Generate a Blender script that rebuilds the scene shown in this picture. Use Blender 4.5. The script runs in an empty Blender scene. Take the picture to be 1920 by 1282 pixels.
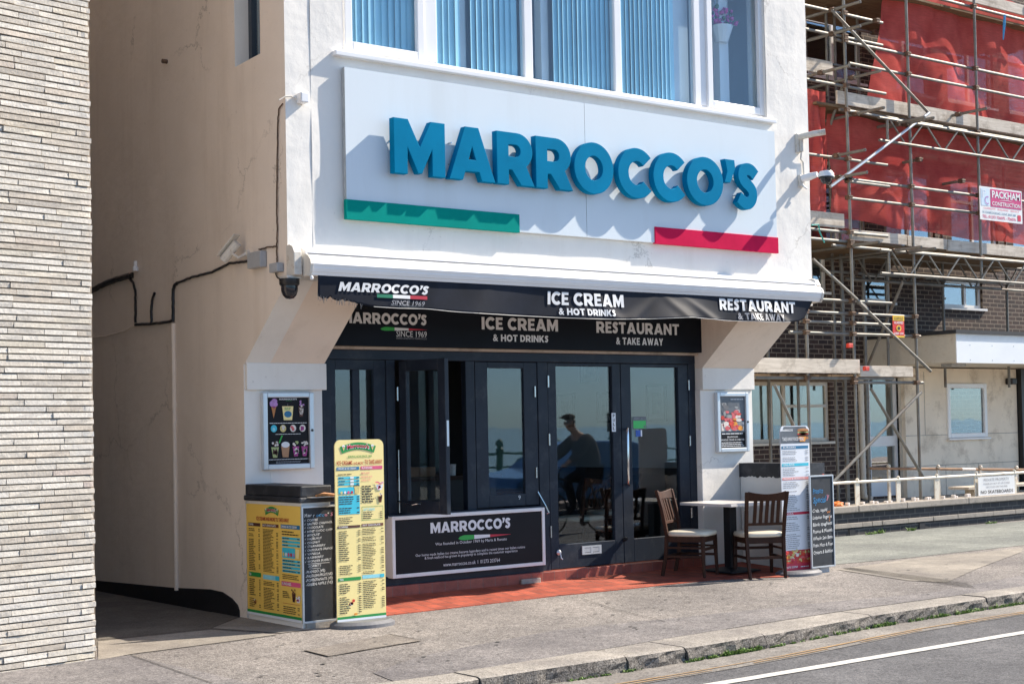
import bpy, math, random
from mathutils import Vector, Matrix, Quaternion
import numpy as np
random.seed(7)
rnd = random.random
def U(a, b): return a + (b - a) * random.random()
scene = bpy.context.scene
COL = scene.collection

# ------------------------------------------------------------------ camera, world, sun, exposure
CF, CCX, CCY = 2843.7, 960.0, 709.23             # focal length and principal point, photo pixels
CAM = np.array([-6.345, -11.3, 1.64])
def _basis(yaw, pit, rol):
    c, s = math.cos, math.sin
    f = np.array([s(yaw)*c(pit), c(yaw)*c(pit), s(pit)])
    r0 = np.array([c(yaw), -s(yaw), 0]); u0 = np.cross(r0, f)
    return r0*c(rol)+u0*s(rol), u0*c(rol)-r0*s(rol), f
CR, CU, CFW = _basis(math.radians(37.6645), math.radians(1.85785), math.radians(-1.12998))
cam = bpy.data.cameras.new('camera'); camo = bpy.data.objects.new('camera', cam); COL.objects.link(camo)
camo.matrix_world = Matrix(((CR[0], CU[0], -CFW[0], CAM[0]), (CR[1], CU[1], -CFW[1], CAM[1]), (CR[2], CU[2], -CFW[2], CAM[2]), (0, 0, 0, 1)))
cam.sensor_width = 36.0; cam.lens = 36.0*CF/1920.0; cam.shift_y = (CCY-641.0)/1920.0
cam.clip_start = .1; cam.clip_end = 20000
scene.camera = camo
def PX(x, y, **k):
    """the point where the ray through photo pixel (x, y) meets the plane X=, Y= or Z= const"""
    d = CFW + CR*(x-CCX)/CF - CU*(y-CCY)/CF
    ax = 'XYZ'.index(list(k)[0]); v = list(k.values())[0]
    return Vector(CAM + d*((v-CAM[ax])/d[ax]))
SUN_AZ, SUN_EL = math.radians(76.0), math.radians(39.5)      # azimuth from the facade's normal towards +X
TOSUN = Vector((math.sin(SUN_AZ)*math.cos(SUN_EL), -math.cos(SUN_AZ)*math.cos(SUN_EL), math.sin(SUN_EL)))
w = bpy.data.worlds.new('World'); scene.world = w; w.use_nodes = True
nt = w.node_tree; bg = nt.nodes['Background']
sky = nt.nodes.new('ShaderNodeTexSky'); sky.sky_type = 'NISHITA'; sky.sun_disc = False
sky.sun_elevation = SUN_EL; sky.sun_rotation = math.atan2(TOSUN.x, TOSUN.y)
sky.air_density = 1.0; sky.dust_density = .35; sky.ozone_density = 2.2
# the marine air keeps this horizon slate blue rather than straw coloured: a colour grade of the sky itself by elevation
_tc = nt.nodes.new('ShaderNodeTexCoord'); _sx = nt.nodes.new('ShaderNodeSeparateXYZ'); nt.links.new(_tc.outputs['Generated'], _sx.inputs[0])
_rp = nt.nodes.new('ShaderNodeValToRGB'); nt.links.new(_sx.outputs['Z'], _rp.inputs[0])
_rp.color_ramp.elements[0].position, _rp.color_ramp.elements[0].color = 0., (.50, .75, 1.15, 1)
_rp.color_ramp.elements[1].position, _rp.color_ramp.elements[1].color = .42, (1, 1, 1, 1)
_e = _rp.color_ramp.elements.new(.14); _e.color = (.68, .86, 1.08, 1)
_mx = nt.nodes.new('ShaderNodeMix'); _mx.data_type = 'RGBA'; _mx.blend_type = 'MULTIPLY'; _mx.inputs[0].default_value = 1
nt.links.new(sky.outputs[0], _mx.inputs[6]); nt.links.new(_rp.outputs[0], _mx.inputs[7])
nt.links.new(_mx.outputs[2], bg.inputs[0]); bg.inputs[1].default_value = 0.105
sl = bpy.data.lights.new('sun', 'SUN'); sl.energy = 5.0; sl.angle = math.radians(.53); sl.color = (1, .90, .765)
so = bpy.data.objects.new('sun', sl); COL.objects.link(so); so.location = (20, -10, 20)
so.rotation_euler = TOSUN.to_track_quat('Z', 'Y').to_euler()
scene.view_settings.view_transform = 'Standard'; scene.view_settings.look = 'None'
scene.view_settings.exposure = 0.96; scene.view_settings.gamma = 1.0
scene.render.engine = 'CYCLES'
scene.cycles.max_bounces = 8; scene.cycles.transparent_max_bounces = 16; scene.cycles.sample_clamp_indirect = 6

# ------------------------------------------------------------------ materials
MATS = {}
def _new(name):
    m = bpy.data.materials.new(name); m.use_nodes = True
    nt = m.node_tree; b = nt.nodes['Principled BSDF']
    return m, nt, nt.nodes, nt.links, b
def _noise(N, L, vec, scale, detail=4, rough=.6):
    n = N.new('ShaderNodeTexNoise'); n.inputs['Scale'].default_value = scale
    n.inputs['Detail'].default_value = detail; n.inputs['Roughness'].default_value = rough
    L.new(vec, n.inputs['Vector']); return n
def _ramp(N, L, fac, stops):
    r = N.new('ShaderNodeValToRGB')
    e = r.color_ramp.elements
    e[0].position, e[0].color = stops[0][0], (*stops[0][1], 1) if len(stops[0][1]) == 3 else stops[0][1]
    e[1].position, e[1].color = stops[-1][0], (*stops[-1][1], 1)
    for p, c in stops[1:-1]:
        q = e.new(p); q.color = (*c, 1)
    L.new(fac, r.inputs[0]); return r
def _mix(N, L, fac, a, b, mode='MIX'):
    m = N.new('ShaderNodeMix'); m.data_type = 'RGBA'; m.blend_type = mode
    for sock, v in ((m.inputs[0], fac), (m.inputs[6], a), (m.inputs[7], b)):
        if isinstance(v, (int, float)): sock.default_value = v
        elif isinstance(v, tuple): sock.default_value = (*v, 1) if len(v) == 3 else v
        else: L.new(v, sock)
    return m.outputs[2]
def _bump(N, L, h, strength, dist, normal=None):
    b = N.new('ShaderNodeBump'); b.inputs['Strength'].default_value = strength; b.inputs['Distance'].default_value = dist
    L.new(h, b.inputs['Height'])
    if normal: L.new(normal, b.inputs['Normal'])
    return b.outputs[0]
def sc(c, k): return tuple(min(1, max(0, x*k)) for x in c)
def mat(name, col, rough=.6, metal=0., var=.12, scale=6., bump=0., bscale=80., bdist=.004, spec=.5, stain=None, stain_amt=.5, stain_scale=2.5, streak=False, coat=0.):
    """general painted / plain surface: mottled colour, optional stains with their own shape, fine bump"""
    if name in MATS: return MATS[name]
    m, nt, N, L, b = _new(name)
    tc = N.new('ShaderNodeTexCoord'); v = tc.outputs['Object']
    n = _noise(N, L, v, scale)
    c = _ramp(N, L, n.outputs[0], [(.3, sc(col, 1-var)), (.7, sc(col, 1+var))]).outputs[0]
    if stain:
        vv = v
        if streak:
            mp = N.new('ShaderNodeMapping'); mp.inputs['Scale'].default_value = (1, 1, .12); L.new(v, mp.inputs[0]); vv = mp.outputs[0]
        s = _noise(N, L, vv, stain_scale, 6, .7)
        f = _ramp(N, L, s.outputs[0], [(.52, (0, 0, 0)), (.72, (stain_amt,)*3)]).outputs[0]
        c = _mix(N, L, f, c, stain)
    L.new(c, b.inputs['Base Color'])
    b.inputs['Roughness'].default_value = rough; b.inputs['Metallic'].default_value = metal
    b.inputs['Specular IOR Level'].default_value = spec; b.inputs['Coat Weight'].default_value = coat
    if bump:
        n2 = _noise(N, L, v, bscale, 5)
        L.new(_bump(N, L, n2.outputs[0], bump, bdist), b.inputs['Normal'])
    MATS[name] = m; return m
def plaster(name, col, stain, amt, lump=.5):
    m, nt, N, L, b = _new(name); v = N.new('ShaderNodeTexCoord').outputs['Object']
    n = _noise(N, L, v, 1.1, 6, .65)
    c = _ramp(N, L, n.outputs[0], [(.3, sc(col, .94)), (.7, sc(col, 1.04))]).outputs[0]
    mp = N.new('ShaderNodeMapping'); mp.inputs['Scale'].default_value = (1.3, 1.3, .16); L.new(v, mp.inputs[0])
    s = _noise(N, L, mp.outputs[0], 2.2, 8, .7)
    c = _mix(N, L, _ramp(N, L, s.outputs[0], [(.5, (0, 0, 0)), (.8, (amt,)*3)]).outputs[0], c, stain)
    sp = _noise(N, L, v, 22, 2, .5)
    c = _mix(N, L, _ramp(N, L, sp.outputs[0], [(.70, (0, 0, 0)), (.76, (amt*.7,)*3)]).outputs[0], c, sc(stain, .6))
    vc = N.new('ShaderNodeTexVoronoi'); vc.feature = 'DISTANCE_TO_EDGE'; vc.inputs['Scale'].default_value = .55
    dn = _noise(N, L, v, 3.0, 5, .7); dv = N.new('ShaderNodeVectorMath'); dv.operation = 'ADD'; ds = N.new('ShaderNodeVectorMath'); ds.operation = 'SCALE'; ds.inputs['Scale'].default_value = .55
    L.new(dn.outputs['Color'], ds.inputs[0]); L.new(v, dv.inputs[0]); L.new(ds.outputs[0], dv.inputs[1]); L.new(dv.outputs[0], vc.inputs['Vector'])
    ck = _noise(N, L, v, .9, 3); msk = _ramp(N, L, ck.outputs[0], [(.50, (0, 0, 0)), (.62, (amt*1.3,)*3)]).outputs[0]
    ln = _ramp(N, L, vc.outputs['Distance'], [(.002, (1, 1, 1)), (.007, (0, 0, 0))]).outputs[0]
    c = _mix(N, L, _mix(N, L, 1.0, ln, msk, 'MULTIPLY'), c, sc(stain, .45))
    pt = _noise(N, L, v, .45, 1, .3); c = _mix(N, L, _ramp(N, L, pt.outputs[0], [(.555, (0, 0, 0)), (.575, (amt*.55,)*3)]).outputs[0], c, sc(col, .88))
    L.new(c, b.inputs['Base Color']); b.inputs['Roughness'].default_value = .75; b.inputs['Specular IOR Level'].default_value = .3
    n1 = _noise(N, L, v, 2.6, 3, .5); n2 = _noise(N, L, v, 45, 6, .7)
    nn = _bump(N, L, n1.outputs[0], .55*lump, .06); L.new(_bump(N, L, n2.outputs[0], .28, .006, nn), b.inputs['Normal'])
    MATS[name] = m; return m
plaster('front_plaster', (.83, .80, .745), (.62, .57, .50), .35)
plaster('side_plaster', (.84, .73, .62), (.54, .43, .33), .38)
def speckle(name, cols, fine=240., big=.5, bump=.6, tint=None, crack=False):
    """loose aggregate: cols dark..light from a fine Voronoi, slow tonal drift"""
    m, nt, N, L, b = _new(name); v = N.new('ShaderNodeTexCoord').outputs['Object']
    vo = N.new('ShaderNodeTexVoronoi'); vo.inputs['Scale'].default_value = fine; L.new(v, vo.inputs['Vector'])
    sep = N.new('ShaderNodeSeparateColor'); L.new(vo.outputs['Color'], sep.inputs[0])
    k = len(cols)
    c = _ramp(N, L, sep.outputs[0], [(.04+.92*i/(k-1), cc) for i, cc in enumerate(cols)]).outputs[0]
    vo2 = N.new('ShaderNodeTexVoronoi'); vo2.inputs['Scale'].default_value = fine*.34; L.new(v, vo2.inputs['Vector'])
    s2 = N.new('ShaderNodeSeparateColor'); L.new(vo2.outputs['Color'], s2.inputs[0])
    c = _mix(N, L, .24, c, _ramp(N, L, s2.outputs[1], [(.05, sc(cols[0], .8)), (.9, sc(cols[-1], 1.1))]).outputs[0])
    n = _noise(N, L, v, big, 7, .62)
    c = _mix(N, L, 1.0, c, _ramp(N, L, n.outputs[0], [(.32, (.70, .69, .70)), (.5, (.92, .91, .89)), (.70, (1.32, 1.29, 1.24))]).outputs[0], 'MULTIPLY')
    n3 = _noise(N, L, v, 5.5, 5, .6)
    c = _mix(N, L, 1.0, c, _ramp(N, L, n3.outputs[0], [(.3, (.86, .86, .86)), (.7, (1.1, 1.1, 1.1))]).outputs[0], 'MULTIPLY')
    if tint:
        n2 = _noise(N, L, v, 1.3, 4); c = _mix(N, L, _ramp(N, L, n2.outputs[0], [(.5, (0, 0, 0)), (.75, (.6,)*3)]).outputs[0], c, tint)
    L.new(c, b.inputs['Base Color']); b.inputs['Roughness'].default_value = .88; b.inputs['Specular IOR Level'].default_value = .3
    nz = _noise(N, L, v, fine*.7, 3); L.new(_bump(N, L, nz.outputs[0], bump, .006), b.inputs['Normal'])
    MATS[name] = m; return m
speckle('pavement_aggregate', [(.075, .067, .064), (.163, .148, .14), (.225, .205, .194), (.39, .365, .345)], 130, .55)
speckle('tarmac_grey', [(.085, .08, .082), (.165, .155, .155), (.215, .20, .20), (.31, .29, .285)], 120, .8)
speckle('tarmac_green', [(.10, .11, .105), (.17, .185, .175), (.21, .225, .21), (.27, .28, .26)], 120, .8)
speckle('road_asphalt', [(.05, .05, .056), (.09, .09, .097), (.115, .115, .124), (.17, .17, .176)], 110, .6)
speckle('gutter_concrete', [(.13, .12, .11), (.215, .20, .185), (.26, .24, .222), (.33, .31, .285)], 100, .9, tint=(.18, .16, .14))
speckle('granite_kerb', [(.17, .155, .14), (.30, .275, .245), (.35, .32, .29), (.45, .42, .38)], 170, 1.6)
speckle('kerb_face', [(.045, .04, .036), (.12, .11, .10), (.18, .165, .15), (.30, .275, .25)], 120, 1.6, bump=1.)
speckle('slab_concrete', [(.20, .18, .155), (.26, .235, .205), (.285, .26, .23), (.34, .315, .28)], 200, 1.1, bump=.25)
def stone():
    m, nt, N, L, b = _new('split_stone'); v = N.new('ShaderNodeTexCoord').outputs['Object']
    g = N.new('ShaderNodeNewGeometry')
    c = _ramp(N, L, g.outputs['Random Per Island'], [(0, (.50, .445, .38)), (.2, (.58, .53, .465)), (.5, (.63, .59, .53)), (.8, (.66, .625, .575)), (.93, (.60, .545, .455)), (1, (.55, .47, .42))]).outputs[0]
    mp = N.new('ShaderNodeMapping'); mp.inputs['Scale'].default_value = (1, 1, 3.2); L.new(v, mp.inputs[0])
    n = _noise(N, L, mp.outputs[0], 14, 7, .72)
    c = _mix(N, L, 1.0, c, _ramp(N, L, n.outputs[0], [(.34, (.80, .79, .77)), (.48, (.98, .98, .97)), (.8, (1.07, 1.06, 1.03))]).outputs[0], 'MULTIPLY')
    n4 = _noise(N, L, v, 60, 3)
    c = _mix(N, L, 1.0, c, _ramp(N, L, n4.outputs[0], [(.3, (.86, .85, .84)), (.6, (1.04, 1.04, 1.04))]).outputs[0], 'MULTIPLY')
    L.new(c, b.inputs['Base Color']); b.inputs['Roughness'].default_value = .85
    mp2 = N.new('ShaderNodeMapping'); mp2.inputs['Scale'].default_value = (1.6, 1.6, 1); L.new(v, mp2.inputs[0])
    n2 = _noise(N, L, mp2.outputs[0], 26, 6, .75); L.new(_bump(N, L, n2.outputs[0], .55, .012), b.inputs['Normal'])
    MATS['split_stone'] = m
stone()
def bricks(name, c1, c2, mortar, bw, bh, mort, rot=None, bumpd=.01, off=.5, rough=.8, squash=None):
    """running bond (or tile grid) from world position: X/Z on walls facing Y, X/Y on floors"""
    m, nt, N, L, b = _new(name); v = N.new('ShaderNodeTexCoord').outputs['Object']
    mp = N.new('ShaderNodeMapping'); L.new(v, mp.inputs[0])
    if rot: mp.inputs['Rotation'].default_value = rot
    t = N.new('ShaderNodeTexBrick'); L.new(mp.outputs[0], t.inputs['Vector'])
    t.offset = off
    t.inputs['Color1'].default_value = (*c1, 1); t.inputs['Color2'].default_value = (*c2, 1); t.inputs['Mortar'].default_value = (*mortar, 1)
    t.inputs['Scale'].default_value = 1; t.inputs['Mortar Size'].default_value = mort; t.inputs['Mortar Smooth'].default_value = .2
    t.inputs['Brick Width'].default_value = bw; t.inputs['Row Height'].default_value = bh; t.inputs['Bias'].default_value = 0
    n = _noise(N, L, v, 9, 6, .7)
    c = _mix(N, L, 1.0, t.outputs[0], _ramp(N, L, n.outputs[0], [(.3, (.7, .7, .7)), (.7, (1.25, 1.22, 1.2))]).outputs[0], 'MULTIPLY')
    L.new(c, b.inputs['Base Color']); b.inputs['Roughness'].default_value = rough
    inv = N.new('ShaderNodeMath'); inv.operation = 'SUBTRACT'; inv.inputs[0].default_value = 1; L.new(t.outputs['Fac'], inv.inputs[1])
    L.new(_bump(N, L, inv.outputs[0], .7, bumpd), b.inputs['Normal'])
    MATS[name] = m; return m
WALLROT = (math.radians(90), 0, 0)
bricks('brown_brick', (.030, .016, .013), (.062, .032, .023), (.25, .195, .145), .235, .080, .009, (math.radians(-90), 0, 0))
bricks('dark_brick', (.028, .028, .032), (.05, .048, .05), (.10, .095, .09), .235, .082, .010, (math.radians(-90), 0, 0))
bricks('quarry_tile', (.27, .048, .022), (.42, .085, .042), (.13, .06, .045), .152, .152, .005, None, .003, 0., .75)
bricks('riser_tile', (.24, .052, .035), (.33, .085, .055), (.22, .09, .07), .152, .30, .006, (math.radians(-90), 0, 0), .003, 0., .45)
bricks('promenade_paving', (.42, .33, .28), (.46, .37, .32), (.33, .27, .24), .6, .4, .01, None, .002)
def glass(name, tint=(.92, .95, .95), ior=1.5, gain=1.9, wav=.0006):
    m, nt, N, L, b = _new(name); N.remove(b); out = N['Material Output']
    v = N.new('ShaderNodeTexCoord').outputs['Object']
    fr = N.new('ShaderNodeFresnel'); gg = N.new('ShaderNodeNewGeometry'); mi = N.new('ShaderNodeMix')
    mi.inputs[2].default_value = ior; mi.inputs[3].default_value = 1/ior; L.new(gg.outputs['Backfacing'], mi.inputs[0]); L.new(mi.outputs[0], fr.inputs[0])
    mu = N.new('ShaderNodeMath'); mu.operation = 'MULTIPLY'; mu.use_clamp = True; mu.inputs[1].default_value = gain; L.new(fr.outputs[0], mu.inputs[0])
    tr = N.new('ShaderNodeBsdfTransparent'); tr.inputs[0].default_value = (*tint, 1)
    gl = N.new('ShaderNodeBsdfGlossy'); gl.inputs['Roughness'].default_value = .015; gl.inputs['Color'].default_value = (.95, .97, 1, 1)
    n = _noise(N, L, v, 1.7, 2); L.new(_bump(N, L, n.outputs[0], 1., wav), gl.inputs['Normal'])
    mx = N.new('ShaderNodeMixShader'); L.new(mu.outputs[0], mx.inputs[0]); L.new(tr.outputs[0], mx.inputs[1]); L.new(gl.outputs[0], mx.inputs[2])
    L.new(mx.outputs[0], out.inputs[0]); MATS[name] = m; return m
glass('shop_glass', (.90, .94, .94), 1.52, 1.5); glass('upper_glass', (.90, .96, .99), 1.5, 1.0); glass('house_glass', (.75, .8, .8), 1.5, 3.0)
def netting():
    m, nt, N, L, b = _new('debris_net'); out = N['Material Output']; v = N.new('ShaderNodeTexCoord').outputs['Object']
    n = _noise(N, L, v, 2.2, 5)
    mp = N.new('ShaderNodeMapping'); mp.inputs['Scale'].default_value = (1, 1, 14); L.new(v, mp.inputs[0]); n2 = _noise(N, L, mp.outputs[0], 6, 4)
    c = _ramp(N, L, n.outputs[0], [(.3, (.58, .085, .08)), (.7, (.80, .17, .145))]).outputs[0]
    df = N.new('ShaderNodeBsdfDiffuse'); L.new(c, df.inputs[0]); tl = N.new('ShaderNodeBsdfTranslucent'); L.new(c, tl.inputs[0])
    a = N.new('ShaderNodeMixShader'); a.inputs[0].default_value = .4; L.new(df.outputs[0], a.inputs[1]); L.new(tl.outputs[0], a.inputs[2])
    tr = N.new('ShaderNodeBsdfTransparent'); mx = N.new('ShaderNodeMixShader')
    L.new(_ramp(N, L, n2.outputs[0], [(.3, (.76, .76, .76)), (.7, (.95, .95, .95))]).outputs[0], mx.inputs[0])
    L.new(tr.outputs[0], mx.inputs[1]); L.new(a.outputs[0], mx.inputs[2]); L.new(mx.outputs[0], out.inputs[0]); N.remove(b)
    MATS['debris_net'] = m
netting()
def wood(name, c1, c2, rough=.6, scale=9., axis=(1, 14, 14), coat=0.):
    m, nt, N, L, b = _new(name); v = N.new('ShaderNodeTexCoord').outputs['Object']
    mp = N.new('ShaderNodeMapping'); mp.inputs['Scale'].default_value = axis; L.new(v, mp.inputs[0])
    n = _noise(N, L, mp.outputs[0], scale*.3, 8, .7)
    c = _ramp(N, L, n.outputs[0], [(.28, c1), (.72, c2)]).outputs[0]
    n2 = _noise(N, L, v, 3.2, 6, .7)
    c = _mix(N, L, 1.0, c, _ramp(N, L, n2.outputs[0], [(.32, (.6, .58, .56)), (.5, (1, 1, 1))]).outputs[0], 'MULTIPLY')
    L.new(c, b.inputs['Base Color']); b.inputs['Roughness'].default_value = rough; b.inputs['Coat Weight'].default_value = coat; b.inputs['Specular IOR Level'].default_value = .25
    L.new(_bump(N, L, n.outputs[0], .25, .004), b.inputs['Normal']); MATS[name] = m; return m
wood('weathered_board', (.44, .38, .31), (.74, .67, .58), .85)
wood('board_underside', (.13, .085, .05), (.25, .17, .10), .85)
wood('chair_wood', (.030, .011, .006), (.066, .024, .011), .55, 9., (9, 9, 1), .0)
wood('fascia_strip_wood', (.50, .36, .26), (.62, .46, .34), .6)
wood('deal_floor', (.10, .06, .035), (.16, .10, .06), .4, 8, (1, 9, 9))
mat('galvanised_tube', (.19, .183, .165), .55, .35, .25, 5, .15, 60, .002, stain=(.16, .095, .055), stain_amt=.75, stain_scale=3.2)
mat('rusty_coupler', (.13, .085, .06), .65, .5, .5, 14, .3, 60, .003)
mat('bright_tube', (.58, .59, .60), .35, .7, .12, 5)
mat('navy_paint', (.013, .019, .031), .45, 0, .18, 4, .06, 40, .002, spec=.3, stain=(.06, .065, .075), stain_amt=.5, stain_scale=5)
mat('navy_frame', (.030, .042, .062), .40, 0, .15, 4, .06, 40, .002)
mat('black_paint', (.022, .024, .029), .5, 0, .3, 9, .25, 60, .004, stain=(.085, .088, .095), stain_amt=.8, stain_scale=6)
mat('bitumen', (.008, .008, .010), .6, 0, .4, 8, .3, 30, .006)
mat('black_board', (.010, .009, .011), .5, 0, .2, 2, spec=.2)
mat('fascia_black', (.006, .009, .015), .55, 0, .2, 1.5, spec=.15)
mat('white_upvc', (.82, .82, .82), .25, 0, .03, 3)
mat('cream_paint', (.66, .60, .50), .5, 0, .1, 6, stain=(.35, .26, .18), stain_amt=.5, stain_scale=6)
mat('white_paint', (.80, .79, .77), .45, 0, .05, 4)
mat('aged_white', (.66, .62, .55), .5, 0, .1, 10, stain=(.30, .18, .09), stain_amt=.7, stain_scale=9)
mat('grey_plastic', (.40, .41, .42), .5, 0, .08, 12)
mat('dark_grey_plastic', (.15, .15, .16), .55, 0, .12, 20, .2, 150, .002)
mat('black_plastic', (.012, .012, .014), .4, 0, .2, 9)
mat('dome_glass', (.02, .02, .025), .06, 0, 0, 2)
mat('awning_white', (.86, .86, .86), .22, .0, .03, 2)
mat('awning_soffit', (.45, .42, .38), .4, 0, .1, 4)
mat('valance_cloth', (.012, .015, .024), .62, 0, .35, 3, .2, 160, .002, spec=.14)
mat('sign_panel', (.685, .755, .80), .4, 0, .02, 1.2, spec=.25, stain=(.58, .62, .63), stain_amt=.35, stain_scale=1.6, streak=True)
mat('sign_edge', (.45, .47, .47), .5, .3, .15, 8)
mat('letter_teal', (.0, .195, .365), .6, 0, .10, 2.2, spec=.03)
mat('stripe_green', (.0, .26, .215), .6, 0, .08, 2, spec=.04)
mat('stripe_red', (.60, .012, .07), .6, 0, .12, 3, spec=.04)
mat('text_white', (.74, .74, .74), .5, 0, .03, 5)
mat('text_grey', (.30, .30, .32), .5, 0, .1, 5)
mat('flag_green', (.03, .38, .06), .5, 0, .05, 5)
mat('flag_dark_green', (.01, .20, .10), .5, 0, .05, 5)
mat('flag_white', (.78, .78, .78), .5, 0, .03, 5)
mat('flag_red', (.50, .02, .045), .5, 0, .05, 5)
mat('alu_frame', (.60, .63, .66), .32, .5, .05, 6)
mat('steel', (.55, .55, .55), .22, 1., .05, 6)
mat('chrome', (.75, .75, .76), .12, 1., .02, 6)
mat('table_top', (.70, .67, .64), .3, 0, .05, 3)
mat('seat_vinyl', (.72, .64, .50), .4, 0, .08, 6)
mat('cast_iron', (.012, .012, .013), .5, 0, .2, 20)
mat('menu_yellow', (.90, .59, .12), .35, 0, .03, 2)
mat('menu_pale', (.92, .76, .33), .35, 0, .03, 2)
mat('menu_white', (.80, .82, .85), .35, 0, .02, 2)
mat('ink_dark', (.035, .025, .02), .6, 0, .1, 5)
mat('ink_red', (.42, .04, .03), .6, 0, .1, 5)
mat('ink_brown', (.17, .06, .03), .6, 0, .1, 5)
mat('ink_blue', (.02, .17, .33), .5, 0, .1, 5)
mat('ink_cyan', (.05, .52, .66), .5, 0, .1, 5)
mat('ink_lightcyan', (.28, .66, .74), .5, 0, .1, 5)
mat('ink_pink', (.70, .10, .22), .5, 0, .1, 5)
mat('ink_salmon', (.80, .33, .32), .5, 0, .1, 5)
mat('ink_green', (.02, .28, .06), .5, 0, .1, 5)
mat('ink_crimson', (.58, .02, .06), .5, 0, .1, 5)
mat('chalk_slate', (.024, .028, .034), .6, 0, .3, 4, stain=(.06, .065, .075), stain_amt=.6, stain_scale=5)
mat('chalk_white', (.70, .70, .68), .9, 0, .3, 40)
mat('chalk_blue', (.05, .25, .50), .9, 0, .3, 40)
mat('chalk_pink', (.60, .25, .33), .9, 0, .3, 40)
mat('chalk_orange', (.55, .20, .06), .9, 0, .3, 40)
mat('blind_blue', (.52, .80, .88), .6, 0, .06, 3)
mat('blind_pale', (.36, .62, .74), .6, 0, .06, 3)
mat('cafe_wall', (.50, .53, .55), .7, 0, .05, 1.5)
mat('upper_wall', (.78, .82, .85), .7, 0, .04, 1.5)
mat('interior_wall', (.46, .47, .47), .7, 0, .06, 1.5)
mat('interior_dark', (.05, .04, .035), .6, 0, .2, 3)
mat('mortar_brown', (.20, .165, .13), .9, 0, .4, 20, .4, 60, .005)
speckle('cover_concrete', [(.12, .10, .09), (.21, .185, .165), (.26, .235, .21), (.35, .32, .285)], 150, 1.2)
speckle('shaded_concrete', [(.085, .076, .066), (.115, .104, .09), (.135, .122, .107), (.18, .164, .145)], 160, 1.1, bump=.3)  # slab concrete darkened: the alley's shade is put into its colour
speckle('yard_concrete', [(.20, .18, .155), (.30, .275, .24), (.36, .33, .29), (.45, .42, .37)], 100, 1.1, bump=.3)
mat('gum_grey', (.10, .095, .09), .8, 0, .2, 30)
mat('curtain_cloth', (.55, .53, .48), .8, 0, .1, 4)
mat('moss_black', (.035, .03, .022), .9, 0, .5, 20, .6, 60, .01)
mat('line_white', (.56, .54, .50), .75, 0, .12, 8, .4, 90, .004, stain=(.26, .25, .24), stain_amt=.55, stain_scale=14)
mat('line_yellow', (.36, .225, .10), .8, 0, .15, 8, .4, 90, .004, stain=(.20, .185, .17), stain_amt=.95, stain_scale=11)
mat('weed_green', (.15, .25, .05), .7, 0, .4, 30)
mat('side_render', (.44, .38, .32), .8, 0, .08, 1.5)
mat('limewashed_render', (.86, .75, .60), .8, 0, .08, 1.5, .3, 40, .004, stain=(.34, .25, .16), stain_amt=.6, stain_scale=2.6)
mat('felt_black', (.03, .032, .036), .7, 0, .2, 8)
mat('coping_stone', (.34, .30, .255), .85, 0, .18, 5, .6, 40, .006, stain=(.09, .085, .08), stain_amt=.8, stain_scale=5)
mat('rail_cream', (.70, .64, .53), .5, 0, .08, 6, stain=(.30, .13, .05), stain_amt=.7, stain_scale=8)
mat('rail_rust', (.28, .16, .09), .7, 0, .3, 8)
mat('rail_turquoise', (.05, .20, .17), .5, 0, .15, 5)
mat('sign_magenta', (.58, .03, .16), .4, 0, .06, 4)
mat('sign_lightblue', (.60, .72, .84), .4, 0, .04, 4)
mat('alarm_yellow', (.75, .48, .03), .5, 0, .1, 5)
mat('alarm_red', (.66, .03, .02), .5, 0, .1, 5)
mat('skin', (.50, .30, .21), .55, 0, .08, 8)
mat('jacket_grey', (.035, .035, .042), .85, 0, .25, 12)
mat('tweed_cap', (.05, .04, .035), .9, 0, .4, 60)
mat('trouser_dark', (.012, .013, .018), .85, 0, .2, 12)
mat('car_blue', (.03, .16, .36), .18, .3, .04, 2, coat=1.)
mat('rubber', (.015, .015, .015), .8, 0, .2, 12)
mat('petal_pink', (.62, .06, .30), .6, 0, .25, 30)
mat('leaf_green', (.06, .13, .04), .6, 0, .3, 20)
mat('orange_tarp', (.72, .22, .05), .5, 0, .15, 8)
mat('rope_teal', (.05, .32, .30), .7, 0, .2, 8)
mat('rope_blue', (.06, .30, .55), .7, 0, .2, 8)
mat('cardboard', (.28, .13, .06), .7, 0, .15, 6)
mat('sea_water', (.035, .065, .075), .12, 0, .2, .02, .5, .6, .12)
mat('shingle', (.40, .32, .24), .9, 0, .2, 1.0, .6, 20, .03)
mat('ground_far', (.22, .21, .19), .9, 0, .2, .05)
mat('alarm_green', (.06, .55, .12), .4, 0, .08, 6)
mat('sticker_blue', (.03, .10, .42), .4, 0, .1, 20)
mat('cone_tan', (.45, .19, .06), .6, 0, .3, 60)
mat('choc_brown', (.085, .03, .02), .6, 0, .3, 40)
mat('cream_white', (.75, .68, .62), .6, 0, .15, 40)
mat('scoop_lilac', (.46, .24, .52), .6, 0, .2, 50)
mat('berry_purple', (.35, .05, .22), .6, 0, .4, 50)
mat('latte', (.42, .23, .12), .6, 0, .1, 20)
mat('scoop_yellow', (.66, .55, .22), .6, 0, .2, 50)
mat('scoop_green', (.42, .48, .20), .6, 0, .2, 50)
mat('pepper_red', (.60, .05, .03), .5, 0, .4, 30)
mat('pepper_orange', (.75, .28, .03), .5, 0, .4, 30)
mat('lobster_pink', (.62, .12, .13), .5, 0, .4, 30)
mat('poster_grey', (.12, .13, .145), .4, 0, .3, 5)
mat('picture_art', (.27, .28, .28), .6, 0, .4, 12)
mat('picture_mount', (.50, .51, .52), .6, 0, .03, 4)
mat('picture_frame', (.16, .17, .18), .5, 0, .1, 4)
M = MATS
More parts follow.
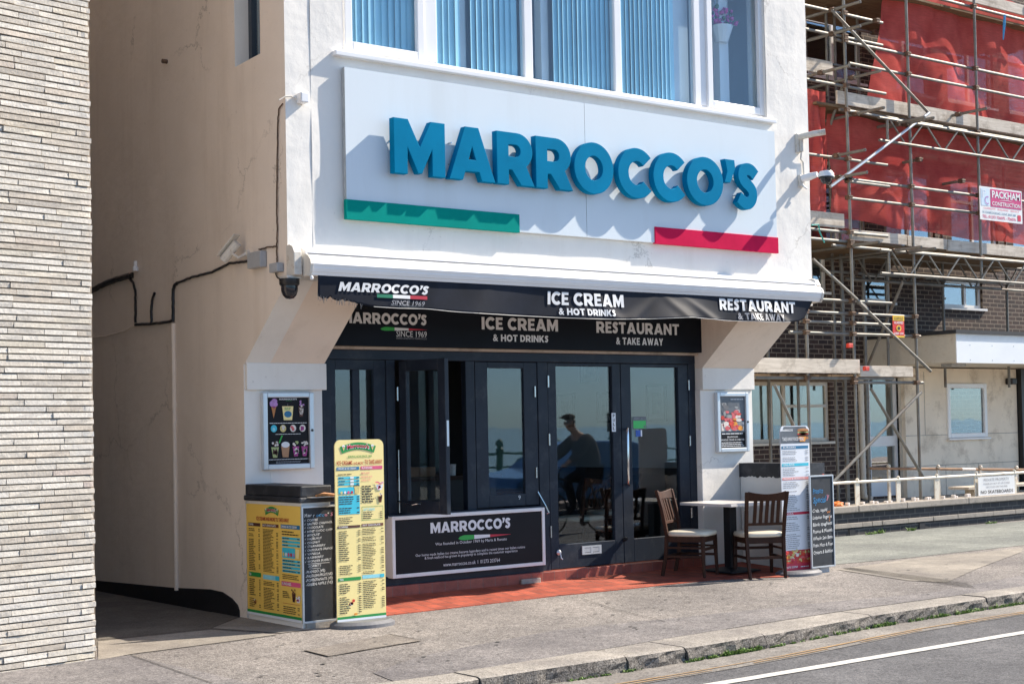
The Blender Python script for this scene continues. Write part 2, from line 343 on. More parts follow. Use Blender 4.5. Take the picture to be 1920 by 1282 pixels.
# ------------------------------------------------------------------ mesh helpers
WL = {}                                                    # world location of every object's origin
def wl(o): return WL.get(o.name, Vector((0, 0, 0)))
class MB:
    def __init__(s): s.v, s.f = [], []
    def add(s, vs, fs):
        o = len(s.v); s.v += [tuple(p) for p in vs]; s.f += [tuple(i+o for i in f) for f in fs]; return s
    def box(s, x0, y0, z0, x1, y1, z1):
        if x0 > x1: x0, x1 = x1, x0
        if y0 > y1: y0, y1 = y1, y0
        if z0 > z1: z0, z1 = z1, z0
        return s.add([(x0,y0,z0),(x1,y0,z0),(x1,y1,z0),(x0,y1,z0),(x0,y0,z1),(x1,y0,z1),(x1,y1,z1),(x0,y1,z1)],
                     [(3,2,1,0),(4,5,6,7),(0,1,5,4),(1,2,6,5),(2,3,7,6),(3,0,4,7)])
    def quad(s, *p): return s.add(p, [tuple(range(len(p)))])
    def prism(s, pts, off):
        """extrude a planar outline along the vector off"""
        off = Vector(off); n = len(pts); a = [Vector(p) for p in pts]
        nrm = sum(((a[i]-a[0]).cross(a[(i+1) % n]-a[0]) for i in range(n)), Vector((0,0,0)))
        if nrm.dot(off) > 0: a.reverse()
        b = [p+off for p in a]
        return s.add(a+b, [tuple(range(n)), tuple(range(2*n-1, n-1, -1))]+[(i, n+i, n+(i+1) % n, (i+1) % n) for i in range(n)])
    def yz(s, pts, x0, x1): return s.prism([(x0, p[0], p[1]) for p in pts], (x1-x0, 0, 0))
    def xz(s, pts, y0, y1): return s.prism([(p[0], y0, p[1]) for p in pts], (0, y1-y0, 0))
    def tube(s, p0, p1, r, n=8, r1=None, cap=True):
        p0, p1 = Vector(p0), Vector(p1); d = (p1-p0).normalized()
        a = d.orthogonal().normalized(); b = d.cross(a); r1 = r if r1 is None else r1
        vs = [p0+(a*math.cos(t)+b*math.sin(t))*r for t in (2*math.pi*i/n for i in range(n))]+[p1+(a*math.cos(t)+b*math.sin(t))*r1 for t in (2*math.pi*i/n for i in range(n))]
        fs = [(i, (i+1) % n, n+(i+1) % n, n+i) for i in range(n)]
        if cap: fs += [tuple(range(n-1, -1, -1)), tuple(range(n, 2*n))]
        return s.add(vs, fs)
    def path(s, pts, r, n=8):
        """a tube along a polyline, r may be a list"""
        pts = [Vector(p) for p in pts]; k = len(pts); rs = r if isinstance(r, (list, tuple)) else [r]*k
        d0 = (pts[1]-pts[0]).normalized(); a = d0.orthogonal().normalized(); vs = []
        for i in range(k):
            d = (pts[min(i+1, k-1)]-pts[max(i-1, 0)]).normalized()
            a = (a-d*a.dot(d)).normalized(); b = d.cross(a)
            vs += [pts[i]+(a*math.cos(2*math.pi*j/n)+b*math.sin(2*math.pi*j/n))*rs[i] for j in range(n)]
        fs = [(i*n+j, i*n+(j+1) % n, (i+1)*n+(j+1) % n, (i+1)*n+j) for i in range(k-1) for j in range(n)]
        return s.add(vs, fs+[tuple(range(n-1, -1, -1)), tuple(range((k-1)*n, k*n))])
    def lathe(s, prof, c, n=20, axis='Z'):
        vs = []
        for r, h in prof:
            for j in range(n):
                t = 2*math.pi*j/n; p = (r*math.cos(t), r*math.sin(t), h)
                if axis == 'Y': p = (p[0], -p[2], p[1])
                vs.append((c[0]+p[0], c[1]+p[1], c[2]+p[2]))
        k = len(prof)
        fs = [(i*n+j, i*n+(j+1) % n, (i+1)*n+(j+1) % n, (i+1)*n+j) for i in range(k-1) for j in range(n)]
        return s.add(vs, fs+[tuple(range(n-1, -1, -1)), tuple(range((k-1)*n, k*n))])
    def obox(s, c, ux, uy, uz):
        """box centred on c with half-extent vectors"""
        c, ux, uy, uz = map(Vector, (c, ux, uy, uz)); o = len(s.v)
        vs = [c+ux*a+uy*b+uz*d for d in (-1, 1) for a, b in ((-1,-1),(1,-1),(1,1),(-1,1))]
        return s.add(vs, [(3,2,1,0),(4,5,6,7),(0,1,5,4),(1,2,6,5),(2,3,7,6),(3,0,4,7)])
    def blob(s, c, r, n=10, m=7, jit=0.):
        vs, fs = [], []
        for i in range(m+1):
            ph = math.pi*i/m
            for j in range(n):
                t = 2*math.pi*j/n; k = 1+U(-jit, jit)
                vs.append((c[0]+r[0]*k*math.sin(ph)*math.cos(t), c[1]+r[1]*k*math.sin(ph)*math.sin(t), c[2]+r[2]*k*math.cos(ph)))
        fs = [(i*n+j, (i+1)*n+j, (i+1)*n+(j+1) % n, i*n+(j+1) % n) for i in range(m) for j in range(n)]
        return s.add(vs, fs)
    def build(s, name, m, parent=None, local=False, bevel=0, smooth=False, mfn=None, seg=2):
        me = bpy.data.meshes.new(name)
        off = wl(parent) if (parent and not local) else Vector((0, 0, 0))
        me.from_pydata([(p[0]-off.x, p[1]-off.y, p[2]-off.z) for p in s.v], [], s.f)
        ms = m if isinstance(m, (list, tuple)) else [m]
        for q in ms: me.materials.append(M[q])
        me.validate(); me.update()
        if mfn:
            for p in me.polygons: p.material_index = mfn(p.normal, p.center)
        if smooth:
            for p in me.polygons: p.use_smooth = True
            if smooth != 'all':
                me.set_sharp_from_angle(angle=math.radians(40))
        o = bpy.data.objects.new(name, me); COL.objects.link(o)
        if parent: o.parent = parent
        WL[o.name] = off
        if bevel:
            b = o.modifiers.new('bevel', 'BEVEL'); b.width = bevel; b.segments = seg; b.limit_method = 'ANGLE'; b.angle_limit = math.radians(35)
        return o
def tag(o, label, cat, group=None):
    o['label'] = label; o['category'] = cat
    if group: o['group'] = group
    return o
def thing(name, label, cat, loc=(0, 0, 0), rotz=0, group=None):
    o = bpy.data.objects.new(name, None); COL.objects.link(o); o.empty_display_size = .2
    o.location = loc; o.rotation_euler = (0, 0, rotz); WL[o.name] = Vector(loc)
    return tag(o, label, cat, group)
def struct(o, kind='structure'): o['kind'] = kind; return o
def dup(root, loc, rotz, label=None, group=None):
    r = root.copy(); COL.objects.link(r); r.location = loc; r.rotation_euler = (0, 0, rotz); WL[r.name] = Vector(loc)
    if label: r['label'] = label
    if group: r['group'] = group
    for ch in list(root.children):
        c = ch.copy(); COL.objects.link(c); c.parent = r
        for g in list(ch.children):
            d = g.copy(); COL.objects.link(d); d.parent = c
    return r

# ------------------------------------------------------------------ lettering
_tc = {}
def text_mesh(body, bold=0.0, shear=0.0):
    """outline lettering as 2-D triangles (x, z), cached"""
    k = (body, bold, shear)
    if k in _tc: return _tc[k]
    cu = bpy.data.curves.new('lettering', 'FONT'); cu.body = body; cu.offset = bold; cu.shear = shear; cu.resolution_u = 2; cu.fill_mode = 'FRONT'
    o = bpy.data.objects.new('lettering', cu); me = o.to_mesh()
    v = [(p.co.x, p.co.y) for p in me.vertices]; f = [tuple(p.vertices) for p in me.polygons]
    o.to_mesh_clear(); bpy.data.objects.remove(o); bpy.data.curves.remove(cu)
    _tc[k] = (v, f); return _tc[k]
def arc(cx, cy, rx, ry, a0, a1, n=14):
    return [(cx+rx*math.cos(math.radians(a0+(a1-a0)*i/n)), cy+ry*math.sin(math.radians(a0+(a1-a0)*i/n))) for i in range(n+1)]
def spline(pts, k=6):
    o = []
    for i in range(len(pts)-1):
        p0, p1, p2, p3 = pts[max(i-1, 0)], pts[i], pts[i+1], pts[min(i+2, len(pts)-1)]
        for j in range(k):
            t = j/k
            o.append(tuple(.5*((2*p1[d])+(-p0[d]+p2[d])*t+(2*p0[d]-5*p1[d]+4*p2[d]-p3[d])*t*t+(-p0[d]+3*p1[d]-3*p2[d]+p3[d])*t**3) for d in (0, 1)))
    return o+[pts[-1]]
def stroke(pts, hw):
    L_, R_ = [], []
    for i in range(len(pts)):
        a, b = pts[max(i-1, 0)], pts[min(i+1, len(pts)-1)]
        dx, dy = b[0]-a[0], b[1]-a[1]; l = math.hypot(dx, dy) or 1
        L_.append((pts[i][0]-dy/l*hw, pts[i][1]+dx/l*hw)); R_.append((pts[i][0]+dy/l*hw, pts[i][1]-dx/l*hw))
    return L_+R_[::-1]
GLYPH = {   # width, loops (cap height 1) of a heavy geometric capital
 'M': (1.12, [[(0,0),(0,1),(.30,1),(.56,.50),(.82,1),(1.12,1),(1.12,0),(.84,0),(.84,.52),(.60,.03),(.52,.03),(.28,.52),(.28,0)]]),
 'A': (1.05, [[(0,0),(.375,1),(.675,1),(1.05,0),(.75,0),(.69,.17),(.36,.17),(.30,0)], [(.43,.38),(.62,.38),(.525,.66)]]),
 'R': (.92, [[(0,0),(0,1)]+arc(.50,.655,.38,.345,90,-55)+[(.92,0),(.60,0),(.37,.29),(.28,.29),(.28,0)], [(.28,.78)]+arc(.47,.655,.12,.125,90,-90,8)+[(.28,.53)]]),
 'O': (1.03, [arc(.515,.5,.515,.515,0,352,44), arc(.515,.5,.24,.255,0,352,32)]),
 'C': (.90, [arc(.515,.5,.515,.515,42,318,36)+arc(.515,.5,.24,.255,318,42,26)]),
 "'": (.36, [[(.05,1.03),(.34,1.03),(.36,.86),(.20,.54),(.03,.54),(.12,.78)]]),
 'S': (.62, [stroke(spline([(.565,.755),(.45,.85),(.32,.875),(.19,.83),(.15,.71),(.22,.60),(.36,.505),(.46,.40),(.46,.25),(.36,.14),(.22,.125),(.04,.235)]), .128)]),
}
GLYPH.update({
 'I': (.27, [[(0,0),(0,1),(.27,1),(.27,0)]]),
 'E': (.68, [[(0,0),(0,1),(.66,1),(.66,.79),(.26,.79),(.26,.605),(.61,.605),(.61,.40),(.26,.40),(.26,.21),(.68,.21),(.68,0)]]),
 'T': (.80, [[(.27,0),(.27,.785),(0,.785),(0,1),(.80,1),(.80,.785),(.53,.785),(.53,0)]]),
 'N': (.94, [[(0,0),(0,1),(.25,1),(.68,.42),(.68,1),(.94,1),(.94,0),(.70,0),(.26,.60),(.26,0)]]),
 'H': (.90, [[(0,0),(0,1),(.26,1),(.26,.62),(.64,.62),(.64,1),(.9,1),(.9,0),(.64,0),(.64,.39),(.26,.39),(.26,0)]]),
 'U': (.88, [[(0,1)]+arc(.44,.42,.44,.44,180,360)+[(.88,1),(.62,1)]+arc(.44,.42,.18,.20,0,-180)+[(.26,1)]]),
 'D': (.88, [[(0,0),(0,1),(.38,1)]+arc(.38,.5,.50,.5,90,-90), [(.26,.78)]+arc(.38,.5,.24,.28,90,-90)+[(.26,.22)]]),
 'K': (.92, [[(0,0),(0,1),(.26,1),(.26,.60),(.58,1),(.90,1),(.54,.56),(.92,0),(.61,0),(.36,.37),(.26,.255),(.26,0)]]),
 'W': (1.36, [[(0,1),(.28,1),(.44,.42),(.60,1),(.78,1),(.94,.42),(1.10,1),(1.36,1),(1.06,0),(.83,0),(.68,.52),(.53,0),(.30,0)]]),
 'Y': (.90, [[(0,1),(.30,1),(.45,.64),(.60,1),(.90,1),(.58,.37),(.58,0),(.32,0),(.32,.37)]]),
})
def curve_mesh(loops, depth=0., bev=0.):
    cu = bpy.data.curves.new('outline', 'CURVE'); cu.dimensions = '2D'; cu.fill_mode = 'BOTH'; cu.extrude = depth/2; cu.bevel_depth = bev; cu.bevel_resolution = 1
    for lp in loops:
        sp = cu.splines.new('POLY'); sp.points.add(len(lp)-1); sp.use_cyclic_u = True
        for p, q in zip(sp.points, lp): p.co = (q[0], q[1], 0, 1)
    o = bpy.data.objects.new('outline', cu); me = o.to_mesh()
    v = [tuple(p.co) for p in me.vertices]; f = [tuple(p.vertices) for p in me.polygons]
    o.to_mesh_clear(); bpy.data.objects.remove(o); bpy.data.curves.remove(cu)
    return v, f
_wm = None
def wordmark():
    global _wm
    if _wm is None:
        V, F, x = [], [], 0
        for ch in "MARROCCO'S":
            wd, loops = GLYPH[ch]; v, f = curve_mesh(loops); o = len(V)
            V += [(p[0]+x, p[1]) for p in v]; F += [tuple(i+o for i in q) for q in f]; x += wd+(.02 if ch in "O'" else .075)
        _wm = (V, F)
    return _wm
_hv = {}
def heavy(body):
    if body not in _hv:
        V, F, x = [], [], 0
        for ch in body:
            if ch == ' ': x += .38; continue
            if ch == '&':
                v, f = text_mesh('&', .02); ya, yb = min(p[1] for p in v), max(p[1] for p in v); k = 1/(yb-ya); xa = min(p[0] for p in v)
                v = [((p[0]-xa)*k, (p[1]-ya)*k) for p in v]; wd = max(p[0] for p in v)
            else:
                wd, loops = GLYPH[ch]; v, f = curve_mesh(loops)
            o = len(V); V += [(p[0]+x, p[1]) for p in v]; F += [tuple(i+o for i in q) for q in f]; x += wd+.10
        _hv[body] = (V, F)
    return _hv[body]
class Panel:
    """printing on a flat face: u along ux, v along uz (metres from the lower left corner); layers sit proud by steps"""
    def __init__(s, origin, ux, uz, warp=None):
        s.o, s.ux, s.uz = Vector(origin), Vector(ux).normalized(), Vector(uz).normalized()
        s.n = s.ux.cross(s.uz).normalized(); s.parts = {}; s.warp = warp
    def put(s, pts, faces, part, m, layer):
        mb = s.parts.setdefault((part, m), MB())
        vs = []
        for u, v in pts:
            d = .0016*layer+(s.warp(u, v) if s.warp else 0)
            vs.append(s.o+s.ux*u+s.uz*v+s.n*d)
        mb.add(vs, faces)
    def text(s, body, u0, u1, v0, v1, part='lettering', m='text_white', bold=0., layer=2, shear=0.):
        V, F = wordmark() if body == '@' else heavy(body[1:]) if body[0] == '#' else text_mesh(body, bold, shear)
        if not V: return
        if shear and body == '@': V = [(a+shear*b, b) for a, b in V]
        xa, xb = min(p[0] for p in V), max(p[0] for p in V); ya, yb = min(p[1] for p in V), max(p[1] for p in V)
        s.put([(u0+(p[0]-xa)/(xb-xa)*(u1-u0), v0+(p[1]-ya)/(yb-ya)*(v1-v0)) for p in V], F, part, m, layer)
    def rect(s, u0, u1, v0, v1, part, m, layer=1):
        s.put([(u0, v0), (u1, v0), (u1, v1), (u0, v1)], [(0, 1, 2, 3)], part, m, layer)
    def poly(s, pts, part, m, layer=1): s.put(pts, [tuple(range(len(pts)))], part, m, layer)
    def ell(s, cu, cv, ru, rv, part, m, layer=2, n=16): s.poly(arc(cu, cv, ru, rv, 0, 360-360/n, n-1), part, m, layer)
    def rows(s, u0, u1, v0, v1, n, part, m, fill=.7, h=.42, price=True, layer=2, vary=.35):
        """rows of print too small to read: broken into words of uneven length"""
        lh = (v1-v0)/n
        for i in range(n):
            vb = v1-(i+1)*lh+lh*.25; u = u0; end = u0+(u1-u0)*fill*U(1-vary, 1.0)
            if U(0, 1) < .08: continue
            while u < end:
                wd = U(.9, 3.2)*lh*.9
                s.rect(u, min(u+wd, end), vb, vb+lh*h, part, m, layer); u += wd+lh*.28
            if price and U(0, 1) < .75: s.rect(u1-(u1-u0)*.12, u1, vb, vb+lh*h, part, m, layer)
    def finish(s, parent):
        return [mb.build(part, m, parent) for (part, m), mb in s.parts.items()]
def pbox(xl, xr, yt, yb, Y):
    """photo pixel box on the plane Y -> x0, x1, z0, z1"""
    ym = (yt+yb)/2; a = PX(xl, ym, Y=Y); b = PX(xr, ym, Y=Y)
    return a.x, b.x
# ------------------------------------------------------------------ ground
ground = MB().quad((-60, -19, -.9), (3000, -19, -.9), (3000, 3000, -.9), (-60, 3000, -.9)).build('ground', 'ground_far'); struct(ground)
gb = MB().quad((-3000, -19, -.91), (-60, -19, -.91), (-60, 3000, -.91), (-3000, 3000, -.91)).build('ground', 'ground_far'); struct(gb)
kerb_front = [(-14, -3.30), (-.4, -3.235), (1.5, -3.19), (2.4, -3.13), (3.9, -2.95), (6.2, -2.88), (9, -2.86), (26, -2.9), (60, -2.9)]
kerb_back = [(-14, -2.95), (-.1, -2.92), (.74, -2.85), (1.28, -2.80), (1.8, -2.74), (2.6, -2.68), (4.0, -2.60), (6.5, -2.60), (9, -2.58), (26, -2.6), (60, -2.6)]
def lerp_y(poly, x):
    for (a, b), (c, d) in zip(poly, poly[1:]):
        if a <= x <= c: return b+(d-b)*(x-a)/(c-a)
    return poly[-1][1]
pv = MB()
xs = [-14, -8, -4, -2, -1, -.1, .74, 1.28, 1.8, 2.6, 3.3, 4.0, 5, 6.5, 9, 14, 26, 60]
for a, b in zip(xs, xs[1:]):
    pv.quad((a, lerp_y(kerb_back, a), 0), (b, lerp_y(kerb_back, b), 0), (b, 14, 0), (a, 14, 0))
struct(pv.build('pavement', 'pavement_aggregate'))
def sheet(name, px, m, z):
    p = [PX(x, y, Z=z) for x, y in px]
    n = sum(((p[i]-p[0]).cross(p[(i+1) % len(p)]-p[0]) for i in range(len(p))), Vector((0, 0, 0)))
    if n.z < 0: p.reverse()
    return MB().quad(*p)
def sheet_xy(pts, z): return MB().quad(*[(a, b, z) for a, b in pts])
A = lambda x, y: tuple(PX(x, y, Z=0))[:2]
# grey tarmac in front of the stone building
q1, q2 = A(245, 1229), A(398, 1282)
dx, dy = q2[0]-q1[0], q2[1]-q1[1]; e = (q1[0]+dx*3.4, q1[1]+dy*3.4)
struct(sheet_xy([(-13, -2.94), (e[0], -2.93), q1, A(183, 1236), (-1.95, -.4), (-13, -2.2)][:0] or [(-13, -2.90), (max(e[0], -1.6), -2.92), q1, (-1.9, -.45), (-3.0, -.6), (-13, -2.2)], .004).build('tarmac_patch', 'tarmac_grey'))
# darker tarmac strip along the kerb, as a long repair
kb = [(x, lerp_y(kerb_back, x)+.004) for x in (-.9, -.1, .74, 1.28, 1.8, 2.6, 3.3, 4.0, 5, 6.5, 7.6)]
inner = [A(1920, 1078), A(1740, 1112), A(1560, 1128), A(1270, 1158), A(1050, 1180), A(900, 1208), A(780, 1232), A(700, 1262)]
struct(sheet_xy(kb+inner, .004).build('tarmac_strip', 'tarmac_grey'))
# paving slabs in the alley mouth, the inner one with its shade painted in
def slab(pts, z=.006): return sheet_xy([A(*p) for p in pts], z)
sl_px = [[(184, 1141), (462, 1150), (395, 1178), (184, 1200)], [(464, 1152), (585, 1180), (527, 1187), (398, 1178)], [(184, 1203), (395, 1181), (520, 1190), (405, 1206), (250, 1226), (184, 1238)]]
for p, q_ in zip(sl_px, ('shaded_concrete', 'slab_concrete', 'slab_concrete')): struct(slab(p).build('paving_slab', q_))
struct(sheet_xy([(-2.0, .05), (-.01, .15), (-.01, 9), (-2.0, 9)], .003).build('alley_floor', 'shaded_concrete'))
struct(sheet_xy([A(570, 1220), A(735, 1189), A(790, 1202), A(615, 1231)], .007).build('trench_cover', 'cover_concrete'))
mb = MB()
for a, b in (((566, 1219), (618, 1232)), ((618, 1232), (700, 1216)), ((700, 1216), (792, 1202)), ((725, 1189), (790, 1201)), ((245, 1229), (398, 1282)), ((100, 1160), (184, 1140)), ((1095, 1124), (1150, 1142)), ((1150, 1142), (1195, 1153)), ((1195, 1153), (1247, 1166)), ((184, 1201), (395, 1179)), ((395, 1179), (527, 1188)), ((395, 1179), (463, 1151)), ((250, 1227), (405, 1207)), ((405, 1207), (520, 1191))):
    p, q = Vector((*A(*a), .009)), Vector((*A(*b), .009)); d = (q-p).normalized(); n = Vector((-d.y, d.x, 0))*.004
    mb.quad(p-n, q-n, q+n, p+n)
struct(mb.build('joint_lines', 'moss_black'))
# green-grey and pale patches in front of the neighbour
struct(sheet_xy([A(1561, 1004), A(1920, 977), (17.5, 2.75), (17.5, 1.2), A(1920, 1022), A(1700, 1046), A(1568, 1058), A(1530, 1060)], .004).build('tarmac_patch', 'tarmac_green'))
struct(sheet_xy([A(1570, 1068), A(1700, 1049), A(1918, 1027), A(1915, 1035), A(1830, 1067), A(1775, 1092), A(1700, 1088)], .005).build('concrete_patch', 'slab_concrete'))
gr = MB()
for i in range(6):
    a0, a1 = Vector((*A(1578+i*3.6, 1066-i*.2), .010)), Vector((*A(1830+i*-3, 1104-i*2.2), .010)); d = (a1-a0).normalized(); n = Vector((-d.y, d.x, 0))*.007
    gr.quad(a0-n, a1-n, a1+n, a0+n)
dg = gr.build('drain_channel', 'moss_black'); tag(dg, 'long slotted drain channel set across the pavement towards the kerb', 'drain')
gm = MB()
for i in range(150):
    x, y = U(-1.5, 9), U(-2.5, -.5); r_ = U(.008, .022); n = 9; k = [U(.7, 1.2) for _ in range(n)]
    gm.quad(*[(x+r_*k[j]*math.cos(6.283*j/n), y+r_*k[j]*math.sin(6.283*j/n), .0085+.00001*i) for j in range(n)])
struct(gm.build('gum_spots', 'gum_grey'))
# road
RZ = -.11
rm = MB(); rm.quad((-80, -11.8, RZ), (80, -11.8, RZ), (80, -2.6, RZ), (-80, -2.6, RZ)); struct(rm.build('road', 'road_asphalt'))
gx = [-14, -.4, .8, 1.5, 2.4, 3.2, 3.9, 5, 6.2, 9, 26]
g = MB()
for a, b in zip(gx, gx[1:]):
    g.quad((a, lerp_y(kerb_front, a)-.43, RZ+.004), (b, lerp_y(kerb_front, b)-.43, RZ+.004), (b, lerp_y(kerb_front, b)+.1, RZ+.004), (a, lerp_y(kerb_front, a)+.1, RZ+.004))
struct(g.build('gutter', 'gutter_concrete'))
y_ = MB(); wlm = MB()
for i in range(-24, 60):
    a, b = i*.45, (i+1)*.45
    if a < -13: continue
    for o in ((.325, .348), (.385, .405)):
        if U(0, 1) < .12: continue
        ja, jb = U(-.006, .006), U(-.006, .006)
        y_.quad((a, lerp_y(kerb_front, a)-o[1]+ja, RZ+.009), (b, lerp_y(kerb_front, b)-o[1]+ja, RZ+.009), (b, lerp_y(kerb_front, b)-o[0]+jb, RZ+.009), (a, lerp_y(kerb_front, a)-o[0]+jb, RZ+.009))
    wlm.quad((a, -4.05+U(-.004, .004), RZ+.006), (b, -4.05+U(-.004, .004), RZ+.006), (b, -3.945+U(-.004, .004), RZ+.006), (a, -3.945+U(-.004, .004), RZ+.006))
struct(y_.build('yellow_line', 'line_yellow')); struct(wlm.build('white_line', 'line_white'))
# kerb stones: one course, stones of uneven length with open joints and a rough face
kj = [-14, -9, -4.2, -1.75, -.42, .895, 1.49, 2.40, 3.90, 5.6, 7.3, 9.2, 11, 13, 15, 18, 22, 27]
kt = MB()
for a, b in zip(kj, kj[1:]):
    n = max(4, int((b-a)/.09)) if -2 < a < 9 else 4
    a_, b_ = a+.007, b-.007; dz = U(-.006, .006)
    rows = []
    for i in range(n+1):
        x = a_+(b_-a_)*i/n; yf = lerp_y(kerb_front, x); yb = lerp_y(kerb_back, x); rr = .022*(1 if n > 4 else 0)
        edge = 1 if i in (0, n) else 0
        rows.append([(x, yb+.002, .006+dz), (x, yf+.045+.006*edge, .006+dz), (x, yf+.012+.012*edge, -.004+dz), (x, yf+U(-.3, 1)*rr+.004*edge, -.035), (x, yf+U(-.7, 1)*rr, -.075), (x, yf+U(-.4, .6)*rr, RZ-.02)])
    vs = [p for r in rows for p in r]; m_ = 6
    fs = [(i*m_+j, i*m_+j+1, (i+1)*m_+j+1, (i+1)*m_+j) for i in range(n) for j in range(m_-1)]
    fs += [tuple(range(m_))[::-1], tuple(n*m_+j for j in range(m_))]
    kt.add(vs, [f[::-1] for f in fs])
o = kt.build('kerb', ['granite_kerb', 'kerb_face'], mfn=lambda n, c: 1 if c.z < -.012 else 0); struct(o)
import bmesh
def fix_normals(o):
    bm = bmesh.new(); bm.from_mesh(o.data); bmesh.ops.recalc_face_normals(bm, faces=bm.faces); bm.to_mesh(o.data); bm.free()
fix_normals(o)
kj_ = MB()
for x in kj[1:-1]: kj_.box(x-.02, lerp_y(kerb_front, x)+.03, -.1, x+.02, lerp_y(kerb_back, x), -.012)
struct(kj_.build('kerb_joints', 'moss_black'))
# weeds and moss at the foot of the kerb
wd = MB()
def tuft(x, y, z, n, h):
    for i in range(n):
        a = U(0, 6.28); L_ = U(.3, 1)*h; p = Vector((x+U(-.03, .03), y+U(-.012, .012), z)); d = Vector((math.cos(a), math.sin(a), 0)); s_ = Vector((-d.y, d.x, 0))*U(.003, .009)
        up = Vector((0, 0, 1)); t = p+d*L_*.6+up*L_*U(.3, .9); mid = p+d*L_*.25+up*L_*.45
        wd.add([p-s_*.4, p+s_*.4, mid+s_, mid-s_, t], [(0, 1, 2, 3), (3, 2, 4)])
for x0, x1, k, h in ((.85, 1.0, 10, .035), (1.45, 2.35, 46, .05), (1.9, 2.3, 40, .065), (2.4, 3.3, 22, .035), (3.35, 4.2, 40, .05), (3.9, 4.1, 12, .06), (4.4, 6.2, 70, .055), (.3, .7, 15, .03), (6.2, 9, 60, .05)):
    for i in range(k):
        x = U(x0, x1); tuft(x, lerp_y(kerb_front, x)-.012, RZ+.004, 7, h)
for x, y, h in ((12.0, 2.9, .09), (11.3, 2.92, .10), (11.1, 2.9, .07), (14.0, 2.92, .06)):
    for i in range(9): tuft(x+U(-.12, .12), y, 0, 8, h)
o = wd.build('weeds', 'weed_green'); o['kind'] = 'stuff'; tag(o, 'small green weeds sprouting along the foot of the kerb', 'weeds')
# red quarry-tile apron, ramped up to the step
front_px = [(690, 1160), (735, 1153), (900, 1134), (1046, 1117), (1180, 1104), (1235, 1098), (1337, 1087.5), (1401, 1084), (1473, 1082)]
fp = [(.32, .02)]+[A(*p) for p in front_px[1:]]+[(6.24, -.30)]
bp = [(.32, .80)]+[(p[0], .80) for p in fp[1:-1]]+[(6.24, .80)]
ap = MB()
for i in range(len(fp)-1):
    a, b, c, d = fp[i], fp[i+1], bp[i+1], bp[i]
    ap.quad((a[0], a[1], .008), (b[0], b[1], .008), (c[0], c[1], .070), (d[0], d[1], .070))
    ap.quad((a[0], a[1], -.02), (b[0], b[1], -.02), (b[0], b[1], .008), (a[0], a[1], .008))
struct(ap.build('tiled_apron', 'quarry_tile'))
st = MB().box(.80, .80, -.02, 5.66, 1.02, .165); struct(st.build('tiled_step', 'riser_tile', bevel=.006))
MB().box(3.05, .775, .0, 3.30, .802, .115).build('broken_render', 'coping_stone', bevel=.01)['kind'] = 'structure'
# seafront across the road (seen in the glass)
struct(MB().box(-60, -19.5, -.6, 60, -11.8, .02).build('promenade', 'promenade_paving'))
struct(MB().quad((-400, -60, -3.2), (400, -60, -3.2), (400, -19.5, -2.4), (-400, -19.5, -2.4)).build('beach', 'shingle'))
struct(MB().quad((-6000, -9000, -3.0), (6000, -9000, -3.0), (6000, -50, -3.0), (-6000, -50, -3.0)).build('sea', 'sea_water'))
rl = thing('seafront_railing', 'turquoise cast iron seafront railing with knobbed posts along the promenade edge', 'railing', (0, -19, 0))
for i in range(-14, 18):
    x = i*2.0
    MB().lathe([(.12, .02), (.12, .25), (.085, .3), (.085, .95), (.11, 1.0), (.11, 1.08), (.06, 1.12), (.10, 1.2), (.08, 1.3), (.02, 1.34)], (x, -19, 0), 10).build('post', 'rail_turquoise', rl)
b = MB()
for z in (.25, .6, .95): b.tube((-28, -19, z), (34, -19, z), .03, 6)
b.build('rail', 'rail_turquoise', rl)
b = MB()
for i in range(-14, 17):
    x = i*2+1.0
    b.path([(x+.5*math.cos(t), -19, .6+.3*math.sin(t)) for t in (2*math.pi*k/16 for k in range(17))], .022, 5)
b.build('ring_panel', 'rail_turquoise', rl)
# ------------------------------------------------------------------ the cafe building
B = thing('cafe_building', 'white rendered corner cafe with an oversailing upper floor and navy shopfront', 'building', (0, 0, 0))
XR = 6.63
TOPZ = 11.0  # unseen upper height, raised to keep sky light out of the alley
# upper window opening
wx0, wx1 = PX(640, 60, Y=0).x, PX(1437, 200, Y=0).x
wz0 = PX(700, 108, Y=0).z
wz1 = 6.55
sideW = (.431, .905, 4.945)       # y0, y1, sill z of the window in the alley wall
mf = lambda n, c: 1 if n.x < -.5 else 0
wall = MB()
wall.yz([(0, 2.93), (.79, 2.262), (.82, 2.25), (.82, -.1), (9, -.1), (9, 4.90), (0, 4.90)], 0, .25)
wall.yz([(0, 4.90), (sideW[0], 4.90), (sideW[0], TOPZ), (0, TOPZ)], 0, .25)
wall.yz([(sideW[1], 4.90), (9, 4.90), (9, TOPZ), (sideW[1], TOPZ)], 0, .25)
wall.yz([(sideW[0], 4.90), (sideW[1], 4.90), (sideW[1], 4.925), (sideW[0], 4.95)], 0, .25)
wall.yz([(sideW[0], 6.6), (sideW[1], 6.6), (sideW[1], TOPZ), (sideW[0], TOPZ)], 0, .25)
o = wall.build('side_wall', ['front_plaster', 'side_plaster'], B, mfn=mf)
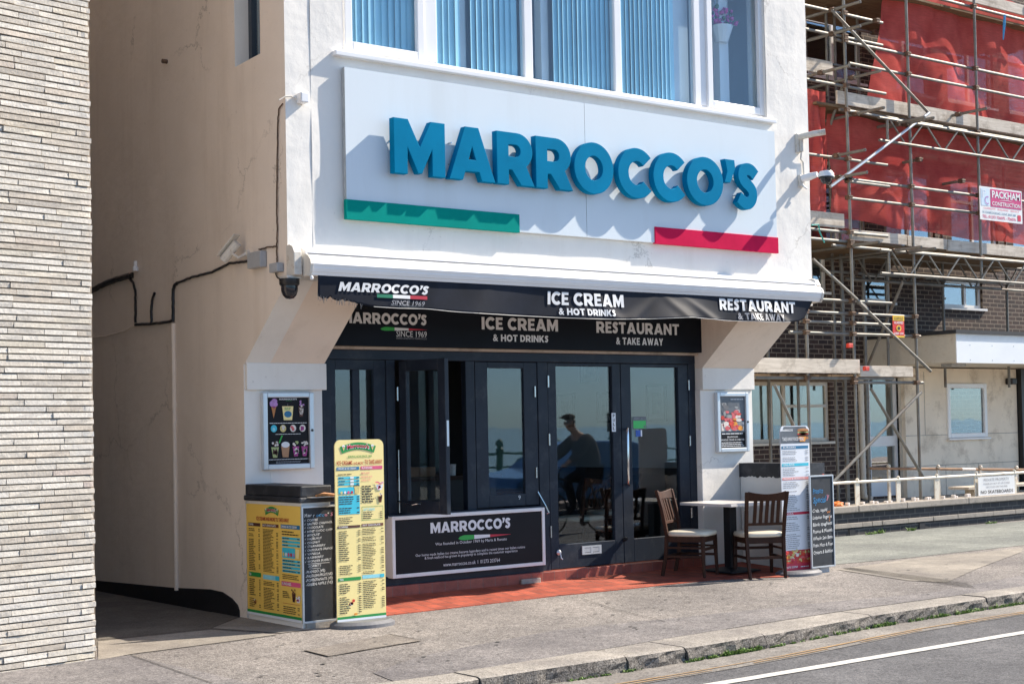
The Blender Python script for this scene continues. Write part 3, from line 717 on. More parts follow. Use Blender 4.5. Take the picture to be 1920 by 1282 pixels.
# front upper wall, gently uneven like hand-floated render
def uneven(x0, x1, z0, z1, step=.16):
    nx, nz = max(1, int((x1-x0)/step)), max(1, int((z1-z0)/step)); vs = []
    for j in range(nz+1):
        for i in range(nx+1):
            x, z = x0+(x1-x0)*i/nx, z0+(z1-z0)*j/nz
            d = .005*math.sin(x*2.1+z*1.3)+.0035*math.sin(x*4.7-z*3.9+1)+.002*math.sin(z*7.3+x*1.1)
            vs.append((x, -abs(d)*.8, z))
    return vs, [(j*(nx+1)+i, j*(nx+1)+i+1, (j+1)*(nx+1)+i+1, (j+1)*(nx+1)+i) for j in range(nz) for i in range(nx)]
fw_ = MB()
for a in ((.25, XR, 2.93, wz0), (.25, wx0, wz0, TOPZ), (wx1, XR, wz0, TOPZ), (wx0, wx1, wz1, TOPZ)):
    fw_.box(a[0], .004, a[2], a[1], .26, a[3])
    fw_.add(*uneven(*a))
fw_.box(XR-.25, .26, 2.93, XR, 9, TOPZ)
o = fw_.build('front_wall', 'front_plaster', B)
for xa, xb in ((.25, .81), (5.67, 6.50)):
    lw = MB().yz([(0.004, 2.93), (.79, 2.262), (1.1, 2.262), (1.1, 2.93)], xa, xb); lw.build('bracket', 'side_plaster', B)
pl = MB(); pl.box(.25, .82, -.1, .80, 1.1, 2.262); pl.box(.012, .785, 2.02, .83, .82, 2.262); pl.build('pillar', 'front_plaster', B, bevel=.006)
pl = MB(); pl.box(5.66, .82, -.1, 6.49, 1.1, 2.02); pl.box(5.67, .785, 2.02, 6.50, 1.1, 2.262); pl.build('pillar', 'front_plaster', B, bevel=.006)
MB().box(6.25, 1.1, -.1, 6.49, 9, 2.93).build('party_wall', 'front_plaster', B)
sf = MB(); sf.box(.81, .27, 2.93, 5.67, .9, 3.05); sf.box(.25, .27, 3.0, XR-.25, 3.2, 3.2); sf.box(.25, 3.2, 3.0, 2.4, 8.75, 3.2); sf.box(2.4, 6.2, 3.0, XR-.25, 8.75, 3.2); sf.build('oversail_soffit', 'front_plaster', B)
MB().box(.25, 8.75, -.1, XR-.25, 9, TOPZ).build('rear_wall', 'side_plaster', B)
MB().box(-.02, -.02, TOPZ, XR+.02, 3.2, TOPZ+.2).build('roof', 'felt_black', B); MB().box(.25, 3.0, 3.2, XR-.25, 3.2, TOPZ).build('rear_wall', 'front_plaster', B)
# black bitumen base of the alley wall
bt = [PX(x, y, X=0) for x, y in ((150, 1083), (186, 1088), (250, 1094), (325, 1101), (395, 1104), (418, 1109), (436, 1121), (446, 1133), (450, 1144))]
mb = MB(); mb.prism([(-.012, p.y, p.z) for p in bt]+[(-.012, bt[-1].y, -.05), (-.012, bt[0].y, -.05)], (.011, 0, 0)); mb.build('base_coat', 'bitumen', B)
# interior shells
def room(x0, x1, y0, y1, z0, z1, wallm, floorm, light=False):
    m_ = MB(); m_.quad((x0, y1, z0), (x1, y1, z0), (x1, y1, z1), (x0, y1, z1)); m_.quad((x1, y0, z0), (x1, y0, z1), (x1, y1, z1), (x1, y1, z0))
    m_.quad((x0, y0, z0), (x0, y1, z0), (x0, y1, z1), (x0, y0, z1))
    for a, b, c, d in ([(x0, x1, y0, y1)] if not light else [(x0, x1, y0, 3.2), (x0, 2.4, 3.2, y1), (2.4, x1, 6.2, y1)]): m_.quad((a, c, z1), (a, d, z1), (b, d, z1), (b, c, z1))
    m_.build('interior_wall', wallm, B); MB().quad((x0, y0, z0), (x1, y0, z0), (x1, y1, z0), (x0, y1, z0)).build('interior_floor', floorm, B)
room(.27, 6.24, .96, 6.5, .168, 2.90, 'cafe_wall', 'deal_floor', False)
MB().box(.28, 4.75, .169, 6.23, 4.85, 2.89).build('dark_backdrop', 'interior_dark', B); MB().box(6.215, .99, .169, 6.239, 4.74, 1.12).build('dark_wall_sheet', 'interior_dark', B)  # dark sheets added so the room reads as unlit through the glass
room(.27, 6.36, .27, 2.9, 4.6, 7.2, 'upper_wall', 'deal_floor')
# upper window: frame, mullions, two opening lights at the ends
WY = .055
fr = MB()
fz0 = wz0+.0
fr.box(wx0, WY, wz0, wx1, .13, wz0+.055); fr.box(wx0, WY, wz1-.06, wx1, .13, wz1)
px_m = [(640, 651), (788, 820), (984, 1000), (1154, 1167), (1304, 1330), (1428, 1441)]
lights = []
cols = [(PX(a, 60, Y=WY).x, PX(b, 60, Y=WY).x) for a, b in px_m]
cols = [(PX(a, yy, Y=WY).x, PX(b, yy, Y=WY).x) for (a, b), yy in zip(px_m, (70, 90, 120, 150, 180, 200))]
cols[0] = (wx0, cols[0][1]); cols[-1] = (cols[-1][0], wx1)
for a, b in cols: fr.box(a, WY+.001, wz0+.055, b, .129, wz1-.06)
wn = fr.build('window', 'white_upvc', B, bevel=.008)
for k in (0, 4):
    a, b = cols[k][1]-.002, cols[k+1][0]+.002
    s = MB()
    s.box(a-.035, WY-.022, wz0+.045, a+.045, WY+.03, wz1-.05); s.box(b-.045, WY-.022, wz0+.045, b+.035, WY+.03, wz1-.05)
    s.box(a+.045, WY-.022, wz0+.045, b-.045, WY+.03, wz0+.125); s.box(a+.045, WY-.022, wz1-.13, b-.045, WY+.03, wz1-.05)
    s.build('casement', 'white_upvc', wn, bevel=.008)
for k in range(5):
    MB().box(cols[k][1]-.01, WY+.030, wz0+.05, cols[k+1][0]+.01, WY+.036, wz1-.055).build('pane', 'upper_glass', wn)
MB().box(PX(629.5, 92, Y=-.06).x, -.062, wz0-.045, PX(1456.6, 226, Y=-.06).x, .06, wz0-.001).build('sill', 'white_upvc', wn, bevel=.006)
# the window in the alley wall
sw = MB(); sw.box(.14, sideW[0], 4.95, .20, sideW[0]+.06, 6.6); sw.box(.14, sideW[1]-.06, 4.95, .20, sideW[1], 6.6); sw.box(.14, sideW[0]+.06, 4.95, .20, sideW[1]-.06, 5.01)
wn2 = sw.build('window', 'navy_frame', B); MB().box(.165, sideW[0]+.06, 5.01, .171, sideW[1]-.06, 6.6).build('pane', 'upper_glass', wn2)
# shopfront joinery
FY = .90
jn = MB()
for a, b in ((.80, .935), (1.555, 1.655), (2.49, 2.60), (3.405, 3.535)): jn.box(a, FY, .83, b, .98, 2.31)
jn.box(3.405, FY+.001, .16, 3.535, .98, .83); jn.box(5.56, FY, .16, 5.665, .98, 2.31)
jn.box(.80, FY-.003, 2.31, 5.665, .98, 2.405)
jn.box(.80, FY-.06, .80, 3.405, .98, .835)
jn.box(.80, FY+.02, .16, 3.405, .98, .80)
jn.box(.80, FY-.04, .158, 3.405, FY+.02, .25)
jn.build('shopfront_frame', 'navy_paint', B, bevel=.005)
MB().box(.80, FY-.05, 2.405, 5.67, .98, 2.432).build('fascia_strip', 'fascia_strip_wood', B)
# first light: fixed, divided
w1 = MB(); w1.box(.935, FY+.015, .835, 1.0, .96, 2.31); w1.box(1.42, FY+.015, .835, 1.555, .96, 2.31); w1.box(1.0, FY+.015, .835, 1.42, .96, .95); w1.box(1.0, FY+.015, 2.215, 1.42, .96, 2.31); w1.box(1.185, FY+.015, .95, 1.265, .96, 2.215)
wo = w1.build('window', 'navy_paint', B, bevel=.004)
MB().box(.99, FY+.038, .94, 1.43, FY+.043, 2.225).build('pane', 'shop_glass', wo)
def sash(name, x0, x1, z0, z1, gx0, gx1, gz0, gz1, parent, y=FY, local=False):
    s = MB(); t = .048
    s.box(x0, y, z0, gx0, y+t, z1); s.box(gx1, y, z0, x1, y+t, z1); s.box(gx0, y, z0, gx1, y+t, gz0); s.box(gx0, y, gz1, gx1, y+t, z1)
    o = s.build(name, 'navy_paint', parent, local=local, bevel=.005)
    MB().box(gx0-.01, y+.02, gz0-.01, gx1+.01, y+.026, gz1+.01).build('pane', 'shop_glass', o, local=local)
    return o
s3 = sash('window', 2.610, 3.40, .845, 2.305, 2.765, 3.225, .965, 2.243, B, FY+.006)
hb = MB()
for z in (1.95, 1.12): hb.tube((3.365, FY, z), (3.365, FY, z+.11), .010, 8)
hb.build('hinge', 'steel', s3)
MB().path([(3.37, FY-.01, .98), (3.44, FY-.05, .83), (3.47, FY-.06, .76), (3.45, FY-.05, .755)], .009, 6).build('stay', 'steel', s3)
# the second light stands open on its hinges
HP = Vector((1.69, FY-.01, 0))
sx = MB(); W_ = .645; t = .05
for a in ((0, .845, .10, 2.30), (W_-.10, .845, W_, 2.30)): sx.box(a[0], 0, a[1], a[2], t, a[3])
sx.box(.10, 0, .845, W_-.10, t, .965); sx.box(.10, 0, 2.20, W_-.10, t, 2.30)
ang = math.atan2(-(FY-.01-.215), 1.785-1.69)
def rot(mb): mb.v = [(HP.x+p[0]*math.cos(ang)-p[1]*math.sin(ang), HP.y+p[0]*math.sin(ang)+p[1]*math.cos(ang), p[2]) for p in mb.v]; return mb
op = rot(sx).build('window', 'navy_paint', B, bevel=.005); op['label'] = 'window sash swung open at a right angle to the shopfront'
rot(MB().box(.09, .022, .955, W_-.09, .028, 2.21)).build('pane', 'shop_glass', op)
rot(MB().box(W_+.001, .012, 1.48, W_+.005, .038, 1.72)).build('lock_plate', 'alu_frame', op)
h = MB()
for z in (1.92, 1.05): h.tube((1.672, FY-.012, z), (1.672, FY-.012, z+.13), .012, 8)
h.tube((1.672, FY-.012, .85), (1.672, FY-.012, 1.45), .006, 6); h.build('hinge', 'steel', op)
rot(MB().path([(-.02, -.02, .96), (.2, -.03, .93), (.25, -.01, .94), (.30, -.01, .94)], .008, 6)).build('stay', 'steel', op)
# double doors
def door(x0, x1, gx0, gx1, gz0, gz1):
    s = MB(); y = FY+.004; t = .05
    s.box(x0, y, .17, gx0, y+t, 2.305); s.box(gx1, y, .17, x1, y+t, 2.305); s.box(gx0, y, .17, gx1, y+t, gz0); s.box(gx0, y, gz1, gx1, y+t, 2.305)
    o = s.build('door', 'navy_paint', B, bevel=.005)
    MB().box(gx0-.01, y+.030, gz0-.01, gx1+.01, y+.036, gz1+.01).build('pane', 'shop_glass', o)
    return o
d1 = door(3.54, 4.545, 3.652, 4.427, .42, 2.272); d2 = door(4.553, 5.556, 4.696, 5.403, .42, 2.270)
a, b = PX(1163, 803, Y=.82), PX(1166, 910, Y=.82)
MB().path([(4.60, FY, a.z-.012), (4.58, FY-.06, a.z-.004), (4.565, .83, a.z-.02), (4.556, .815, a.z-.07), (4.556, .815, b.z+.07), (4.565, .83, b.z+.02), (4.58, FY-.06, b.z+.004), (4.60, FY, b.z+.012)], .0135, 10).build('handle', 'chrome', d2, smooth=True)
def on_plane(xl, xr, yt, yb, Y): p, q = PX(xl, (yt+yb)/2, Y=Y), PX(xr, (yt+yb)/2, Y=Y); xm = (xl+xr)/2; return p.x, q.x, PX(xm, yb, Y=Y).z, PX(xm, yt, Y=Y).z
x0, x1, z0, z1 = on_plane(1091, 1127, 1022, 1038, FY)
gv = MB(); gv.box(x0, FY-.008, z0, x1, FY+.004, z0+.018); gv.box(x0, FY-.008, z1-.018, x1, FY+.004, z1); gv.box(x0, FY-.008, z0+.018, x0+.03, FY+.004, z1-.018); gv.box(x1-.03, FY-.008, z0+.018, x1, FY+.004, z1-.018); gv.box((x0+x1)/2-.012, FY-.008, z0+.018, (x0+x1)/2+.012, FY+.004, z1-.018)
for i in range(4):
    z = z0+.024+i*(z1-z0-.05)/3.6; gv.box(x0+.03, FY-.006, z, x1-.03, FY+.002, z+.010)
gv.build('letter_vent', 'alu_frame', d1)
hb = MB()
for z in (2.05, 1.45, .50): hb.tube((3.538, FY-.006, z), (3.538, FY-.006, z+.12), .011, 8)
hb.build('hinge', 'steel', d1)
hb = MB()
for z in (2.02, 1.40, .60): hb.tube((5.558, FY-.006, z), (5.558, FY-.006, z+.11), .011, 8)
hb.build('hinge', 'steel', d2)
p = PX(1047, 1035, Y=FY); MB().lathe([(.026, 0), (.03, .012), (.012, .03)], (p.x, FY, p.z), 14, 'Y').path([(p.x, FY-.03, p.z), (p.x+.005, FY-.04, p.z-.06), (p.x+.02, FY-.045, p.z-.07)], .006, 6).build('door_hook', 'alu_frame', d1)
p = PX(1170, 1010, Y=FY); MB().lathe([(.02, 0), (.024, .02), (.014, .05)], (p.x, FY, p.z), 12, 'Y').build('door_stop', 'black_plastic', d2)
# stickers on the door glass
x0, x1, z0, z1 = on_plane(1147, 1154.5, 774, 809, FY-.002)
P_ = Panel((x0, FY-.002, z0), (1, 0, 0), (0, 0, 1)); P_.rect(0, x1-x0, 0, z1-z0, 'plate', 'menu_white', 0)
for i, ch in enumerate('PULL'):
    hh = (z1-z0)/4.4; P_.text(ch, (x1-x0)*.28, (x1-x0)*.72, (z1-z0)-(i+1)*hh-hh*.0, (z1-z0)-(i+1)*hh+hh*.72, 'lettering', 'ink_dark', .02)
pp = P_.finish(d1)
GLY = FY+.032
x0, x1, z0, z1 = on_plane(1186, 1212, 781, 804, GLY)
P_ = Panel((x0, GLY, z0), (1, 0, 0), (0, 0, 1)); wv, hv = x1-x0, z1-z0
P_.rect(0, wv, 0, hv, 'sticker', 'picture_frame', 0); P_.rect(wv*.05, wv*.95, hv*.06, hv*.68, 'sticker', 'alarm_green', 1); P_.rows(wv*.1, wv*.7, hv*.74, hv*.95, 2, 'lettering', 'text_grey'); P_.ell(wv*.85, hv*.2, wv*.07, hv*.09, 'sticker', 'picture_frame', 2)
P_.finish(d2)
x0, x1, z0, z1 = on_plane(1192, 1204, 806, 818, GLY)
P_ = Panel((x0, GLY, z0), (1, 0, 0), (0, 0, 1)); P_.rect(0, (x1-x0)*.75, 0, z1-z0, 'sticker', 'sticker_blue', 0); P_.rect((x1-x0)*.78, x1-x0, 0, z1-z0, 'sticker', 'menu_white', 0); P_.finish(d2)
x0, x1, z0, z1 = on_plane(972, 976, 928, 936, FY)
P_ = Panel((x0, FY+.004, z0), (1, 0, 0), (0, 0, 1)); P_.text('9', 0, (x1-x0)*1.1, 0, z1-z0, 'house_number', 'text_white', .0); P_.finish(s3)

# ------------------------------------------------------------------ big shop sign
S = thing('shop_sign', "large pale blue sign panel with raised teal letters spelling the cafe's name", 'sign', (.55, 0, 3.48))
SX0, SX1, SZ0, SZ1, ST = .555, 6.012, 3.487, 4.806, .06
xm = PX(1098, 320, Y=-ST).x
MB().box(SX0, -ST, SZ0, xm-.002, -.012, SZ1).build('panel', ['sign_panel', 'sign_edge'], S, mfn=lambda n, c: 1 if abs(n.x) > .5 else 0)
MB().box(xm+.002, -ST, SZ0, SX1, -.012, SZ1).build('panel', ['sign_panel', 'sign_edge'], S, mfn=lambda n, c: 1 if abs(n.x) > .5 else 0)
MB().box(SX0+.03, -.012, SZ0+.03, SX1-.03, .01, SZ1-.03).build('batten', 'sign_edge', S)
gx = PX(973, 420, Y=-ST).x; gz = PX(652, 374, Y=-ST).z; rx = PX(1227, 440, Y=-ST).x; rz = PX(1230, 425.5, Y=-ST).z
MB().box(SX0-.012, -ST-.012, SZ0-.012, gx, -ST+.03, gz).build('stripe', 'stripe_green', S, bevel=.003)
MB().box(rx, -ST-.012, SZ0-.012, SX1+.008, -ST+.03, rz).build('stripe', 'stripe_red', S, bevel=.003)
LZ, LH = 3.905, .483
for ch, x0, x1 in (('M', .982, 1.526), ('A', 1.577, 2.086), ('R', 2.118, 2.551), ('R', 2.579, 3.024), ('O', 3.051, 3.549), ('C', 3.616, 4.052), ('C', 4.089, 4.524), ('O', 4.557, 5.078), ("'", 5.092, 5.262), ('S', 5.300, 5.597)):
    wd, loops = GLYPH[ch]
    v, f = curve_mesh([[(p[0]*(x1-x0)/wd, p[1]*LH) for p in lp] for lp in loops], .066, .004)
    mb = MB(); mb.add([(x0+p[0], -.142-p[2], LZ+p[1]) for p in v], [q for q in f])
    o = mb.build('letter', 'letter_teal', S); fix_normals(o)
    for p in o.data.polygons: p.use_smooth = True
    o.data.set_sharp_from_angle(angle=math.radians(35))
    mb = MB()
    for k in (.3, .7): mb.tube((x0+(x1-x0)*.14, -ST, LZ+LH*k), (x0+(x1-x0)*.14, -.109, LZ+LH*k), .008, 6)
    mb.build('stud', 'steel', o)

# ------------------------------------------------------------------ awning, drawn in
W = thing('awning', 'retracted awning in a long white cassette with a black printed valance', 'awning', (.1, 0, 2.95))
ca = MB(); ca.yz([(0, 3.205), (-.06, 3.20), (-.125, 3.170), (-.128, 3.152), (-.128, 2.98), (0, 2.985)], .10, 6.60); ca.build('cassette', 'awning_white', W, bevel=.004)
MB().yz([(-.10, 3.156), (-.135, 3.152), (-.135, 3.126), (-.10, 3.126)], .12, 6.52).build('slot', 'dark_grey_plastic', W)
no = MB(); prof = [(-.128, 3.128), (-.165, 3.134), (-.188, 3.128), (-.208, 3.117), (-.226, 3.102), (-.241, 3.083), (-.252, 3.064), (-.258, 3.048), (-.245, 3.019), (-.247, 3.015), (-.232, 2.984), (-.226, 2.980), (-.214, 2.956), (-.200, 2.950), (-.128, 2.955)]
no.yz(prof, .095, 6.50); no.build('front_bar', 'awning_white', W)
for xa, xb in ((.072, .096), (6.499, 6.525)): MB().yz([(-.128, 3.135), (-.17, 3.138), (-.21, 3.122), (-.250, 3.085), (-.264, 3.045), (-.245, 2.98), (-.22, 2.945), (-.128, 2.95)], xa, xb).build('end_cap', 'aged_white', W)
for xa, xb in ((-.015, .058), (6.56, 6.62)): MB().yz([(0, 3.215), (-.05, 3.225), (-.10, 3.205), (-.135, 3.15), (-.14, 2.96), (0, 2.95)], xa, xb).build('end_plate', 'aged_white', W, bevel=.005)
MB().blob((.10, -.225, 2.93), (.016, .016, .02), 8, 6).build('pull_eye', 'white_upvc', W)
VY = -.212
def vwave(x, z):
    t = max(0., min(1., (2.955-z)/.27)); k = .35+.65*min(1, max(0, (x-2.2)/2.0))
    y = .030*k*math.sin(x*2.3+1.2)*t + .020*k*math.sin(x*5.1+.4+t)*t + .010*k*math.sin(x*11.0+2*t)*t*t
    for c_, a_, b_ in ((3.35, .8, .020), (3.9, -1.1, .022), (4.3, .9, .030), (4.62, 1.3, .026), (5.35, .7, .024), (5.75, 1.2, .028), (1.9, -.6, .012), (.9, .8, .008)):
        y -= b_*t*math.exp(-((x-c_-a_*.35*(t-.5))/(.05+.05*t))**2)
    y += -.035*t*t*math.exp(-((x-3.3)/.55)**2) - .06*t**1.5*math.exp(-((x-4.4)/.6)**2) - .07*t**1.5*math.exp(-((x-5.6)/.55)**2)
    return y
bot_px = [(597, 557), (606, 562), (622, 561), (634, 567), (650, 566), (668, 573), (700, 579), (745, 582), (800, 583), (845, 588), (900, 592), (1000, 597), (1100, 602), (1160, 603), (1230, 602), (1290, 600), (1340, 604), (1420, 607.5), (1475, 607.5), (1498, 606), (1510, 600), (1518, 580), (1525, 565)]
bot = [(PX(x, y-3.5, Y=VY).x, PX(x, y-3.5, Y=VY).z) for x, y in bot_px]
def bz(x):
    if x <= bot[0][0]: return bot[0][1]
    for (a, b), (c, d) in zip(bot, bot[1:]):
        if a <= x <= c: return b+(d-b)*(x-a)/(c-a)
    return bot[-1][1]
va = MB(); nx, nz = 260, 12; vx0, vx1 = bot[0][0], bot[-1][0]
vs = []
for i in range(nx+1):
    x = vx0+(vx1-vx0)*i/nx; zb = bz(x)+(U(-.012, .012) if x < .62 else U(-.001, .001))
    for j in range(nz+1):
        z = 2.956+(zb-2.956)*j/nz; vs.append((x, VY+vwave(x, z), z))
va.add(vs, [(i*(nz+1)+j, i*(nz+1)+j+1, (i+1)*(nz+1)+j+1, (i+1)*(nz+1)+j) for i in range(nx) for j in range(nz)])
vo_ = va.build('valance', 'valance_cloth', W, smooth='all')
mo = vo_.modifiers.new('thick', 'SOLIDIFY'); mo.thickness = .0025; mo.offset = -1
fz = MB()
for i in range(40):
    x = U(vx0, .62); z = bz(x); fz.tube((x, VY+vwave(x, z), z+.01), (x+U(-.012, .012), VY+vwave(x, z)+U(-.01, .01), z-U(.01, .05)), .0012, 4)
fz.build('frayed_thread', 'dark_grey_plastic', vo_)
hem = MB(); hem.path([(bot[6][0]+(bot[18][0]-bot[6][0])*i/80, VY-.004+vwave(bot[6][0]+(bot[18][0]-bot[6][0])*i/80, bz(bot[6][0]+(bot[18][0]-bot[6][0])*i/80)), bz(bot[6][0]+(bot[18][0]-bot[6][0])*i/80)+.002) for i in range(81)], .0028, 5); hem.build('hem', 'grey_plastic', vo_)
VP_ = Panel((0, VY, 0), (1, 0, 0), (0, 0, 1), warp=lambda u, v: -vwave(u, v)+.004)
def onp(P, Y, body, xl, xr, yl, yr, hpx, **k):
    """print text whose base line runs through photo pixels (xl, yl) and (xr, yr), hpx tall"""
    a, b = PX(xl, yl, Y=Y), PX(xr, yr, Y=Y); c = PX(xl, yl-hpx, Y=Y)
    zb = (a.z+b.z)/2
    P.text(body, a.x-P.o.x, b.x-P.o.x, zb-P.o.z, zb+c.z-a.z-P.o.z, **k)
Y = VY
onp(VP_, Y, '@', 634, 804, 544, 555, 18, shear=.22)
onp(VP_, Y, 'SINCE 1969', 732, 796, 571, 575, 9, shear=.2, bold=.01, m='text_grey')
onp(VP_, Y, 'MARIA & RENATO MARROCCO', 731, 793, 575, 577, 3.5, shear=.2, m='poster_grey')
for m_, a, b in (('flag_dark_green', 706, 735), ('flag_white', 735, 768), ('flag_red', 768, 800)):
    p, q = PX(a, 560, Y=Y), PX(b, 553, Y=Y); zt_, zb_ = PX(753, 553.5, Y=Y).z, PX(753, 560, Y=Y).z; VP_.rect(p.x, q.x, zb_, zt_, 'flag_bar', m_, 2)
onp(VP_, Y, '#ICE CREAM', 1027, 1168, 572, 576, 25, bold=.042)
onp(VP_, Y, '#& HOT DRINKS', 1048, 1150, 590, 594, 13, bold=.02)
onp(VP_, Y, '#RESTAURANT', 1348, 1490, 583, 586, 22, bold=.042)
onp(VP_, Y, '#& TAKE AWAY', 1382, 1466, 600, 602, 13, bold=.015, m='text_grey')
VP_.finish(vo_)

# ------------------------------------------------------------------ fascia board under the awning
F_ = thing('fascia_board', 'long black fascia board with cream lettering in the shade under the awning', 'sign', (.8, .8, 2.43))
FBY = .79
MB().box(.815, FBY, 2.435, 5.76, .90, 2.925).build('board', 'fascia_black', F_)
P_ = Panel((0, FBY, 0), (1, 0, 0), (0, 0, 1)); Y = FBY
onp(P_, Y, '@', 640, 800, 606, 610, 22)
onp(P_, Y, 'SINCE 1969', 743, 800, 630.5, 633, 11)
onp(P_, Y, 'MARIA & RENATO MARROCCO', 743, 800, 635.5, 637, 3.5, m='text_grey')
def swoosh(P, Y, xa, xb, xc, xd, y0, y1, h):
    a, d = PX(xa, y0, Y=Y), PX(xd, y1, Y=Y); s = a.x-P.o.x; L_ = d.x-a.x; zc = (a.z+d.z)/2-P.o.z
    H = PX(xa, y0-h, Y=Y).z-a.z
    f = lambda t: (zc+H*.10*t-H*.18, max(.06, (1-t)**.8)*H*.52)
    top = [(s+L_*t, f(t)[0]+f(t)[1]*min(1, (t*9)**.5) if t > 0 else f(0)[0]) for t in (i/30 for i in range(31))]
    bo = [(s+L_*t, f(t)[0]-f(t)[1]*.7*min(1, (t*9)**.5) if t > 0 else f(0)[0]) for t in (i/30 for i in range(31))]
    tb, tc = (xb-xa)/(xd-xa), (xc-xa)/(xd-xa)
    for m_, i0, i1 in (('flag_green', 0, int(tb*30)), ('flag_white', int(tb*30), int(tc*30)), ('flag_red', int(tc*30), 30)):
        P.poly(bo[i0:i1+1]+top[i0:i1+1][::-1], 'flag_swoosh', m_, 2)
swoosh(P_, Y, 713, 741, 768, 800, 617, 616, 9)
onp(P_, Y, '#ICE CREAM', 903, 1046, 617.5, 622, 24, bold=.042)
onp(P_, Y, '#& HOT DRINKS', 924, 1028, 639.5, 642.5, 13.5, bold=.018)
onp(P_, Y, '#RESTAURANT', 1118, 1273, 624.5, 628.5, 22, bold=.042)
onp(P_, Y, '#& TAKE AWAY', 1155, 1243, 645.5, 648, 13.5, bold=.018)
P_.finish(F_)

# ------------------------------------------------------------------ sign under the shop window
LB = thing('window_sign', "low black sign with a white frame and the cafe's founding story under the window", 'sign', (1.5, .8, .2))
LY = .775
c = [PX(735, 968, Y=LY), PX(1021.5, 951, Y=LY), PX(737, 1085, Y=LY), PX(1023.5, 1058, Y=LY)]
lx0, lx1 = (c[0].x+c[2].x)/2, (c[1].x+c[3].x)/2; lz1, lz0 = (c[0].z+c[1].z)/2, (c[2].z+c[3].z)/2
fr = MB(); e = .035
fr.box(lx0, LY, lz0, lx0+e, .918, lz1); fr.box(lx1-e, LY, lz0, lx1, .918, lz1); fr.box(lx0+e, LY, lz0, lx1-e, .918, lz0+e); fr.box(lx0+e, LY, lz1-e, lx1-e, .918, lz1)
fr.build('frame', 'white_paint', LB, bevel=.004); MB().box(lx0+e, LY+.012, lz0+e, lx1-e, .9, lz1-e).build('board', 'black_board', LB)
Y = LY+.012; P_ = Panel((0, Y, 0), (1, 0, 0), (0, 0, 1))
onp(P_, Y, '@', 807, 957, 999, 990, 21)
swoosh(P_, Y, 859, 890, 920, 957, 1008, 999, 12)
onp(P_, Y, 'Was founded in October 1969 by Maria & Renato', 816, 950, 1024, 1013.5, 7, layer=2)
onp(P_, Y, 'Our home made Italian ice creams became legendary and in recent times our Italian cuisine', 779, 984, 1045, 1028, 6.5)
onp(P_, Y, '& fresh seafood has grown in popularity to complete the customer experience', 796, 970, 1050, 1035, 6.5)
onp(P_, Y, 'www.marroccos.co.uk  I  01273 203764', 831, 937, 1062, 1052, 7)
P_.finish(LB)
# ------------------------------------------------------------------ vertical blinds and flowers behind the upper window
def blind(x0, x1, label, m='blind_blue', step=.070, ang=14):
    t = thing('vertical_blind', label, 'blind', ((x0+x1)/2, .2, wz0+.1), 0, 'vertical blinds behind the upper window')
    mb = MB(); x = x0+.03; i = 0
    while x < x1-.02:
        a = math.radians(ang+U(-7, 7)); c, s = math.cos(a)*.044, math.sin(a)*.044
        n = 5; pts = [(-1+2*k/n) for k in range(n+1)]
        vs = [(x+c*q, .135+s*q+.006*(1-q*q), z) for z in (wz0+.07, wz1-.05) for q in pts]
        mb.add(vs, [(k, k+1, n+2+k, n+1+k) for k in range(n)]); x += step
    mb.build('slat', m, t, smooth='all')
    MB().box(x0, .115, wz1-.05, x1, .16, wz1-.01).build('head_rail', 'white_upvc', t)
    return t
wc = cols
blind(wc[0][1], wc[1][0]+.02, 'blue vertical blind drawn across the first upper light above the sign')
blind(wc[1][1]-.02, wc[1][1]+.34, 'short run of blue vertical blind at the left of the second upper light', ang=20)
blind(wc[1][1]+.44, wc[2][0], 'blue vertical blind filling the right half of the second upper light', ang=16)
blind(wc[2][1]+.32, wc[3][0], 'blue vertical blind in the third upper light beside the pale post', step=.062, ang=22)
blind(wc[3][1], wc[4][0]-.22, 'blue vertical blind in the fourth upper light above the C letters', step=.062, ang=22)
MB().box(wc[1][1]+.34, .2, 4.6, wc[1][1]+.43, .3, 7).box(wc[2][1]+.22, .2, 4.6, wc[2][1]+.31, .3, 7).box(wc[4][0]-.20, .2, 4.6, wc[4][0]+.05, .32, 7).box(wc[4][1]+.42, .3, 4.6, wc[4][1]+.56, .45, 7).build('inner_frame', 'white_upvc', B)
p = PX(1352, 40, Y=.30)
hb = thing('flower_basket', 'white hanging pot of pink flowers inside the right upper window', 'flowers', (p.x, .3, p.z-.25))
MB().lathe([(.07, -.24), (.12, -.10), (.13, -.06)], (p.x, .30, p.z), 14).build('pot', 'white_upvc', hb)
f1, f2 = MB(), MB()
for i in range(90):
    c = Vector((p.x+random.gauss(0, .075), .30+random.gauss(0, .05), p.z+U(-.08, .14))); 
    (f1 if i % 3 else f2).blob(c, (U(.012, .03),)*3, 5, 3, .3)
f1.build('petals', 'petal_pink', hb); f2.build('foliage', 'leaf_green', hb)
hw = MB()
for k in (-1, 1): hw.tube((p.x+k*.12, .3, p.z-.06), (p.x, .3, p.z+.9), .003, 4)
hw.build('hanger', 'steel', hb)

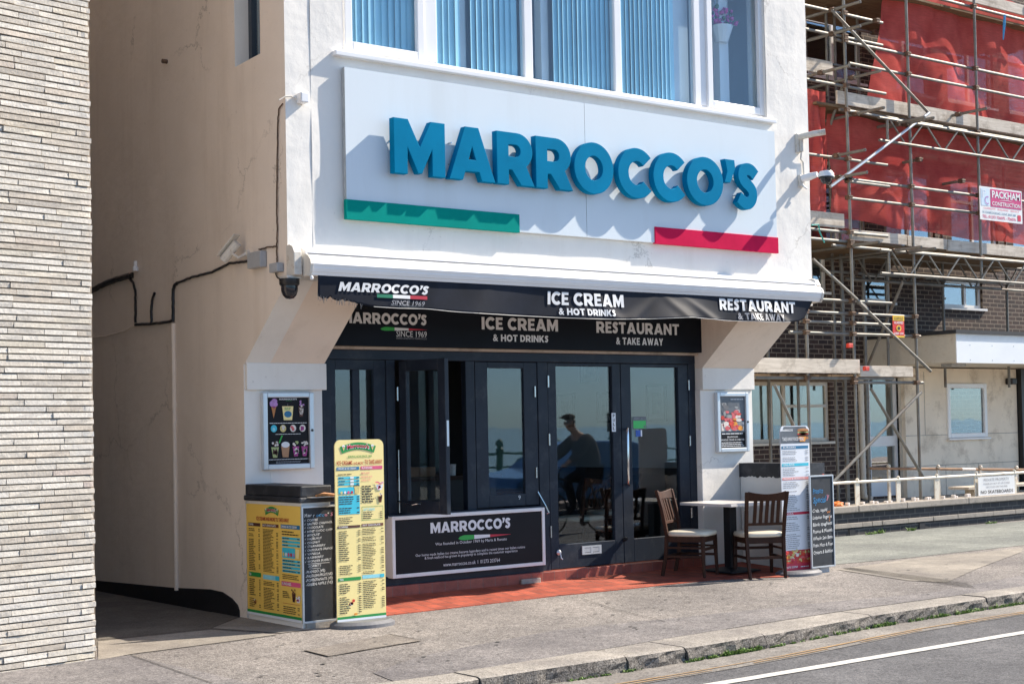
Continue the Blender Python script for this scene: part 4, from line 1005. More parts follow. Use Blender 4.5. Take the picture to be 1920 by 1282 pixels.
# ------------------------------------------------------------------ split-stone building on the left
T = thing('stone_building', 'pale split-stone clad building at the left edge, across the alley', 'building', (-1.94, -.55, 0))
ud = Vector((.98419747, .17707441, 0)).normalized(); nd = Vector((ud.y, -ud.x, 0))           # along the face, out of it
EC = Vector((-1.945, -.545, 0))
mb = MB(); H = 14.0; hc = .0462; z = -.03; row = 0  # H is raised out of view to shut the sky off from the alley
while z < 7.4:
    x = -U(.0, .02); first = True
    L0 = [.10, .22, .34, .28][row % 4]*U(.8, 1.2)
    while x > -6.2:
        ln = L0 if first else U(.26, .58); first = False
        a, b = x-ln+.0025, x-.0025; j = U(-.003, .004); zt = z+hc-.0035+U(-.001, .001)
        e = .004
        P0 = lambda u, d, zz: EC+ud*u+nd*d+Vector((0, 0, zz))
        f0, f1 = j+U(-.003, .003), j+U(-.003, .003)
        if a > -1.6 and z < 6:
            n = 3; ts = [k/n for k in range(n+1)]
            fr_ = [[P0(a+(b-a)*t_, f0+(f1-f0)*t_+U(-.003, .003), zz) for t_ in ts] for zz in (z+e, zt-e)]
            bk = [[P0(a+(b-a)*t_, -.05, zz) for t_ in ts] for zz in (z, zt)]
            vs = fr_[0]+fr_[1]+bk[0]+bk[1]; m_ = n+1; fs = []
            for k in range(n): fs += [(k, k+1, m_+k+1, m_+k), (m_+k, m_+k+1, 3*m_+k+1, 3*m_+k), (2*m_+k, 2*m_+k+1, k+1, k)]
            fs += [(0, m_, 3*m_, 2*m_), (n, 2*m_+n, 3*m_+n, m_+n)]
            mb.add(vs, fs)
        else:
            vs = [P0(a, j, z), P0(b, j, z), P0(b, j, zt), P0(a, j, zt), P0(a, -.05, z), P0(b, -.05, z), P0(b, -.05, zt), P0(a, -.05, zt)]
            mb.add(vs, [(0, 1, 2, 3), (3, 2, 6, 7), (4, 5, 1, 0), (4, 0, 3, 7), (1, 5, 6, 2)])
        x -= ln
    z += hc; row += 1
mb.build('stone_cladding', 'split_stone', T)
c = [EC-nd*.022+ud*-.003, EC-nd*.022+ud*-6.2]
bk = [Vector((c[0].x, 9, 0)), Vector((c[1].x, 9, 0))]
mb = MB(); mb.prism([c[0]-Vector((0, 0, .05)), c[1]-Vector((0, 0, .05)), bk[1]-Vector((0, 0, .05)), bk[0]-Vector((0, 0, .05))], (0, 0, H+.05)); mb.build('core_wall', 'side_render', T)
mb = MB(); q = EC-nd*.018
mb.quad(q+ud*-6.2-Vector((0,0,.05)), q-Vector((0,0,.05)), q+Vector((0, 0, H)), q+ud*-6.2+Vector((0, 0, H))); mb.build('mortar_bed', 'mortar_brown', T)

# ------------------------------------------------------------------ low walls flanking the shopfront
def jag(mb, pts, n, amp):      # ragged brushed edge between two points
    o = []
    for i in range(n+1):
        o.append(pts[0].lerp(pts[1], i/n)+Vector((0, 0, U(-amp, amp))))
    return o
LWL = thing('low_wall', 'stubby white wall with a black painted top left of the shop window', 'low wall', (.15, .3, 0), 0, 'low walls flanking the shopfront')
MB().box(.0, -.165, -.1, .285, .80, 1.06).build('wall', 'front_plaster', LWL, bevel=.01)
cp = MB(); cp.box(-.025, -.185, 1.045, .315, .815, 1.092); cp.box(-.008, -.172, 1.092, .292, .812, 1.188); cp.build('cap', 'black_paint', LWL, bevel=.012)
cp = MB(); cp.box(.05, -.255, 1.088, .33, -.172, 1.092).build('worn_lip', 'aged_white', LWL)
LWR = thing('low_wall', 'stubby white wall with a ragged black top right of the glazed doors', 'low wall', (6.4, .3, 0), 0, 'low walls flanking the shopfront')
MB().box(6.245, -.165, -.1, 6.56, .80, 1.175).build('wall', 'front_plaster', LWR, bevel=.01)
ed = jag(None, (Vector((6.241, -.168, 1.035)), Vector((6.241, .81, 1.035))), 40, .012)
cp = MB(); cp.add([p for p in ed]+[Vector((p.x, p.y, 1.186)) for p in ed], [(i+1, i, 41+i, 42+i) for i in range(40)]); cp.box(6.2415, -.169, 1.176, 6.564, .815, 1.188); cp.quad((6.2415, -.1685, 1.05), (6.563, -.1685, 1.05), (6.563, -.1685, 1.186), (6.2415, -.1685, 1.186)); cp.build('cap', 'black_paint', LWR)
lp = MB(); lp.box(6.33, -.24, 1.0, 6.60, -.168, 1.03); lp.box(6.34, -.25, 1.03, 6.585, -.17, 1.042); lp.build('ledge', 'aged_white', LWR, bevel=.006)
for k in range(3):
    q = MB(); q.path([(6.42+.03*k, -.21, 1.045), (6.45+.02*k, -.22, 1.065), (6.47+.04*k, -.215, 1.05)], .008, 5)
    tag(q.build('bent_wire', ['rusty_coupler', 'pepper_red', 'rusty_coupler'][k]), ['rusty bent wire left of two others on the right low wall ledge', 'reddish bent wire lying between two rusty ones on the ledge', 'rusty bent wire nearest the street end of the ledge'][k], 'wire', 'bent wires on the wall ledge')
q = MB(); q.path([(.12, -.21, 1.10), (.20, -.20, 1.115), (.31, -.21, 1.10), (.37, -.2, 1.11)], .014, 6); tag(q.build('rope_tie', 'cone_tan'), 'frayed brown tie lying on the lip of the left low wall', 'tie')

# ------------------------------------------------------------------ yellow menu on the left low wall's alley side
def logo(P, u0, u1, v0, v1, arch=True):
    """green arched badge with the cafe's name in red on white outline"""
    n = 16; w, h = u1-u0, v1-v0
    up = [(u0+w*i/n, v0+h*(.62+.38*math.sin(math.pi*i/n))) for i in range(n+1)]; dn = [(u0+w*(.06+.88*i/n), v0+h*(.0+.34*math.sin(math.pi*i/n))) for i in range(n+1)]
    P.poly(dn+up[::-1], 'badge', 'ink_green', 2)
    V, F = text_mesh("Marrocco's", .03)
    xa, xb = min(p[0] for p in V), max(p[0] for p in V); ya, yb = min(p[1] for p in V), max(p[1] for p in V)
    for g_, m_, ly in ((1.05, 'flag_white', 3), (1.0, 'ink_crimson', 4)):
        pts = []
        for a, b in V:
            t = (a-xa)/(xb-xa); t = .5+(t-.5)*g_; bb = .5+((b-ya)/(yb-ya)-.5)*(1.35 if g_ > 1 else 1)
            pts.append((u0+w*(.2+.6*t), v0+h*(.30+.30*math.sin(math.pi*(.2+.6*t))+bb*.36-.08)))
        P.put(pts, F, 'badge', m_, ly)
    for s_ in (.10, .90): P.poly([(u0+w*s_, v0+h*.22), (u0+w*(s_+.04), v0+h*.6), (u0+w*(s_-.04), v0+h*.6)], 'badge', 'scoop_yellow', 3); P.ell(u0+w*s_, v0+h*.66, w*.045, h*.12, 'badge', 'flag_white', 3)
def band(P, u0, u1, v0, v1, m, txt=None, split=None):
    P.rect(u0, u1, v0, v1, 'heading_band', m, 1)
    if split: P.rect(u0+(u1-u0)*split[0], u1, v0, v1, 'heading_band', split[1], 2)
    if txt: P.text(txt, u0+(u1-u0)*.04, u0+(u1-u0)*min(.85, .075*len(txt)), v0+(v1-v0)*.22, v0+(v1-v0)*.8, 'lettering', 'flag_white', .02, 3)
def sundae(P, cu, v0, w, h, m1, m2, top):
    P.poly([(cu-w*.25, v0), (cu+w*.25, v0), (cu+w*.45, v0+h*.6), (cu-w*.45, v0+h*.6)], 'picture', m1, 3)
    for k in range(5): P.poly([(cu-w*.3+U(0, w*.6)+a*w*.09, v0+h*U(.08, .5)+b*h*.05) for a, b in ((-1, -1), (1, -.6), (.7, 1), (-.8, .8))], 'picture', m2, 4)
    for k in range(7): P.ell(cu+U(-.38, .38)*w, v0+h*U(.6, .9), w*U(.1, .2), h*U(.05, .09), 'picture', random.choice([top, m2, top]), 4+(k % 3), 9)
YM = thing('wall_menu', 'deep yellow menu panel in the shade on the alley side of the low wall', 'menu', (-.02, .3, .6))
p0, p1 = PX(462.6, 944, X=-.016), PX(564, 948.6, X=-.016); b0, b1 = PX(462.5, 1148.9, X=-.016), PX(564.4, 1167.7, X=-.016)
yA, yB = (p0.y+b0.y)/2, (p1.y+b1.y)/2; zT, zB = (p0.z+p1.z)/2, (b0.z+b1.z)/2
MB().box(-.014, yB, zB, -.002, yA, zT).build('board', 'menu_yellow', YM)
P_ = Panel((-.0145, yA, zB), (0, -1, 0), (0, 0, 1)); w_, h_ = yA-yB, zT-zB
P_.rect(0, w_, 0, h_*.022, 'border', 'menu_white', 1); P_.rect(0, w_, h_*.022, h_*.046, 'border', 'ink_green', 1)
logo(P_, w_*.36, w_*.62, h_*.905, h_*.985)
P_.text('ICE CREAMS AND MORE TO TAKE AWAY', w_*.20, w_*.80, h_*.855, h_*.89, 'lettering', 'ink_red', .02)
band(P_, w_*.04, w_*.27, h_*.80, h_*.83, 'choc_brown', 'COFFEE'); band(P_, w_*.31, w_*.61, h_*.80, h_*.83, 'ink_brown', 'HOT CHOCOLATE'); band(P_, w_*.65, w_*.99, h_*.80, h_*.835, 'ink_blue', 'DRINKS & ICE CREAM')
P_.rows(w_*.05, w_*.26, h_*.40, h_*.785, 24, 'small_print', 'ink_dark', .6); P_.rows(w_*.32, w_*.60, h_*.40, h_*.785, 30, 'small_print', 'ink_dark', .75)
for i, v in enumerate((.715, .685, .655)): P_.rect(w_*.67, w_*.99, h_*(v-.009), h_*(v+.012), 'price_band', 'ink_cyan', 1); P_.rows(w_*.68, w_*.98, h_*(v-.008), h_*(v+.010), 1, 'small_print', 'ink_dark', .4)
P_.rows(w_*.67, w_*.98, h_*.74, h_*.785, 2, 'small_print', 'ink_dark', .95, price=False)
P_.rect(w_*.67, w_*.90, h_*.545, h_*.635, 'price_band', 'ink_cyan', 1)
for k in range(5): P_.ell(w_*(.70+.045*k), h_*.575, w_*.016, h_*.018, 'picture', ['scoop_yellow', 'flag_white', 'ink_pink', 'flag_red', 'scoop_lilac'][k], 3)
P_.poly([(w_*.92, h_*.55), (w_*.97, h_*.55), (w_*.98, h_*.63), (w_*.91, h_*.63)], 'picture', 'menu_pale', 2)
for v in (.52, .49, .46, .43): P_.rect(w_*.67, w_*.99, h_*(v-.01), h_*(v+.012), 'price_band', 'ink_cyan', 1); P_.rows(w_*.68, w_*.98, h_*(v-.008), h_*(v+.012), 1, 'small_print', 'ink_dark', .8)
P_.rows(w_*.67, w_*.98, h_*.36, h_*.405, 3, 'small_print', 'ink_dark', .95, price=False)
band(P_, w_*.04, w_*.27, h_*.345, h_*.385, 'ink_green', 'TEA'); band(P_, w_*.31, w_*.61, h_*.335, h_*.375, 'ink_lightcyan', None, (.78, 'ink_cyan')); band(P_, w_*.65, w_*.99, h_*.30, h_*.34, 'ink_pink', 'SUNDAES')
P_.rows(w_*.05, w_*.26, h_*.07, h_*.33, 15, 'small_print', 'ink_dark', .6); P_.rows(w_*.32, w_*.60, h_*.07, h_*.32, 18, 'small_print', 'ink_dark', .75)
P_.rows(w_*.67, w_*.82, h_*.18, h_*.29, 7, 'small_print', 'ink_dark', .9, price=False); sundae(P_, w_*.87, h_*.17, w_*.07, h_*.12, 'choc_brown', 'ink_brown', 'choc_brown'); sundae(P_, w_*.95, h_*.17, w_*.09, h_*.07, 'flag_white', 'ink_pink', 'flag_white')
P_.rect(w_*.67, w_*.98, h_*.148, h_*.151, 'border', 'ink_red', 1); P_.rows(w_*.68, w_*.97, h_*.06, h_*.13, 4, 'small_print', 'ink_dark', .9)
sundae(P_, w_*.16, h_*.10, w_*.05, h_*.05, 'cone_tan', 'choc_brown', 'flag_white')
P_.finish(YM)

# ------------------------------------------------------------------ chalkboards
def chalk(name, label, x0, x1, z0, z1, Y, lean=0.):
    t = thing(name, label, 'chalkboard', ((x0+x1)/2, Y, z0), 0, None)
    f = MB(); e = .017
    f.box(x0, Y-.02, z0, x0+e, Y, z1); f.box(x1-e, Y-.02, z0, x1, Y, z1); f.box(x0+e, Y-.02, z0, x1-e, Y, z0+e); f.box(x0+e, Y-.02, z1-e, x1-e, Y, z1)
    f.build('frame', 'alu_frame', t, bevel=.002); MB().box(x0+e, Y-.012, z0+e, x1-e, Y-.002, z1-e).build('slate', 'chalk_slate', t)
    return t, Panel((x0, Y-.0125, z0), (1, 0, 0), (0, 0, 1))
cb, P_ = chalk('chalkboard', 'framed chalkboard listing ice cream flavours, between the two yellow menus', -.012, .328, .045, 1.02, -.17)
MB().box(.02, -.19, -.005, .30, -.168, .05).build('packing_block', 'coping_stone', cb, bevel=.006)
w_, h_ = .34, .975
def hand(P, body, u, v, wd, ht, m='chalk_white', slope=.03):
    V, F = text_mesh(body, .012, .12); xa, xb = min(p[0] for p in V), max(p[0] for p in V)
    ph = U(0, 6)
    P.put([(u+(a-xa)/(xb-xa)*wd, v+(b*.95)*ht+slope*((a-xa)/(xb-xa))*wd+.05*ht*math.sin(a*4+ph)) for a, b in V], F, 'chalk_writing', m, 1)
for i, ch in enumerate("Marrocco'S"):
    hand(P_, ch, w_*(.09+.082*i), h_*.905, w_*(.075 if ch not in "r'" else .045), .042, ['chalk_white', 'chalk_white', 'chalk_white', 'chalk_white', 'chalk_blue', 'chalk_blue', 'chalk_blue', 'chalk_pink', 'chalk_white', 'chalk_pink'][i], 0)
fl = ['COFFEE', 'SALTED CARAMEL', 'CHOCOLATE', 'MINT CHOC CHIP', 'BISCUIT', 'HAZELNUT', 'COCONUT', 'STRAWBERRY', 'CHOCOLATE ORANGE', 'VANILLA', 'RASPBERRY', 'WONDER BUBBLY']
for i, s_ in enumerate(fl):
    v = h_*(.868-.032*i); hand(P_, s_, w_*.16, v, min(w_*.72, .0175*len(s_)), .027); P_.poly([(w_*.085, v+.014), (w_*.10, v), (w_*.13, v+.022), (w_*.10, v+.008)], 'chalk_writing', 'chalk_white', 1)
P_.rect(w_*.16, w_*.78, h_*.503, h_*.507, 'chalk_writing', 'chalk_white'); hand(P_, 'SORBETS', w_*.18, h_*.475, w_*.36, .028); P_.rect(w_*.2, w_*.52, h_*.462, h_*.465, 'chalk_writing', 'chalk_white')
for i, s_ in enumerate(['-MANGO (VE)', '-PASSION FRUIT(VE)', '-POMEGRANATE (VE)', '-GREEN APPLE (VE)']): hand(P_, s_, w_*.10, h_*(.425-.036*i), w_*(.55 if i == 0 else .76), .033)
P_.ell(w_*.5, h_*.965, .005, .005, 'screw', 'black_plastic'); P_.ell(w_*.48, h_*.075, .008, .008, 'screw', 'black_plastic', 2)
P_.finish(cb)
x0, x1 = PX(1519, 980, Y=-.26).x, PX(1563.5, 980, Y=-.26).x
cb, P_ = chalk('chalkboard', 'framed chalkboard of wines and oysters, right of the tall white menu', x0, x1, .06, 1.06, -.25)
MB().box(x0+.18, -.235, -.01, x1-.06, -.17, .07).build('packing_block', 'grey_plastic', cb, bevel=.004)
w_, h_ = x1-x0, 1.0
hand(P_, 'Prosecco', w_*.14, h_*.80, w_*.42, .09, 'chalk_blue', .05); hand(P_, 'Special', w_*.14, h_*.70, w_*.55, .10, 'chalk_blue', .03)
hand(P_, 'y', w_*.70, h_*.74, w_*.12, .10, 'chalk_pink', 0); hand(P_, '!', w_*.78, h_*.50, w_*.06, .09, 'chalk_orange', 0); hand(P_, 'w', w_*.70, h_*.585, w_*.16, .05, 'chalk_orange', 0)
for i, s_ in enumerate(['Crab, squid', 'Lobster linguine', 'Black spaghetti', 'Prawns & Mussels', 'Whole Sea Bass', 'Fritto Misto & Rose', 'Oysters & Bubbles']): hand(P_, s_, w_*.10, h_*(.60-.075*i), w_*(.62 if i == 0 else .82), .055)
for s_ in (.95, .05): P_.ell(w_*.5, h_*s_, .008, .008, 'screw', 'black_plastic', 2)
P_.finish(cb)

# ------------------------------------------------------------------ tall pavement menus on half-moon bases
def pavement_sign(label, x0, x1, z0, z1, Y, board_m, lean=.02):
    t = thing('menu_stand', label, 'menu stand', ((x0+x1)/2, Y, 0))
    r = .055; n = 8
    out = [(x0, z0), (x1, z0), (x1, z1-r)]+[(x1-r+r*math.cos(a), z1-r+r*math.sin(a)) for a in (math.pi/2*k/n for k in range(1, n+1))]+[(x0+r-r*math.sin(a), z1-r+r*math.cos(a)) for a in (math.pi/2*k/n for k in range(0, n))]+[(x0, z1-r)]
    mb = MB(); mb.xz(out, Y, Y+.012); mb.build('board', board_m, t)
    b = MB(); cx = (x0+x1)/2; rx, ry = .285, .17; k = 20
    pts = [(cx+.01+rx*math.cos(math.pi+math.pi*i/k), Y-.01+ry*1.15*math.sin(math.pi+math.pi*i/k)) for i in range(k+1)]+[(cx+.01+rx*math.cos(math.pi*i/k), Y+.05+ry*.8*math.sin(math.pi*i/k)) for i in range(k+1)]
    b.add([(p[0], p[1], .0) for p in pts]+[(p[0], p[1], .028) for p in pts]+[(cx+(p[0]-cx)*.86, Y+(p[1]-Y)*.84, .052) for p in pts],
          [(i, (i+1) % len(pts), len(pts)+(i+1) % len(pts), len(pts)+i) for i in range(len(pts))]+[(len(pts)+i, len(pts)+(i+1) % len(pts), 2*len(pts)+(i+1) % len(pts), 2*len(pts)+i) for i in range(len(pts))]+[tuple(range(2*len(pts), 3*len(pts)))])
    b.build('base', 'dark_grey_plastic', t)
    return t, Panel((x0, Y-.0003, z0), (1, 0, 0), (0, 0, 1))
sgY = -.35
xa_, xb_ = PX(630, 1000, Y=sgY).x, PX(721.5, 1000, Y=sgY).x
MS, P_ = pavement_sign('tall pale yellow pavement menu with rounded top in front of the window', xa_, xb_, .052, 1.565, sgY, 'menu_pale')
w_, h_ = xb_-xa_, 1.513
P_.rect(0, w_, 0, h_*.012, 'border', 'menu_white'); P_.rect(0, w_, h_*.012, h_*.026, 'border', 'ink_green')
logo(P_, w_*.10, w_*.84, h_*.925, h_*.985)
P_.text('SERVING HOVE SINCE 1969', w_*.26, w_*.75, h_*.899, h_*.913, 'lettering', 'ink_green', .01)
P_.text('ICE CREAMS', w_*.035, w_*.35, h_*.861, h_*.884, 'lettering', 'ink_red', .02); P_.text('AND MORE', w_*.37, w_*.57, h_*.861, h_*.876, 'lettering', 'ink_red', .01); P_.text('TO TAKE AWAY', w_*.60, w_*.97, h_*.861, h_*.886, 'lettering', 'ink_red', .02)
band(P_, w_*.03, w_*.49, h_*.832, h_*.850, 'ink_blue', 'DRINKS & ICE CREAM'); band(P_, w_*.52, w_*.97, h_*.832, h_*.851, 'ink_pink', 'SUNDAES')
P_.rows(w_*.05, w_*.49, h_*.803, h_*.815, 1, 'small_print', 'ink_dark', .95, price=False)
for v in (.789, .771, .754): P_.rect(w_*.06, w_*.49, h_*(v-.006), h_*(v+.007), 'price_band', 'ink_cyan'); P_.rows(w_*.07, w_*.48, h_*(v-.004), h_*(v+.006), 1, 'small_print', 'ink_dark', .35); P_.rect(w_*.30, w_*.37, h_*(v-.005), h_*(v+.006), 'price_band', 'menu_white', 3)
P_.rect(w_*.06, w_*.38, h_*.70, h_*.738, 'price_band', 'ink_cyan')
for k in range(4): P_.ell(w_*(.12+.07*k), h_*.709, w_*.025, h_*.008, 'picture', ['scoop_yellow', 'flag_white', 'ink_pink', 'flag_red'][k], 3, 9)
P_.poly([(w_*.40, h_*.70), (w_*.47, h_*.70), (w_*.49, h_*.742), (w_*.38, h_*.742)], 'picture', 'scoop_yellow', 2); P_.rect(w_*.37, w_*.49, h_*.742, h_*.748, 'heading_band', 'ink_dark')
P_.rect(w_*.06, w_*.49, h_*.588, h_*.692, 'price_band', 'ink_cyan'); P_.rows(w_*.07, w_*.48, h_*.592, h_*.69, 8, 'small_print', 'ink_dark', .75)
P_.rows(w_*.06, w_*.45, h_*.535, h_*.575, 4, 'small_print', 'ink_dark', .8, price=False)
for v, s_ in ((.806, 'MINI £4.95'), (.786, 'REGULAR £6.95'), (.767, 'LARGE £7.95')): P_.text(s_, w_*.53, w_*(.53+.017*len(s_)), h_*v, h_*(v+.012), 'lettering', 'ink_salmon', .01)
P_.rows(w_*.53, w_*.80, h_*.645, h_*.745, 7, 'small_print', 'ink_dark', .95, price=False, h=.5); sundae(P_, w_*.90, h_*.715, w_*.18, h_*.05, 'flag_white', 'ink_pink', 'cream_white'); sundae(P_, w_*.91, h_*.645, w_*.10, h_*.058, 'choc_brown', 'ink_brown', 'cream_white')
for a in ((.53, .97, .624, .626), (.53, .97, .550, .552), (.53, .535, .55, .626), (.965, .97, .55, .626)): P_.rect(w_*a[0], w_*a[1], h_*a[2], h_*a[3], 'border', 'ink_green')
P_.text('SOFT DRINKS', w_*.56, w_*.80, h_*.602, h_*.617, 'lettering', 'ink_lightcyan', .02); P_.rows(w_*.55, w_*.95, h_*.555, h_*.598, 4, 'small_print', 'ink_dark', .6)
band(P_, w_*.03, w_*.49, h_*.512, h_*.526, 'choc_brown', 'COFFEE'); band(P_, w_*.52, w_*.97, h_*.514, h_*.530, 'ink_brown', 'HOT CHOCOLATE')
P_.rows(w_*.05, w_*.49, h_*.33, h_*.50, 15, 'small_print', 'ink_dark', .5); P_.rows(w_*.06, w_*.49, h_*.255, h_*.31, 5, 'small_print', 'ink_dark', .7); P_.rows(w_*.53, w_*.97, h_*.25, h_*.505, 28, 'small_print', 'ink_dark', .65)
band(P_, w_*.03, w_*.49, h_*.222, h_*.240, 'ink_green', 'TEA'); band(P_, w_*.52, w_*.97, h_*.226, h_*.245, 'ink_lightcyan', None, (.82, 'ink_cyan'))
P_.rows(w_*.05, w_*.49, h_*.04, h_*.21, 14, 'small_print', 'ink_dark', .5); P_.rows(w_*.53, w_*.97, h_*.06, h_*.215, 15, 'small_print', 'ink_dark', .65)
for k in range(6): P_.ell(w_*U(.24, .33), h_*U(.085, .11), w_*.03, h_*.009, 'picture', ['flag_white', 'pepper_red', 'flag_red', 'cream_white', 'pepper_red', 'flag_white'][k], 3+k % 3, 8)
P_.ell(w_*.37, h_*.035, w_*.04, h_*.006, 'picture', 'pepper_orange', 3)
P_.finish(MS)
sgY = -.19
xa_, xb_ = PX(1466, 930, Y=sgY).x, PX(1520, 930, Y=sgY).x
MS, P_ = pavement_sign('tall white pavement menu with a burger at its top beside the right low wall', xa_, xb_, .04, 1.60, sgY, 'menu_white')
w_, h_ = xb_-xa_, 1.56
P_.rect(0, w_, h_*.88, h_*.962, 'header_photo', 'poster_grey', 1); P_.poly([(w_*.06, h_*.962), (w_*.94, h_*.962), (w_*.88, h_*.995), (w_*.12, h_*.995)], 'header_photo', 'poster_grey', 1)
P_.text('@', w_*.05, w_*.42, h_*.962, h_*.978, 'lettering', 'flag_white', layer=3); P_.text('TAKE AWAY FOOD MENU', w_*.05, w_*.80, h_*.897, h_*.922, 'lettering', 'flag_white', .015, 4)
for cv, rv, m_ in ((.968, .014, 'cone_tan'), (.953, .010, 'scoop_green'), (.943, .010, 'pepper_red'), (.932, .012, 'choc_brown'), (.915, .014, 'cone_tan')): P_.ell(w_*.78, h_*cv, w_*.20, h_*rv, 'header_photo', m_, 2)
P_.poly([(w_*.66, h_*.89), (w_*.84, h_*.89), (w_*.88, h_*.925), (w_*.62, h_*.925)], 'header_photo', 'pepper_orange', 3)
for v0, v1, m_, s_ in ((.842, .862, 'ink_blue', 'BURGERS'), (.722, .742, 'ink_cyan', 'SALADS'), (.628, .646, 'ink_salmon', 'PASTA & SEAFOOD'), (.388, .406, 'ink_crimson', 'PIZZA')):
    band(P_, w_*.03, w_*.95, h_*v0, h_*v1, m_, s_); 
for v0, v1, n in ((.755, .835, 7), (.655, .715, 5), (.415, .62, 16), (.155, .38, 17)): P_.rows(w_*.05, w_*.95, h_*v0, h_*v1, n, 'small_print', 'text_grey', .62, h=.36)
P_.rect(0, w_, h_*.0, h_*.055, 'footer', 'ink_crimson'); P_.text('01273 203764', w_*.06, w_*.48, h_*.024, h_*.038, 'lettering', 'flag_white', .02); P_.rows(w_*.58, w_*.96, h_*.022, h_*.036, 1, 'small_print', 'flag_white', 1, price=False)
P_.rect(0, w_, h_*.055, h_*.145, 'footer_photo', 'pepper_red')
for k in range(70): P_.ell(w_*U(.05, .95), h_*U(.062, .138), w_*U(.03, .09), h_*U(.006, .014), 'footer_photo', random.choice(['pepper_red', 'pepper_orange', 'scoop_yellow', 'lobster_pink', 'cream_white', 'scoop_green', 'pepper_red', 'ink_crimson']), 2+k*.05, 9)
P_.rect(0, w_, -.012, 0, 'border', 'sign_lightblue')
P_.finish(MS)

# ------------------------------------------------------------------ poster cases on the pillars
def case(label, xl, xr, yt, yb, Y=.82):
    p, q, r_, s_ = PX(xl, yt+1, Y=Y), PX(xr, yt, Y=Y), PX(xl+3, yb, Y=Y), PX(xr+2, yb, Y=Y)
    x0, x1, z0, z1 = (p.x+r_.x)/2, (q.x+s_.x)/2, (r_.z+s_.z)/2, (p.z+q.z)/2
    t = thing('poster_case', label, 'poster', ((x0+x1)/2, Y, z0)); e = .048; d = .055
    f = MB(); f.box(x0, Y-d, z0, x0+e, Y, z1); f.box(x1-e, Y-d, z0, x1, Y, z1); f.box(x0+e, Y-d, z0, x1-e, Y, z0+e); f.box(x0+e, Y-d, z1-e, x1-e, Y, z1); f.build('frame', 'alu_frame', t, bevel=.008)
    MB().box(x0+e, Y-.03, z0+e, x1-e, Y-.005, z1-e).build('poster', 'black_board', t)
    MB().lathe([(.012, 0), (.012, .006)], (x1-e*.5, Y-d, (z0+z1)/2), 12, 'Y').build('lock', 'black_plastic', t)
    return t, Panel((x0+e, Y-.0305, z0+e), (1, 0, 0), (0, 0, 1)), x1-x0-2*e, z1-z0-2*e
pc, P_, w_, h_ = case('silver poster case of ice creams and sundaes on the left pillar', 487, 583, 735, 879)
P_.text('@', w_*.30, w_*.72, h_*.965, h_*.99, 'lettering'); P_.rect(w_*.46, w_*.60, h_*.952, h_*.955, 'lettering', 'flag_green')
P_.poly([(w_*.16, h_*.69), (w_*.10, h_*.88), (w_*.23, h_*.88)], 'picture', 'cone_tan', 2); 
for a, b, r_ in ((.14, .92, .075), (.18, .95, .07), (.20, .90, .06), (.12, .90, .05)): P_.ell(w_*a, h_*b, w_*r_, h_*.036, 'picture', 'scoop_lilac', 3+a)
P_.poly([(w_*.12, h_*.87), (w_*.2, h_*.87), (w_*.19, h_*.84), (w_*.15, h_*.85)], 'picture', 'berry_purple', 5)
P_.poly([(w_*.40, h_*.66), (w_*.60, h_*.66), (w_*.635, h_*.87), (w_*.365, h_*.87)], 'picture', 'menu_pale', 2); P_.ell(w_*.5, h_*.75, w_*.09, h_*.05, 'picture', 'ink_blue', 3); P_.rows(w_*.42, w_*.58, h_*.81, h_*.86, 2, 'picture', 'ink_green', 1, price=False, layer=3); P_.rect(w_*.497, w_*.503, h_*.87, h_*.91, 'picture', 'text_grey', 2)
sundae(P_, w_*.82, h_*.71, w_*.16, h_*.26, 'choc_brown', 'cream_white', 'scoop_lilac')
for k, (a, m1, m2) in enumerate(((.16, 'ink_cyan', 'ink_lightcyan'), (.38, 'scoop_yellow', 'cream_white'), (.62, 'cream_white', 'lobster_pink'), (.85, 'cream_white', 'berry_purple'))):
    P_.ell(w_*a, h_*.535, w_*.075, h_*.055, 'picture', m1, 2)
    for q in range(4): P_.ell(w_*(a+U(-.04, .04)), h_*(.535+U(-.03, .03)), w_*.026, h_*.02, 'picture', m2, 3+q*.2)
P_.rows(w_*.06, w_*.95, h_*.605, h_*.628, 1, 'small_print', 'text_white', 1, price=False, vary=0); P_.rows(w_*.2, w_*.80, h_*.44, h_*.46, 1, 'small_print', 'text_white', 1, price=False, vary=0)
sundae(P_, w_*.18, h_*.10, w_*.20, h_*.26, 'scoop_green', 'choc_brown', 'cream_white'); P_.poly([(w_*.26, h_*.32), (w_*.29, h_*.31), (w_*.37, h_*.43), (w_*.33, h_*.43)], 'picture', 'flag_green', 5)
P_.poly([(w_*.36, h_*.10), (w_*.50, h_*.10), (w_*.53, h_*.27), (w_*.33, h_*.27)], 'picture', 'latte', 2); P_.ell(w_*.43, h_*.29, w_*.10, h_*.045, 'picture', 'flag_white', 3)
sundae(P_, w_*.68, h_*.11, w_*.18, h_*.25, 'berry_purple', 'cream_white', 'scoop_green'); sundae(P_, w_*.89, h_*.11, w_*.18, h_*.25, 'berry_purple', 'cream_white', 'cream_white')
P_.rows(w_*.03, w_*.98, h_*.06, h_*.08, 1, 'small_print', 'text_white', 1, price=False, vary=0); P_.rows(w_*.2, w_*.82, h_*.01, h_*.045, 2, 'small_print', 'text_grey', 1, price=False, vary=.1)
P_.finish(pc)
pc, P_, w_, h_ = case('silver poster case with a pink lobster dish on the right pillar', 1338, 1397.5, 735, 847)
P_.rect(0, w_, h_*.30, h_, 'picture', 'poster_grey', 1); P_.rows(w_*.45, w_*.95, h_*.93, h_*.965, 1, 'lettering', 'text_white', 1, price=False, vary=0)
for k in range(26): P_.ell(w_*U(.1, .9), h_*U(.62, .86), w_*U(.05, .14), h_*U(.02, .06), 'picture', random.choice(['poster_grey', 'picture_art', 'poster_grey', 'dark_grey_plastic']), 2+k*.03, 9)
